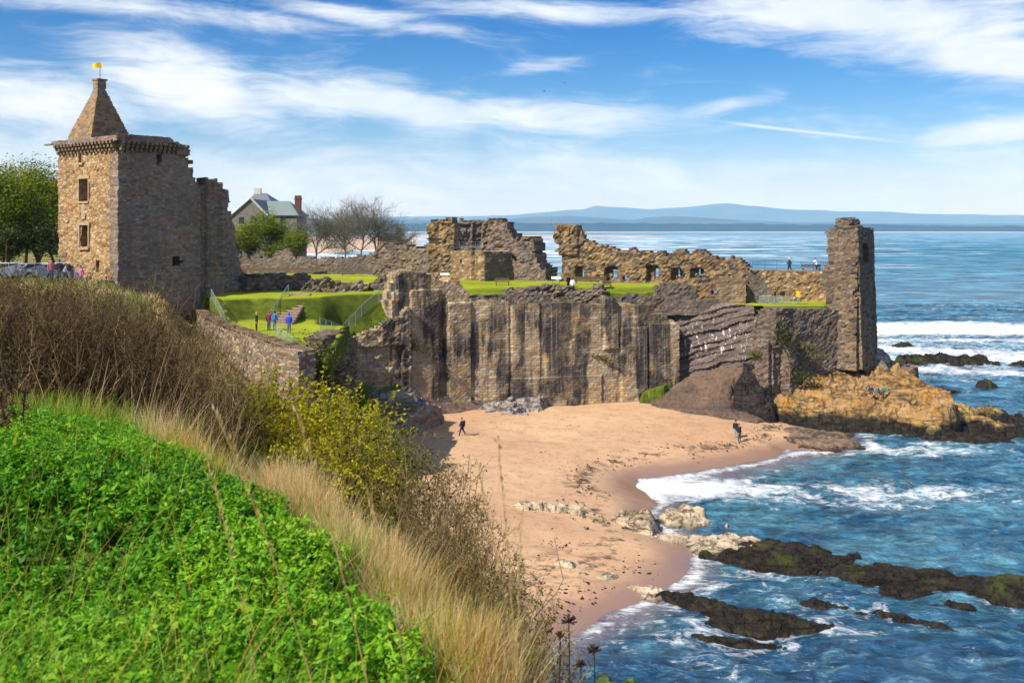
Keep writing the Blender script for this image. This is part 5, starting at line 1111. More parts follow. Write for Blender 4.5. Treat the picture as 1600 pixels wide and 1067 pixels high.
# green grass through the nettles, thick in the near corner, yellow-green along the crest
def lean(n, lx, ly, s): return np.stack([rng.normal(lx, s, n), rng.normal(ly, s, n)], -1)
x, y = scatter(15000, -4.6, .8, 1.9, 4.6, lambda x, y: in_view(x, y, 200) * (crest(x, y) > .2) * np.clip(1.5 - (y - 2.3) * .8, .04, 1))
blade_obj('g', M['grass'], np.stack([x, y, hill(x, y)], -1), lean(len(x), .35, .05, .42), rng.uniform(.22, .46, len(x)), rng.uniform(.004, .008, len(x)), seg=4).name = 'long_grass'
tag(bpy.data.objects['long_grass'], 'long green grass blades in the bottom left corner', 'grass', kind='stuff')
def along(n, p0, p1, c0, c1, sd, patch=.0):
    px = rng.uniform(p0, p1, n); c = np.interp(px, [p0, p1], [c0, c1]) + rng.normal(0, 1, n) * sd
    yb = np.interp(px, [q[0] for q in CR], [q[1] for q in CR]); y = np.maximum(yb - c, 2.4); x = (px - 800) / FPX * y
    if patch: k = fbm(xyz(x * 1.1, y * 1.1, 3), 2, 77) > patch - 1; x, y = x[k], y[k]
    return x, y
def grass_band(name, mat, lab, parts, lx, sd, h0, h1, w0, w1):
    q = [along(*a) for a in parts]; x = np.concatenate([a[0] for a in q]); y = np.concatenate([a[1] for a in q])
    o = blade_obj(name, M[mat], np.stack([x, y, hill(x, y) - .03], -1), lean(len(x), lx, .03, sd * .75) + np.stack([fbm(xyz(x * 2.2, y * 2.2, 4), 3, 66), fbm(xyz(x * 2.2, y * 2.2, 8), 3, 67)], -1) * .22, rng.uniform(h0, h1, len(x)) ** 1.0 * (1 + .28 * fbm(xyz(x * 1.5, y * 1.5, 2), 3, 68)) * np.clip(.62 + y * .06, .5, 1.1), rng.uniform(w0, w1, len(x)), seg=5)
    tag(o, lab, 'grass', kind='stuff')
grass_band('crest_grass', 'grass', 'yellow green grass fringe along the crest', [(5200, -80, 230, 1.0, 1.1, .55, .6), (5200, 255, 460, 1.1, 1.4, .35, .8), (1800, 450, 700, 1.6, 1.3, .3)], .12, .3, .2, .42, .004, .008)
grass_band('dry_grass', 'straw', 'pale dry grass leaning along the crest of the slope', [(1500, -80, 240, -.1, -.1, .35), (2600, 230, 430, .25, .6, .4), (9500, 420, 640, .75, 1.0, .36), (7200, 600, 860, .95, .55, .32)], -.16, .34, .2, .46, .003, .006)
grass_band('golden_stems', 'gold_straw', 'golden grass stems at the lower end of the crest', [(700, 270, 345, 1.2, 1.2, .3), (2200, 600, 850, .95, .6, .32), (600, 0, 200, .8, .8, .5)], -.06, .24, .2, .48, .003, .006)
x, y = scatter(5200, -6, .4, 2.4, 9, lambda x, y: in_view(x, y) * (crest(x, y) > .8) * (fbm(xyz(x * .9, y * .9, 5), 3, 71) > -.1))
o = blade_obj('bed_grass', M['grass'], np.stack([x, y, hill(x, y)], -1), lean(len(x), .2, 0, .35), rng.uniform(.28, .5, len(x)), rng.uniform(.003, .006, len(x)), seg=4); tag(o, 'thin grass blades growing up through the nettle bed', 'grass', kind='stuff')
x, y = scatter(620, -3.2, .2, 2.2, 6.5, lambda x, y: in_view(x, y) * (crest(x, y) > .3) * np.clip((x - -3.4) / 2, .1, 1))
o = blade_obj('stray_stems', M['gold_straw'], np.stack([x, y, hill(x, y)], -1), lean(len(x), .15, 0, .35), rng.uniform(.35, .7, len(x)), rng.uniform(.003, .005, len(x)), seg=5)
tag(o, 'stray dry stems standing through the nettles', 'grass', kind='stuff')
# a few tall seed stems close to the lens
def seed_stem(name, label, px, py, Y, tx, ty, r, group, head=.16):
    base = P(px, py, Y); base[2] = hill(base[0], base[1]); tip = P(tx, ty, Y + .1)
    t = thing(name, label, 'grass stem', base, group); n = 12; pts = []
    for i in range(n + 1):
        u = i / n; q = base * (1 - u) + tip * u; q = q + (tip - base)[0] * np.array([1, 0, 0]) * (u * u - u) * .5; pts.append(q)
    pts = np.array(pts); m = MB(); r *= .62; m.tubes(pts[:-1], pts[1:], np.linspace(r, r * .5, n), np.linspace(r * .95, r * .45, n), 4)
    m.obj('stem', M['seed_stem'], t)
    k = 46; u = np.linspace(1 - head * 1.9, 1.0, k); C = np.array([np.interp(u, np.linspace(0, 1, n + 1), pts[:, j]) for j in range(3)]).T + rng.normal(0, .003, (k, 3))
    D = unit(np.stack([rng.normal(0, .25, k), rng.normal(0, .25, k), np.ones(k)], -1)); W = unit(np.cross(D, rng.normal(0, 1, (k, 3))))
    V, Q = leafquads(C, D, W, np.full(k, .024), np.full(k, .006)); build('seed_head', V, Q, M['straw'], t, attrs={'tint': np.repeat(rng.uniform(0, .7, k), 4)})
M['seed_stem'] = plain('dry seed stem', (.40, .27, .10), .9, .1, var=.2)
sg = 'tall dry stems close to the viewer'
for a in [(560, 1080, 2.6, 335, 640, .004, 'longest blurred stem slanting up left across the straw'), (640, 1080, 2.5, 462, 640, .004, 'blurred stem leaning over the yellow bush'), (830, 1080, 2.9, 778, 690, .0035, 'upright blurred stem against the middle of the sand'),
          (860, 1080, 3.0, 745, 720, .003, 'thin blurred stem crossing the sand left of the upright one'), (800, 1080, 2.7, 815, 800, .003, 'short blurred stem right of the upright one'), (700, 1080, 2.4, 575, 770, .0035, 'blurred stem over the dry grass crest'),
          (430, 1080, 2.9, 318, 700, .003, 'blurred stem rising from nettles left of the straw')]:
    seed_stem('seed_stem', a[6], *a[:6], sg)

# ------------------------------------------------------------------ shrubs
def shrub(name, label, px, Y, top_py, rad, mat, nst=40, nleaf=2500, lsize=.035, cat='shrub', group=None, lean_=(0, 0), twig='twig', leaf_lo=.25, tl=.5, wid=1.0, r0=.008, rs=1):
    r = np.random.default_rng(rs + int(px) * 3)
    bx = (px - 800) / FPX * Y; bz = float(hill(bx, Y)) - .05; H = CZ - (top_py - HY) / FPX * Y - bz
    t = thing(name, label, cat, (bx, Y, bz), group)
    P0, P1, R0, R1, tips = [], [], [], [], []
    for i in range(nst):
        a = r.uniform(0, 2 * math.pi); sp = rad * math.sqrt(r.uniform(0, 1)); h = H * r.uniform(.78, 1.0) * (1 - .22 * (sp / rad) ** 2)
        p = np.array([math.cos(a) * sp * .35, math.sin(a) * sp * .35, 0]); end = np.array([math.cos(a) * sp * wid + lean_[0] * h, math.sin(a) * sp + lean_[1] * h, h]); n = 6
        prev = p; rr = r0 * r.uniform(.7, 1.2)
        for k in range(1, n + 1):
            u = k / n; q = p * (1 - u) + end * u + r.normal(0, .03 * H * .5, 3) * (1 if k < n else .3); q[:2] += (end - p)[:2] * (u * u - u) * .35
            P0.append(prev); P1.append(q); R0.append(rr * (1 - .75 * (u - 1 / n))); R1.append(rr * (1 - .75 * u)); 
            if u > leaf_lo:
                for _ in range(3):
                    d = unit(r.normal(0, 1, 3) + np.array([0, 0, .8]) + (end - p) * .25); L = H * tl * .28 * r.uniform(.4, 1.1); e = q + d * L
                    P0.append(q); P1.append(e); R0.append(rr * .38); R1.append(rr * .15); tips.append((q, e))
                    for _ in range(2):
                        b = q + (e - q) * r.uniform(.3, .9); e2 = b + unit(d + r.normal(0, .8, 3)) * L * .5; P0.append(b); P1.append(e2); R0.append(rr * .22); R1.append(rr * .1); tips.append((b, e2))
            prev = q
    V, Q = tubes(P0, P1, np.array(R0), np.array(R1), 3)
    build('branches', V, Q, M[twig], t, local=True, attrs={'tint': np.repeat(r.uniform(0, 1, len(P0)), 6)})
    if nleaf:
        i = r.integers(0, len(tips), nleaf); A = np.array([x[0] for x in tips])[i]; B = np.array([x[1] for x in tips])[i]; C = A + (B - A) * r.uniform(.15, 1.05, (nleaf, 1))
        V, Q = rand_leaves(C, lsize, lsize * .6, -.2, .3, r); hgt = C[:, 2] / H
        build('leaves', V, Q, M[mat], t, local=True, attrs={'tint': np.repeat(np.clip(r.normal(.45, .24, nleaf) + .15 * fbm(C * 2.5, 2, 4), 0, 1), 4)})
    return t
yb = 'yellow green bushes below the crest'
shrub('yellow_bush', 'tallest yellow green bush in front of the retaining wall', 455, 14.0, 604, 1.3, 'yellow_leaf', 120, 36000, .07, group=yb, wid=1.1)
shrub('yellow_bush', 'yellow green bush leaning right below the quay wall', 518, 13.0, 636, .95, 'yellow_leaf', 80, 22000, .06, group=yb, lean_=(.05, 0))
shrub('yellow_bush', 'low yellow green bush left of the tallest one among dry stems', 388, 14.6, 596, .85, 'yellow_leaf', 70, 17000, .06, group=yb)
shrub('yellow_bush', 'olive yellow bush tucked behind the straw at the middle of the crest', 505, 10.6, 690, .9, 'yellow_leaf', 70, 13000, .05, group=yb)
ob = 'olive twiggy shrubs down the cliff edge'
shrub('twiggy_shrub', 'dark olive shrub between the yellow bush and the sand', 588, 11.2, 684, .8, 'olive_leaf', 90, 13000, .05, group=ob)
shrub('twiggy_shrub', 'brown twiggy shrub with bare tops over the sand', 662, 9.8, 722, .72, 'olive_leaf', 100, 6500, .035, group=ob)
shrub('twiggy_shrub', 'purple brown bare shrub halfway down the crest', 708, 8.6, 792, .58, 'olive_leaf', 110, 3200, .03, group=ob, r0=.006)
shrub('twiggy_shrub', 'small olive shrub with leafy tips above the straw', 750, 7.6, 852, .46, 'olive_leaf', 80, 3600, .032, group=ob, r0=.006)
shrub('twiggy_shrub', 'thin leafy shrub beside the dead flower stems', 798, 6.3, 930, .38, 'olive_leaf', 70, 2600, .028, group=ob, r0=.005)
shrub('twiggy_shrub', 'lowest dark shrub at the bottom edge by the water', 850, 5.6, 985, .3, 'olive_leaf', 40, 1500, .024, group=ob, r0=.004)
# dark sapling at the left edge
t = shrub('red_sapling', 'dark red bare sapling standing in the nettles at the left edge', 16, 6.6, 545, .20, 'bramble_leaf', 7, 260, .03, cat='sapling', twig='red_twig', leaf_lo=.45, tl=.5, r0=.014)
# dead flower heads
def dead_flower(label, px, Y, top_py, hs):
    bx = (px - 800) / FPX * Y; bz = float(hill(bx, Y)); tz = CZ - (top_py - HY) / FPX * Y
    t = thing('dead_flower', label, 'seed head', (bx, Y, bz), 'dead flower heads at the cliff edge'); n = 6; z = np.linspace(0, tz - bz, n); p = np.stack([.05 * np.sin(z * 3) * .5 + .04 * z / z[-1], 0 * z, z], -1)
    V, Q = tubes(p[:-1], p[1:], .004, .0032, 5); build('stem', V, Q, M['dead'], t, local=True)
    tip = p[-1]; k = 26; a = rng.uniform(0, 2 * math.pi, k); e = rng.uniform(-.1, 1.3, k); D = np.stack([np.cos(a) * np.cos(e), np.sin(a) * np.cos(e), np.sin(e)], -1)
    V, Q = tubes(np.repeat(tip[None], k, 0), tip + D * hs, .0022, .004, 4); build('seed_head', V, Q, M['dead'], t, local=True)
M['dead'] = plain('dead flower', (.035, .024, .016), .95, .1, var=.3)
for a in [(875, 5.2, 972, .045, 'largest dead flower head above the water line'), (915, 5.0, 1018, .04, 'rightmost dead flower head over the sea'), (858, 5.0, 994, .03, 'small dead flower head left of the largest'), (890, 4.9, 1040, .03, 'lowest dead flower head near the bottom edge')]:
    dead_flower(a[4], *a[:4])
def bare_twig(label, pts, Y, r):
    q = np.array([P(a, b, Y + .05 * i) for i, (a, b) in enumerate(pts)]); m = MB(); m.tubes(q[:-1], q[1:], np.linspace(r, r * .5, len(q) - 1), np.linspace(r * .9, r * .4, len(q) - 1), 5)
    tag(m.obj('bare_twig', M['bare_twig']), label, 'twig', 'bare twigs over the sand')
bare_twig('long bare twig arching up right over the lower sand', [(770, 1075), (800, 1010), (838, 960), (870, 925), (880, 905), (872, 870), (866, 838)], 6.2, .006)
bare_twig('bare twig slanting up from the brown shrub', [(650, 960), (672, 890), (690, 820), (712, 775), (728, 745)], 9.0, .007)

# thicket on the slope beyond the crest: bramble canes, rose stems and dead stalks
def thicket():
    r = np.random.default_rng(5); n = 6500
    px = r.uniform(-260, 372, n); Y = r.uniform(10.6, 21, n); x = (px - 800) / FPX * Y; z = hill(x, Y)
    tp = np.interp(px, [-260, 0, 60, 170, 250, 310, 345, 372], [430, 430, 436, 456, 490, 545, 600, 640]) + r.exponential(20, n) - 6 + (fbm(xyz(px / 40, Y * .3), 2, 5)) * 18
    H = np.clip(CZ - (tp - HY) / FPX * Y - z, .4, 3.4) * r.uniform(.8, 1.03, n)
    P0, P1, R0, R1, tips = [], [], [], [], []; seg = 5
    B = np.stack([x, Y, z - .05], -1); E = B + np.stack([r.normal(.06, .16, n) * H, r.normal(0, .14, n) * H, H], -1); prev = B; rr = r.uniform(.0035, .0085, n)
    mid = r.normal(0, .05, (n, seg, 3)) * H[:, None, None]
    for k in range(1, seg + 1):
        u = k / seg; q = B * (1 - u) + E * u + mid[:, k - 1] * (1 if k < seg else .3); P0.append(prev); P1.append(q); R0.append(rr * (1.1 - .8 * (u - 1 / seg))); R1.append(rr * (1.1 - .8 * u))
        for _ in range(3):
            d = unit(r.normal(0, .7, (n, 3)) + [0, 0, .9]); L = (H * r.uniform(.06, .2, n))[:, None]; b = prev + (q - prev) * r.uniform(0, 1, (n, 1)); e = b + d * L
            if k > 1: P0.append(b); P1.append(e); R0.append(rr * .45); R1.append(rr * .2); tips.append((b, e))
        prev = q
    P0 = np.concatenate(P0); P1 = np.concatenate(P1); V, Q = tubes(P0, P1, np.concatenate(R0), np.concatenate(R1), 3)
    tn = np.clip(r.normal(.24, .26, n), 0, 1); tn = np.where(px > 270, np.clip(tn + .25, 0, 1), tn); tint = np.tile(tn, len(P0) // n)
    A = np.concatenate([a for a, b in tips]); Bb = np.concatenate([b for a, b in tips]); m = 95000; i = r.integers(0, len(A), m); C = A[i] + (Bb[i] - A[i]) * r.uniform(.2, 1.05, (m, 1))
    C[:, 2] -= r.exponential(.25, m) * (r.uniform(0, 1, m) < .5); V2, Q2 = rand_leaves(C, .042, .026, -.1, .3, r)
    o = build('thicket', np.concatenate([V, V2]), [np.concatenate([Q, Q2 + len(V)])], [M['twig'], M['bramble_leaf']], matidx=np.concatenate([np.zeros(len(Q)), np.ones(len(Q2))]),
              attrs={'tint': np.concatenate([np.repeat(tint, 6), np.repeat(np.clip(r.normal(.28, .27, m), 0, 1), 4)])})
    tag(o, 'tangled brown bramble and dead stalk thicket on the slope', 'undergrowth', kind='stuff')
thicket()
# pale dead stalks at the right end of the thicket
x, y = scatter(3800, -9.5, -3.0, 9.0, 17, lambda x, y: ((800 + x / y * FPX) > 60) * np.where((800 + x / y * FPX) > 215, 1, .3) * ((800 + x / y * FPX) < 372) * (crest(x, y) < -.1))
o = blade_obj('dead_stalks', M['straw'], np.stack([x, y, hill(x, y)], -1), lean(len(x), .22, .05, .25), rng.uniform(.5, 1.5, len(x)), rng.uniform(.005, .011, len(x)), seg=5); tag(o, 'pale dead stalks at the right end of the thicket', 'grass', kind='stuff')
# rough grass over the middle hillside
x, y = scatter(95000, -48, 3, 14, 96, lambda x, y: (np.abs(x / y + .42) < .26 + .34 * (x > -26)) * np.clip(.25 + .9 * fbm(xyz(x * .3, y * .3), 3, 60), .05, 1) * ~inside([(-33.5, 101), (-27.2, 88), (-21.2, 79.5), (-15.6, 71), (0, 84), (0, 120), (-33, 150)], x, y))
hh = rng.uniform(.18, .5, len(x)); 
for nm, mt, sel, lb in (('hill_grass', 'hill_blade', fbm(xyz(x * .22, y * .22), 2, 61) < .12, 'rough green grass on the middle hillside'), ('hill_straw', 'straw', fbm(xyz(x * .22, y * .22), 2, 61) >= .12, 'pale dry grass tufts on the middle hillside')):
    k = np.nonzero(sel)[0]; o = blade_obj(nm, M[mt] if mt in M else M.setdefault(mt, leaf('hill grass blade', [(.06, .10, .015), (.12, .17, .02), (.22, .25, .03), (.32, .27, .09)], .35)), np.stack([x[k], y[k], hill(x[k], y[k]) - .02], -1), lean(len(k), .2, 0, .45), hh[k], rng.uniform(.02, .05, len(k)), seg=3)
    tag(o, lb, 'grass', kind='stuff')
# straw verge along the ridge path
tt = rng.uniform(0, 1, 5200); rp_ = np.array([(-31, 82), (-26, 70), (-19, 60), (-12.7, 52), (-9.5, 48.5)]); s_ = tt * 4; i_ = np.minimum(s_.astype(int), 3); q = rp_[i_] + (rp_[i_ + 1] - rp_[i_]) * (s_ - i_)[:, None] + rng.normal(0, .45, (5200, 2))
o = blade_obj('ridge_straw', M['straw'], np.stack([q[:, 0], q[:, 1], hill(q[:, 0], q[:, 1]) - .03], -1), lean(5200, .1, 0, .4), rng.uniform(.15, .42, 5200), rng.uniform(.02, .05, 5200), seg=3); tag(o, 'straw coloured verge along the hill ridge', 'grass', kind='stuff')
# ------------------------------------------------------------------ house behind the castle
def house():
    Y = 205; k = Y / FPX; z0 = 15.0; zz = lambda py: CZ - (py - HY) * k; xx = lambda px: (px - 800) * k
    t = thing('stone_house', 'grey stone house with slate and green roofs and brick chimney', 'house', (xx(410), Y, z0))
    gx0, gx1, gp = xx(360), xx(418), xx(392); ze, zr = zz(340), zz(312); d = 16
    V = [(gx0, Y, z0), (gx1, Y, z0), (gx1, Y, ze), (gp, Y, zr), (gx0, Y, ze)]; V += [(a, b + d, c) for a, b, c in V]
    build('gable_wall', V, [np.array([[0, 1, 2, 3, 4], [9, 8, 7, 6, 5]]), np.array([[1, 6, 7, 2], [5, 0, 4, 9]])], M['house_wall'], t)
    def slab(name, a, b, c, e, th, mat, par=t):     # roof plane from 4 corners with thickness
        P4 = np.array([a, b, c, e], float); n = np.cross(P4[1] - P4[0], P4[3] - P4[0]); n /= np.linalg.norm(n); n *= np.sign(n[2])
        V = np.concatenate([P4 + n * .03, P4 + n * (th + .03)]); return build(name, V, np.array([[3, 2, 1, 0], [4, 5, 6, 7], [0, 1, 5, 4], [1, 2, 6, 5], [2, 3, 7, 6], [3, 0, 4, 7]]), mat, par)
    o = .35
    r = slab('roof', (gx0 - .6, Y - .1, ze - .5), (gp, Y - .1, zr), (gp, Y + d, zr), (gx0 - .6, Y + d, ze - .5), .2, M['slate'])
    slab('roof', (gp, Y - .1, zr), (gx1 + .5, Y - .1, ze - .4), (gx1 + .5, Y + d, ze - .4), (gp, Y + d, zr), .2, M['slate'])
    for s, (px, pz) in ((-1, (gx0 - .7, ze - .55)), (1, (gx1 + .6, ze - .45))):
        a, b = np.array((px, Y - .25, pz + .3)), np.array((gp, Y - .25, zr + .3)); MB().tubes([a], [b], [.22], [.22], 4).obj('gable_coping', M['skew'], t)
    # wing with the green roof
    wx0, wx1 = xx(418), xx(459); we, wr = zz(337), zz(314); Y1 = Y + 3
    mb = MB(); mb.box(((wx0 + wx1) / 2, Y1 + 5, (z0 + we) / 2), (wx1 - wx0, 10, we - z0)); mb.obj('wing_wall', M['house_wall'], t)
    a, b, c = wx0 - 2.2, wx1 - 2.8, wx1 + .3
    slab('green_roof', (wx0 - .2, Y1 - .4, we - .1), (c, Y1 - .4, we - .1), (b, Y1 + 5, wr), (a, Y1 + 5, wr), .18, M['copper']); slab('green_roof', (b, Y1 + 5, wr), (c, Y1 - .4, we - .1), (c, Y1 + 10.4, we - .1), (b, Y1 + 5.01, wr), .18, M['copper'])
    ch = MB().box((xx(454.5), Y1 + 4, zz(323)), (1.25, 1.25, 5.2)).box((xx(454.5), Y1 + 4, zz(309.5)), (1.45, 1.45, .3)).obj('chimney', M['brick'], t)
    for s in (-.3, .3): MB().tubes([(xx(454.5) + s, Y1 + 4, zz(308.5))], [(xx(454.5) + s, Y1 + 4, zz(305))], [.2], [.17], 8).obj('chimney_pot', M['brick'], ch)
    # taller block behind
    hx0, hx1 = xx(352), xx(389); bz = zz(311); tz = zz(296); mb = MB(); mb.box(((hx0 + hx1) / 2, Y + 22, (z0 + bz) / 2), (hx1 - hx0, 10, bz - z0)); mb.obj('rear_wall', M['house_wall'], t)
    V = [(hx0, Y + 17, bz), (hx1 + .4, Y + 17, bz), (hx1 + .4, Y + 27, bz), (hx0, Y + 27, bz), (hx0 + .5, Y + 22, tz), (xx(375), Y + 22, tz)]
    build('rear_roof', V, [np.array([[0, 1, 5, 4], [2, 3, 4, 5]]), np.array([[1, 2, 5], [3, 0, 4]])], M['slate'], t)
    MB().box((xx(360), Y + 22, zz(293)), (1.6, .9, 1.6)).obj('chimney', M['skew'], t)
    for px, py in ((396, 344), (377, 345), (436, 346), (386, 362)):
        w = MB().box((xx(px), (Y if px < 418 else Y1) - .02, zz(py)), (1.0, .16, 1.5)).obj('window', M['glass'], t); MB().box((xx(px), (Y if px < 418 else Y1) - .06, zz(py) - .82), (1.3, .3, .14)).obj('sill', M['skew'], w)
M['house_wall'] = plain('grey house stone', (.17, .155, .14), .95, .1, var=.35, sc=2.2)
house()
# ------------------------------------------------------------------ trees
def tree(name, label, px, Y, base_z, top_py, spread, leaves=0, lmat='tree_leaf', lsize=.2, seed=1, group=None, bark='bark', trunk=.25, levels=5, low=.25, low_leaves=False):
    r = np.random.default_rng(seed); x = (px - 800) / FPX * Y; H = CZ - (top_py - HY) / FPX * Y - base_z
    t = thing(name, label, 'tree', (x, Y, base_z), group); segs = []; tips = []
    def grow(p, d, L, rad, lv):
        n = 3
        for i in range(n):
            q = p + d * L / n; segs.append((p, q, rad * (1 - .25 * i / n), rad * (1 - .25 * (i + 1) / n))); p = q; d = unit(d + r.normal(0, .13, 3) + np.array([0, 0, .04]))
            if lv >= 2 or (leaves and lv >= 1): tips.append(p)
            if lv < levels and (lv > 0 or i == n - 1 or i == 1):
                for _ in range(2 if lv else 3):
                    if r.uniform() < .86:
                        a = unit(d + r.normal(0, .52, 3) * np.array([spread, spread, .8]) + np.array([0, 0, .12])); grow(p, a, L * r.uniform(.55, .82), rad * .55, lv + 1) if r.uniform() < (1, 1, .9, .74, .62, .5, .4)[lv] else None
        if lv: tips.append(p)
    grow(np.zeros(3), unit(np.array([r.normal(0, .05), r.normal(0, .05), 1])), H * low, trunk, 0)
    P0 = np.array([s[0] for s in segs]); P1 = np.array([s[1] for s in segs]); sc = H / max(P1[:, 2].max(), .1)
    V, Q = tubes(P0 * sc, P1 * sc, [s[2] for s in segs], [s[3] for s in segs], 4); 
    thick_ = np.array([s[2] for s in segs]) > trunk * .45; qi = np.repeat(thick_, 4)
    nb = len(P0); Qs = Q[:nb * 4]; caps = Q[nb * 4:]
    build('trunk', V, np.concatenate([Qs[np.repeat(thick_, 4)]]), M[bark], t, local=True); build('branches', V, np.concatenate([Qs[~np.repeat(thick_, 4)]]), M[bark if leaves else 'bare_twig'], t, local=True)
    if leaves:
        T = np.array(tips) * sc
        if low_leaves: T = T[T[:, 2] < H * .62]
        i = r.integers(0, len(T), leaves); C = T[i] + r.normal(0, H * .045, (leaves, 3)); V, Q = rand_leaves(C, lsize, lsize * .7, 0, .3, r)
        cl = fbm(T * .45, 3, seed)[i]
        build('crown', V, Q, M[lmat], t, local=True, attrs={'tint': np.repeat(np.clip(.45 + .3 * cl + r.normal(0, .16, leaves), 0, 1), 4)})
tg = 'tall trees behind the square tower'
tree('leafy_tree', 'bright green tree at the far left edge', 12, 128, 15.7, 240, 1.3, 17000, lsize=.36, seed=3, group=tg, trunk=.3, low=.14)
tree('leafy_tree', 'bright green tree touching the square tower', 62, 131, 15.7, 244, 1.3, 17000, lsize=.36, seed=8, group=tg, trunk=.3, low=.14)
tree('leafy_tree', 'dark shaded tree between the two bright ones', 40, 142, 15.7, 256, 1.0, 12000, 'dark_leaf', .38, seed=12, group=tg, trunk=.3, low=.13)
tree('leafy_tree', 'dark low tree behind the parked cars', 84, 138, 15.7, 290, 1.0, 9000, 'dark_leaf', .36, seed=14, group=tg, trunk=.25, low=.13)
tree('leafy_tree', 'dense low dark bush tree behind the cars at the far left', 6, 122, 15.7, 345, 1.5, 9000, 'dark_leaf', .34, seed=41, group=tg, trunk=.15, low=.1)
tree('leafy_tree', 'dense low dark bush tree filling the gap by the tower foot', 60, 123, 15.7, 335, 1.5, 9000, 'dark_leaf', .34, seed=42, group=tg, trunk=.15, low=.1)
tree('leafy_tree', 'round yellow green tree in front of the stone house', 422, 172, 15.0, 328, 1.4, 10000, 'tree_leaf', .34, seed=21, trunk=.2, low=.13)
tree('leafy_tree', 'thin brownish green tree left of the round one by the house', 392, 170, 15.0, 345, 1.0, 2600, 'olive_leaf', .28, seed=22, trunk=.15, low=.15)
tree('leafy_tree', 'small olive bush tree right of the round one', 462, 174, 15.0, 362, 1.0, 1800, 'olive_leaf', .28, seed=23, trunk=.15, low=.2)
tree('leafy_tree', 'low yellow green bush tree hiding the house gable', 378, 166, 15.0, 338, 1.4, 6500, 'tree_leaf', .3, seed=24, trunk=.15, low=.12)
tree('leafy_tree', 'low bushy tree under the brick chimney', 450, 168, 15.0, 344, 1.4, 6000, 'tree_leaf', .3, seed=27, trunk=.15, low=.12)
bt = 'bare trees behind the boundary wall'
for px, Y, tp, sd, lb in [(494, 172, 316, 31, 'leftmost thin bare tree behind the boundary wall'), (538, 168, 304, 32, 'tall bare tree with forked trunk behind the wall'), (588, 170, 303, 37, 'tallest spreading bare tree at the right of the group'), (562, 178, 316, 38, 'bare tree between the two tall ones'), (622, 176, 348, 35, 'low bushy bare tree nearest the sea tower')]:
    tree('bare_tree', lb, px, Y, 14.5, tp - 8, 1.25, 1500, 'olive_leaf', .24, seed=sd, group=bt, bark='bare_twig', trunk=.17, levels=6, low=.17, low_leaves=True)

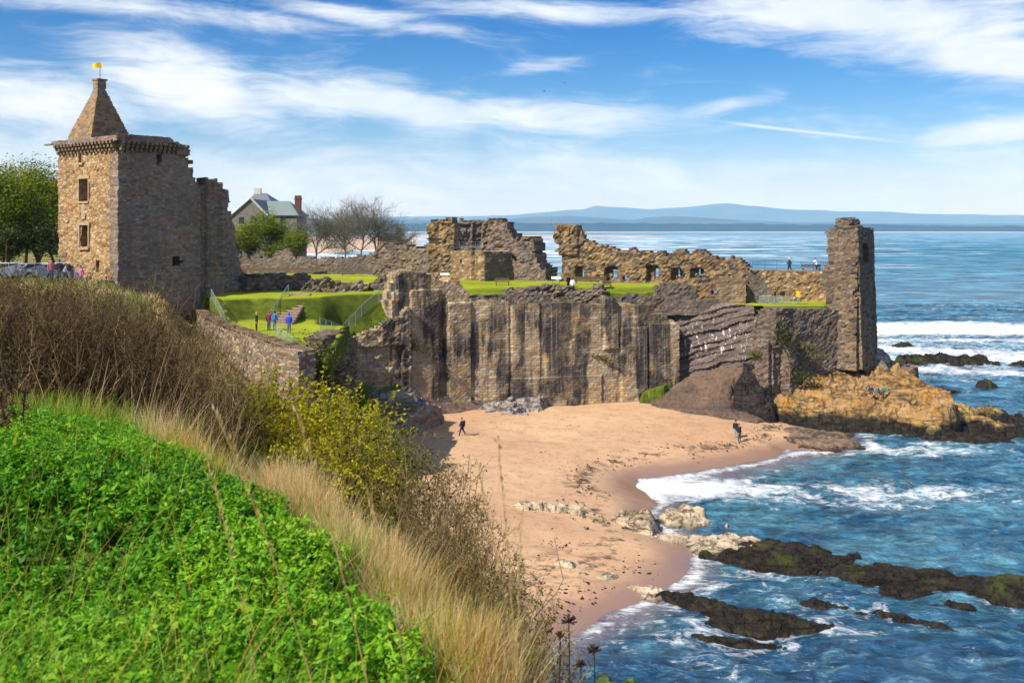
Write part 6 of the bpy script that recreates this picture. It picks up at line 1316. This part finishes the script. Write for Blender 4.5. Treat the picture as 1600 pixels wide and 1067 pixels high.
# ------------------------------------------------------------------ parked cars
def car(label, px, Y, rz, paint, z=None, van=False, group='cars parked by the tower'):
    x = (px - 800) / FPX * Y; z = float(hill(x, Y)) if z is None else z
    t = thing('parked_car', label, 'van' if van else 'car', (x, Y, z), group, rz)
    if van: prof = [(-2.4, .35), (2.35, .35), (2.45, .75), (2.3, 1.0), (1.75, 1.2), (1.15, 1.95), (-2.3, 2.0), (-2.45, 1.7)]; win = [[(1.6, 1.2), (1.12, 1.82), (.35, 1.85), (.35, 1.2)], [(.2, 1.2), (.2, 1.85), (-1.0, 1.85), (-1.0, 1.2)], [(-1.15, 1.2), (-1.15, 1.85), (-2.25, 1.85), (-2.3, 1.2)]]
    else: prof = [(-2.05, .35), (2.05, .35), (2.12, .6), (2.0, .8), (1.05, .95), (.35, 1.42), (-1.2, 1.46), (-1.85, 1.05), (-2.1, .95), (-2.14, .6)]; win = [[(.9, .97), (.32, 1.36), (-.35, 1.38), (-.35, .97)], [(-.45, .97), (-.45, 1.38), (-1.15, 1.4), (-1.65, 1.02)]]
    hw = .85; n = len(prof); rows = []
    for y, s in ((-hw, .97), (-hw + .07, 1.0), (hw - .07, 1.0), (hw, .97)):
        for a, b in prof: rows.append((a * s, y * (1 if b < 1.0 else .88), .35 + (b - .35) * s))
    Q = [[r * n + i, r * n + (i + 1) % n, (r + 1) * n + (i + 1) % n, (r + 1) * n + i] for r in range(3) for i in range(n)]
    cap = [list(range(n))[::-1], [3 * n + i for i in range(n)]]
    build('body', rows, [np.array(Q), np.array(cap)], M[paint], t, local=True)
    for s in (-1, 1):
        for w in win:
            V = [(a, s * (hw * .885 + .012), b) for a, b in w] + [(a, s * (hw * .885 - .03), b) for a, b in w]
            build('side_window', V, np.array([[0, 1, 2, 3], [7, 6, 5, 4], [0, 4, 5, 1], [1, 5, 6, 2], [2, 6, 7, 3], [3, 7, 4, 0]]), M['glass'], t, local=True)
        for wx in (-1.3, 1.3):
            w = MB().tubes([(wx, s * .70, .33)], [(wx, s * .9, .33)], [.33], [.33], 16); th = np.arange(16) * math.pi / 8; 
            o = w.obj('wheel', M['black'], t, local=True); V = np.array([(wx + .32 * math.cos(a), s * .895, .33 + .32 * math.sin(a)) for a in th]); build('tyre_wall', V, np.array([list(range(16))]), M['black'], o, local=True)
            V = np.array([(wx + .2 * math.cos(a), s * .905, .33 + .2 * math.sin(a)) for a in th]); build('rim', V, np.array([list(range(16))]), M['silver'], o, local=True)
        e = 2.12 if not van else 2.43; MB().box((e - .12, s * .6, .72), (.2, .36, .16)).obj('headlight', M['clear_lamp'], t, local=True); MB().box((-e + .02, s * .68, .82 if not van else 1.0), (.12, .2, .2 if not van else .5)).obj('tail_light', M['red_lamp'], t, local=True)
    f, b = ((1.07, .99, .39, 1.38), (-1.84, 1.09, -1.24, 1.42)) if not van else ((1.78, 1.24, 1.2, 1.88), (-2.44, 1.2, -2.36, 1.85))
    for nm, (x0, z0, x1, z1), sg in (('windscreen', f, 1), ('rear_window', b, -1)):
        V = [(x0 + sg * .02, -.68, z0), (x0 + sg * .02, .68, z0), (x1 + sg * .02, .62, z1), (x1 + sg * .02, -.62, z1)]; V += [(a - sg * .05, b_, c - .03) for a, b_, c in V]
        build(nm, V, np.array([[0, 1, 2, 3], [7, 6, 5, 4], [0, 4, 5, 1], [1, 5, 6, 2], [2, 6, 7, 3], [3, 7, 4, 0]]), M['glass'], t, local=True)
car('white hatchback with red tail lights at the far left edge', 12, 78, R(60), 'white_paint')
car('silver car behind the brambles second from the left edge', 48, 80, R(75), 'silver')
car('white van with dark windows nearer the tower', 84, 86, R(70), 'white_paint', van=True)
car('dark blue car half hidden between white van and silver car', 66, 90, R(80), 'blue_paint')
car('low silver car closest to the people by the tower', 106, 90, R(72), 'silver')

# ------------------------------------------------------------------ people
def person(label, pos, face, top_c, leg_c, pose='stand', hair=(.05, .03, .02), tall=1.72, pack=None, group=None, hood=False, shoe=(.03, .03, .03)):
    """one continuous skinned figure; face = heading in degrees (0 looks along +x)"""
    s = tall / 1.72; bm = {}
    sit = pose == 'sit'; hip = .93 if not sit else .12
    J = []; E = []; Rr = []; lab = []
    def j(p, r, parent=None, l='skin'):
        J.append(np.array(p, float)); Rr.append(r); lab.append(l)
        if parent is not None: E.append((parent, len(J) - 1))
        return len(J) - 1
    lean_ = {'stand': 0.0, 'walk': .06, 'sit': .05, 'bend': .35}[pose]
    pel = j((0, 0, hip), (.13, .165), None, 'leg'); sp = j((lean_ * .2, 0, hip + .22), (.115, .14), pel, 'top'); ch = j((lean_ * .42, 0, hip + .42), (.125, .17), sp, 'top'); nb = j((lean_ * .52, 0, hip + .55), (.065, .075), ch, 'top')
    nk = j((lean_ * .56 + .01, 0, hip + .60), .052, nb); hd = j((lean_ * .6 + .025, 0, hip + .69), (.088, .075), nk); ht = j((lean_ * .6 + .015, 0, hip + .765), (.085, .072), hd); no = j((lean_ * .6 + .122, 0, hip + .69), .014, hd)
    for sd in (-1, 1):
        j((lean_ * .6 + .012, sd * .088, hip + .69), .014, hd)      # ear
        st = {'stand': (.03 * sd, -.02), 'walk': (.26 * sd, -.12 * sd), 'sit': (0, 0), 'bend': (.04, 0)}[pose]
        shd = j((lean_ * .45, sd * .185, hip + .49), .062, ch, 'top')
        if sit: el = j((.12, sd * .24, hip + .26), .046, shd, 'top'); wr = j((.34, sd * .14, hip + .24), .032, el, 'top')
        elif pose == 'bend': el = j((.28, sd * .26, hip + .32), .046, shd, 'top'); wr = j((.46, sd * .12, hip + .40), .03, el, 'top')
        else: el = j((-st[0] * .55 - .02, sd * .235, hip + .22), .046, shd, 'top'); wr = j((-st[0] * .9 + .06, sd * .235, hip - .02), .032, el, 'top')
        d = unit(J[wr] - J[el]); pm = j(J[wr] + d * .06, (.036, .02), wr); sv = np.array([-d[2], 0, d[0]]) if abs(d[2]) > .5 else np.array([0, 1, 0])
        for f, ln in ((-.027, .07), (-.009, .085), (.009, .08), (.027, .065)):
            k1 = j(J[pm] + d * .045 + sv * f, .009, pm); j(J[k1] + unit(d + np.array([0, -sd * .5, 0])) * ln * .6, .008, k1)
        t1 = j(J[pm] + sv * .04 + d * .005, .010, pm); j(J[t1] + d * .035 + sv * .012, .009, t1)
        if sit: kn = j((.42, sd * .12, hip + .30), (.065, .065), pel, 'leg'); an = j((.62, sd * .11, hip - .06), .045, kn, 'leg')
        else: kn = j((st[0] * .65 + .03, sd * .095, .50), .066, pel, 'leg'); an = j((st[0] * 1.0 - (.1 if pose == 'walk' and sd < 0 else 0), sd * .10, .085 + (.08 if pose == 'walk' and sd < 0 else 0)), .044, kn, 'leg')
        j(J[an] + np.array([.15, 0, -.045]), (.045, .035), an, 'shoe')
    me = bpy.data.meshes.new('person_body'); me.from_pydata([tuple(p * s) for p in J], E, []); o = bpy.data.objects.new('person', me); COL.objects.link(o)
    md = o.modifiers.new('skin', 'SKIN'); sk = me.skin_vertices[0].data
    for i, r in enumerate(Rr): sk[i].radius = (r * s, r * s) if np.isscalar(r) else (r[0] * s, r[1] * s)
    sk[0].use_root = True; md.use_smooth_shade = True; o.modifiers.new('sub', 'SUBSURF').levels = 1
    dg = bpy.context.evaluated_depsgraph_get(); ev = o.evaluated_get(dg); m2 = bpy.data.meshes.new_from_object(ev); o.modifiers.clear(); o.data = m2; bpy.data.meshes.remove(me)
    V = np.empty(len(m2.vertices) * 3); m2.vertices.foreach_get('co', V); V = V.reshape(-1, 3)
    # nearest bone decides skin, top, trousers or shoes
    names = ['skin', 'top', 'leg', 'shoe']; ends = [(J[a] * s, J[b] * s, names.index(lab[b])) for a, b in E]
    C = np.array([np.mean([V[v] for v in p.vertices], axis=0) for p in m2.polygons]); best = np.full(len(C), 1e9); li = np.zeros(len(C), int)
    for a, b, l in ends:
        ab = b - a; t = np.clip((C - a) @ ab / max(ab @ ab, 1e-9), 0, 1); dd = np.linalg.norm(C - a - t[:, None] * ab, axis=1); u = dd < best; best = np.where(u, dd, best); li = np.where(u, l, li)
    m2.materials.clear(); [m2.materials.append(x) for x in (M['skin'], cloth(top_c), cloth(leg_c), cloth(shoe))]
    m2.polygons.foreach_set('material_index', li.astype(np.int32))
    def shell(name, l, mat, off):
        sel = np.nonzero(li == l)[0]
        if not len(sel): return
        N_ = np.empty(len(m2.vertices) * 3); m2.vertices.foreach_get('normal', N_); N_ = N_.reshape(-1, 3)
        f3, f4 = [], []
        for k in sel: (f4 if len(m2.polygons[k].vertices) == 4 else f3).append(list(m2.polygons[k].vertices))
        W = V + N_ * off; idx = np.unique(np.concatenate([np.ravel(f) for f in (f3, f4) if len(f)]).astype(int)); rm = np.full(len(V), -1); rm[idx] = np.arange(len(idx))
        build(name, W[idx], [rm[np.array(f)] for f in (f4, f3) if len(f)], mat, o, local=True, smooth=True)
    shell('jacket', 1, cloth(top_c), .018); shell('trousers', 2, cloth(leg_c), .012)
    # hair or hood: a cap over the back and top of the head
    hc = (J[hd] * .45 + J[ht] * .55) * s + np.array([-.012, 0, .018]); u, v = np.meshgrid(np.linspace(0, 2 * math.pi, 17), np.linspace(0, 1, 7)); ph = v * np.where(np.cos(u) > .25, 1.15, 2.0)
    rr = np.array([.112, .098, .125]) * s * (1.12 if hood else 1); HV = np.stack([np.sin(ph) * np.cos(u) * rr[0], np.sin(ph) * np.sin(u) * rr[1], np.cos(ph) * rr[2]], -1) + hc
    vid = np.arange(HV[..., 0].size).reshape(u.shape); Q = np.stack([vid[:-1, :-1], vid[1:, :-1], vid[1:, 1:], vid[:-1, 1:]], -1).reshape(-1, 4)
    build('hood' if hood else 'hair', HV.reshape(-1, 3), Q, cloth(top_c if hood else hair), o, local=True, smooth=True)
    for sd in (-1, 1): build('eye', *ball(J[hd] * s + np.array([.083, sd * .032, .01]) * s, .012 * s), cloth((.02, .015, .012)), o, local=True)
    build('mouth', *ball(J[hd] * s + np.array([.080, 0, -.045]) * s, .014 * s, (.5, 1.4, .4)), cloth((.35, .12, .1)), o, local=True)
    o.location = pos; o.rotation_euler = (0, 0, R(face)); tag(o, label, 'person', group)
    if pack:
        b = MB().box((-.23 * s + lean_ * .35, 0, (hip + .33) * s), (.2, .32, .46), taper=.85, jit=.012); x = b.obj('backpack', cloth(pack), o, local=True)
    return o
def ball(c, r, sc=(1, 1, 1)):
    u, v = np.meshgrid(np.linspace(0, 2 * math.pi, 9), np.linspace(.02, math.pi - .02, 5)); V = np.stack([np.sin(v) * np.cos(u) * sc[0], np.sin(v) * np.sin(u) * sc[1], np.cos(v) * sc[2]], -1) * r + c
    k = np.arange(V[..., 0].size).reshape(u.shape); return V.reshape(-1, 3), np.stack([k[:-1, :-1], k[1:, :-1], k[1:, 1:], k[:-1, 1:]], -1).reshape(-1, 4)
def at_lawn(px, Y): x = (px - 800) / FPX * Y; return (x, Y, float(lawn_z(x, Y)))
def at_sand(px, py, z): q = G(px, py, z); return (q[0], q[1], float(beach_f(q[0], q[1])) + .02)
def at_hill(px, Y): x = (px - 800) / FPX * Y; return (x, Y, float(hill(x, Y)))
DK, JEAN, NAVY = (.02, .02, .024), (.045, .075, .15), (.02, .03, .07)
gl = 'visitors on the lower lawn'
person('blonde person in black standing alone on the lower lawn', at_lawn(401, 86.5), 200, DK, DK, hair=(.5, .33, .12), group=gl)
person('person in dark red top and jeans facing the stairs', at_lawn(420, 87), 80, (.16, .03, .04), JEAN, hair=(.2, .1, .05), group=gl)
person('person in light blue jacket with backpack near the stairs', at_lawn(429, 86.5), 85, (.07, .25, .6), (.10, .15, .22), hair=(.05, .03, .02), pack=(.05, .16, .42), group=gl)
person('person in bright blue hooded coat apart on the lower lawn', at_lawn(451.5, 84), 95, (.015, .08, .62), (.12, .14, .2), hood=True, group=gl)
gs = 'visitors on the upper lawn'
person('person in black coat on the upper lawn beside a white shirt', at_lawn(888, 116), 120, DK, DK, hair=(.05, .03, .02), group=gs)
person('person in white top and dark trousers on the upper lawn', at_lawn(894.5, 115.3), 75, (.75, .75, .76), DK, group=gs)
zr = CZ - (424.5 - HY) / FPX * 123
person('white haired person in navy jacket walking on the rampart', ((1233.5 - 800) / FPX * 123, 123, zr), 185, NAVY, NAVY, 'walk', hair=(.75, .74, .72), group='visitors on the rampart')
person('person in white top leaning by the rampart rail', ((1276.5 - 800) / FPX * 123, 123, zr), 160, (.75, .72, .76), DK, 'bend', group='visitors on the rampart')
gt = 'visitors on the lower terrace'
person('person in yellow jacket on the terrace by the corner tower', at_lawn(1248, 115.3), 260, (.85, .45, .005), (.18, .25, .4), hair=(.06, .04, .02), tall=1.78, group=gt)
person('person in black leaning on the terrace rail nearest the stair', at_lawn(1211, 116), 150, DK, (.2, .2, .25), group=gt)
person('person in dark top behind the terrace rail beside the stair', at_lawn(1222.5, 116.5), 250, DK, (.3, .27, .25), group=gt)
gb = 'people on the beach'
person('lone person in dark clothes walking across the sand', at_sand(722, 682, 1.75), 190, DK, NAVY, 'walk', group=gb, pack=DK)
person('person in dark coat at the front of the couple on the sand', at_sand(1155, 687, 1.0), 300, (.03, .035, .05), (.06, .09, .16), group=gb, pack=(.02, .02, .03))
person('person in black half hidden behind the other on the sand', at_sand(1149.5, 683, 1.0), 60, DK, (.3, .28, .27), group=gb)
gk = 'people sitting on the golden rock'
def on_rock(px, py, Y): return tuple(P(px, py, Y))
person('person in navy sitting left on the golden rock', on_rock(1361, 615, 105), 250, NAVY, NAVY, 'sit', group=gk)
person('person in grey sitting in the middle on the golden rock', on_rock(1371, 616, 105.2), 290, (.10, .12, .18), DK, 'sit', group=gk)
person('person in green jacket sitting right on the golden rock', on_rock(1382, 615, 105), 230, (.02, .2, .17), DK, 'sit', group=gk)
person('person in blue sitting on the outcrop beside the quay wall', on_rock(659, 634.5, 99.5), 280, (.02, .09, .3), DK, 'sit', group='people resting by the sea wall', hood=True)
person('person in navy sitting on the pale shelf under the sea wall', on_rock(806, 640, 104), 200, NAVY, (.05, .08, .2), 'sit', group='people resting by the sea wall')
gv = 'visitors in front of the square tower'
for px, Y, f, tc, lc, ps, lb in [(174, 89, 100, (.06, .045, .04), (.04, .10, .32), 'stand', 'person in brown jacket and bright jeans at the tower corner'), (166, 89.5, 60, DK, JEAN, 'stand', 'person in black beside the jeans wearer at the tower corner'), (128, 88, 30, DK, DK, 'stand', 'person all in black before the tower with pink bag wearer'),
                                 (126, 86, 250, (.55, .16, .38), (.12, .1, .12), 'stand', 'person in pink top in front of the sunlit tower face'), (113, 87, 200, (.14, .05, .04), JEAN, 'stand', 'person in dark red left of the pink top'), (102, 84, 20, (.3, .32, .36), NAVY, 'walk', 'person in grey walking between cars and tower'),
                                 (93, 82, 120, NAVY, JEAN, 'stand', 'person in navy standing behind the dark brambles'), (80, 80, 300, (.45, .12, .16), JEAN, 'stand', 'person in red top furthest left by the cars'), (140, 90, 340, (.35, .3, .26), DK, 'walk', 'person in beige walking past the tower')]:
    person(lb, at_hill(px, Y), f, tc, lc, ps, group=gv)

# ------------------------------------------------------------------ stairs, fences, rails, benches
def stairs():
    a0, a1 = np.array(at_lawn(441, 93.0)), np.array(at_lawn(469, 101)); n = 13
    t = thing('stair_flight', 'timber edged stair flight climbing the grass bank', 'stair', a0); d = a1 - a0; w = 2.3; sd = np.array([1, -.25, 0]); sd /= np.linalg.norm(sd)
    zt = np.linspace(a0[2] + .05, a1[2] + .12, n)
    for i in range(n):
        c = a0 + d * (i / (n - 1)); MB().box((c[0], c[1], zt[i] - .1), (w, .78, .2), math.atan2(sd[1], sd[0])).obj('step', M['step_earth'], t); MB().box((c[0] - sd[1] * -.40 * 0, c[1] - .42, zt[i] - .02), (w + .1, .08, .2), math.atan2(sd[1], sd[0])).obj('riser', M['step_wood'], t)
    h = thing('handrail', 'steel mesh handrail beside the stair flight', 'railing', a0); q0 = a0 - sd * 1.35; q1 = a1 - sd * 1.35; q0[2] = lawn_z(*q0[:2]); q1[2] = lawn_z(*q1[:2]); k = 6
    V = []
    for i in range(k):
        c = q0 + (q1 - q0) * i / (k - 1); MB().bar(c - [0, 0, .1], c + [0, 0, 1.1], .03).obj('post', M['galv'], h)
    MB().bar(q0 + [0, 0, 1.08], q1 + [0, 0, 1.08], .03).obj('rail', M['galv'], h); panel('mesh_panel', q0, q1, .1, 1.05, h)
M['step_earth'] = plain('step gravel', (.22, .15, .115), .95, .1, var=.25)
def panel(name, a, b, z0, z1, par):
    V = [(*a[:2], a[2] + z0), (*b[:2], b[2] + z0), (*b[:2], b[2] + z1), (*a[:2], a[2] + z1)]; L = np.linalg.norm(np.array(b) - np.array(a)); return build(name, V, np.array([[0, 1, 2, 3]]), M['net'], par, uv=[(0, 0), (L, 0), (L, z1 - z0), (0, z1 - z0)])
stairs()
def fence(label, pts, h=1.15, name='mesh_fence', mat='galv', net=True, rails=(1.0,), step=2.2, group=None, pr=.03):
    pts = [np.array(p, float) for p in pts]; t = thing(name, label, 'fence', pts[0], group)
    prev = None
    for i in range(len(pts) - 1):
        L = np.linalg.norm(pts[i + 1] - pts[i]); n = max(1, int(round(L / step)))
        for k in range(n + (i == len(pts) - 2)):
            c = pts[i] + (pts[i + 1] - pts[i]) * k / n; MB().bar(c - [0, 0, .15], c + [0, 0, h], pr).obj('post', M[mat], t)
        for z in rails: MB().bar(pts[i] + [0, 0, z * h - .02], pts[i + 1] + [0, 0, z * h - .02], pr * .8).obj('rail', M[mat], t)
        if net: panel('mesh_panel', pts[i], pts[i + 1], .08, h - .06, t)
fg = 'wire mesh fences round the lower lawn'
fence('wire mesh fence climbing beside the stairs to the sea wall', [at_lawn(500, 86), at_lawn(535, 95.5), at_lawn(565, 101.3), at_lawn(592, 103.3), at_lawn(611, 105)], 1.25, group=fg)
fence('short wire mesh fence at the lip of the lower lawn', [at_lawn(430, 80.5), at_lawn(458, 76), at_lawn(470, 76.8)], 1.15, group=fg, step=1.6)
fence('wire mesh fence along the left foot of the tower slope', [at_lawn(330, 96.5), at_lawn(352, 91.5)], 1.0, group=fg)
zt_ = zr
fence('black iron railing along the rampart edge above the sea', [((1176 - 800) / FPX * 125.5, 125.5, zt_), ((1290 - 800) / FPX * 124.3, 124.3, zt_)], 1.25, 'rampart_railing', 'iron', False, (.98, .65, .33), 1.55, pr=.025)
fence('pale mesh railing in front of the terrace visitors', [at_lawn(1186, 115.2), at_lawn(1216, 114.6), at_lawn(1240, 114.6)], 1.05, group='terrace railings', step=1.3)
MB_ = MB(); c = np.array(((1268 - 800) / FPX * 123.4, 123.4, zr))
def bench(label, pos, rz, L=1.8, mat='wood', name='bench', group='benches on the lawn'):
    t = thing(name, label, 'bench', pos, group, rz)
    MB().box((0, 0, .45), (L, .42, .06)).obj('seat', M[mat], t, local=True); MB().box((0, .23, .72), (L, .05, .34)).obj('backrest', M[mat], t, local=True)
    for s in (-1, 1): MB().box((s * L * .42, 0, .21), (.08, .4, .42)).obj('leg', M[mat], t, local=True)
bench('long dark bench against the boundary wall left of the bare trees', at_lawn(440, 147), 0, 13, group='dark benches along the boundary wall')
bench('long dark bench against the boundary wall near the rubble lump', at_lawn(575, 142), 0, 9, group='dark benches along the boundary wall')
bench('grey bench on the lawn below the sea tower', at_lawn(785, 117.5), R(8), 1.8)
bench('dark bench on the lawn by the range wall', at_lawn(922, 121.5), R(5), 4.2)
bench('small pale bench near the level capped wall block', at_lawn(949, 116.5), R(10), 1.1)
bench('dark plank table by the rampart rail', tuple(c), R(4), 2.6, 'iron', group=None)
def sign(label, pos, rz):
    t = thing('information_board', label, 'sign', pos, 'information boards on the lawn', rz)
    for s in (-1, 1): MB().box((s * .4, 0, .4), (.06, .06, .8)).obj('leg', M['iron'], t, local=True)
    V = np.array([(-.6, -.35, .75), (.6, -.35, .75), (.6, .3, 1.0), (-.6, .3, 1.0)]); V = np.concatenate([V, V + [0, 0, .05]]); build('panel', V, np.array([[3, 2, 1, 0], [4, 5, 6, 7], [0, 1, 5, 4], [1, 2, 6, 5], [2, 3, 7, 6], [3, 0, 4, 7]]), M['white_paint'], t, local=True)
sign('white slanted board between rubble lump and sea tower', at_lawn(662, 129), 0); sign('pale board beside the sea tower pillar', at_lawn(695, 127), R(10)); sign('low white board beside the rubble heap on the lawn', at_lawn(869, 117.5), 0)

# ------------------------------------------------------------------ greenery on the walls, gulls
def tuft(label, px, py, Y, w, h, n, mat='dark_leaf', seed=1):
    r = np.random.default_rng(seed); c = P(px, py, Y); C = c + np.stack([r.normal(0, w / 2, n), r.normal(0, .18, n) - .2, r.normal(0, h / 2, n)], -1); C[:, 2] += (C[:, 0] - c[0]) * -.25
    V, Q = rand_leaves(C, .26, .2, .3, .2, r); o = build('wall_plant', V, Q, M[mat], attrs={'tint': np.repeat(np.clip(r.normal(.5, .25, n), 0, 1), 4)}); tag(o, label, 'plant', 'plants growing on the walls')  # one clump of loose leaves for each wall plant, not a shrub
tuft('dark green plant clump high on the curtain wall', 1228, 525, 107.6, 1.4, 1.2, 420, seed=1); tuft('olive trailing plant right of the clump on the curtain wall', 1262, 545, 109.0, 1.9, .9, 300, 'olive_leaf', 2); tuft('green plants where curtain wall meets golden rock', 1255, 590, 108.2, 2.2, .9, 420, 'dark_leaf', 3)
tuft('green tuft at the top of the rock ramp', 1180, 552, 108.0, .9, .5, 140, 'olive_leaf', 4); tuft('dark plants on the ledge of the lower sea wall', 652, 540, 102.6, 1.9, .7, 260, 'dark_leaf', 5); tuft('small green plant halfway up the right of the sea wall', 942, 558, 110.0, 1.6, .25, 120, 'olive_leaf', 6)
tuft('ivy on the rubble stump left of the sea wall', 528, 585, 82.5, 1.6, 1.9, 420, 'dark_leaf', 7); tuft('green scrub draped below the lower lawn edge', 494, 548, 74.5, 1.3, 1.5, 420, 'olive_leaf', 8); tuft('dark scrub at the base of the rubble stump', 500, 590, 74, 1.4, 1.8, 420, 'dark_leaf', 9)
tuft('orange lichen and moss cap on the leaning end of the range', 893, 357, 126.2, 2.2, .5, 260, 'gold_straw', 10)
def gull(label, px, py, Y, sp, rz):
    p = P(px, py, Y); t = thing('gull', label, 'bird', p, 'gulls in the sky', rz); th = np.linspace(0, 2 * math.pi, 9)[:-1]; xs = [-.22, -.12, 0, .12, .22, .27]; rs = [.015, .05, .065, .05, .035, .005]
    V = [(x, r * math.cos(a), r * math.sin(a)) for x, r in zip(xs, rs) for a in th]; Q = [[k * 8 + i, k * 8 + (i + 1) % 8, (k + 1) * 8 + (i + 1) % 8, (k + 1) * 8 + i] for k in range(5) for i in range(8)]; build('body', V, np.array(Q), M['gull'], t, local=True, smooth=True)
    for s in (-1, 1):
        V = [(-.09, s * .04, .03), (.09, s * .04, .03), (.07, s * sp * .5, .16), (-.07, s * sp * .5, .15), (-.05, s * sp, .06), (-.09, s * sp, .055)]; V += [(a, b, c - .018) for a, b, c in V]
        build('wing', V, np.array([[0, 1, 2, 3], [3, 2, 4, 5], [7, 6, 9, 8], [8, 9, 11, 10], [0, 3, 9, 6], [3, 5, 11, 9], [1, 7, 8, 2], [2, 8, 10, 4], [5, 4, 10, 11]]), M['gull'], t, local=True)
M['gull'] = plain('gull feathers', (.25, .26, .28), .8, .2, var=.2)
gull('gull flying above the middle of the castle', 850, 143, 150, .65, R(30)); gull('gull flying right of and higher than the other', 882, 130, 180, .7, R(-40))
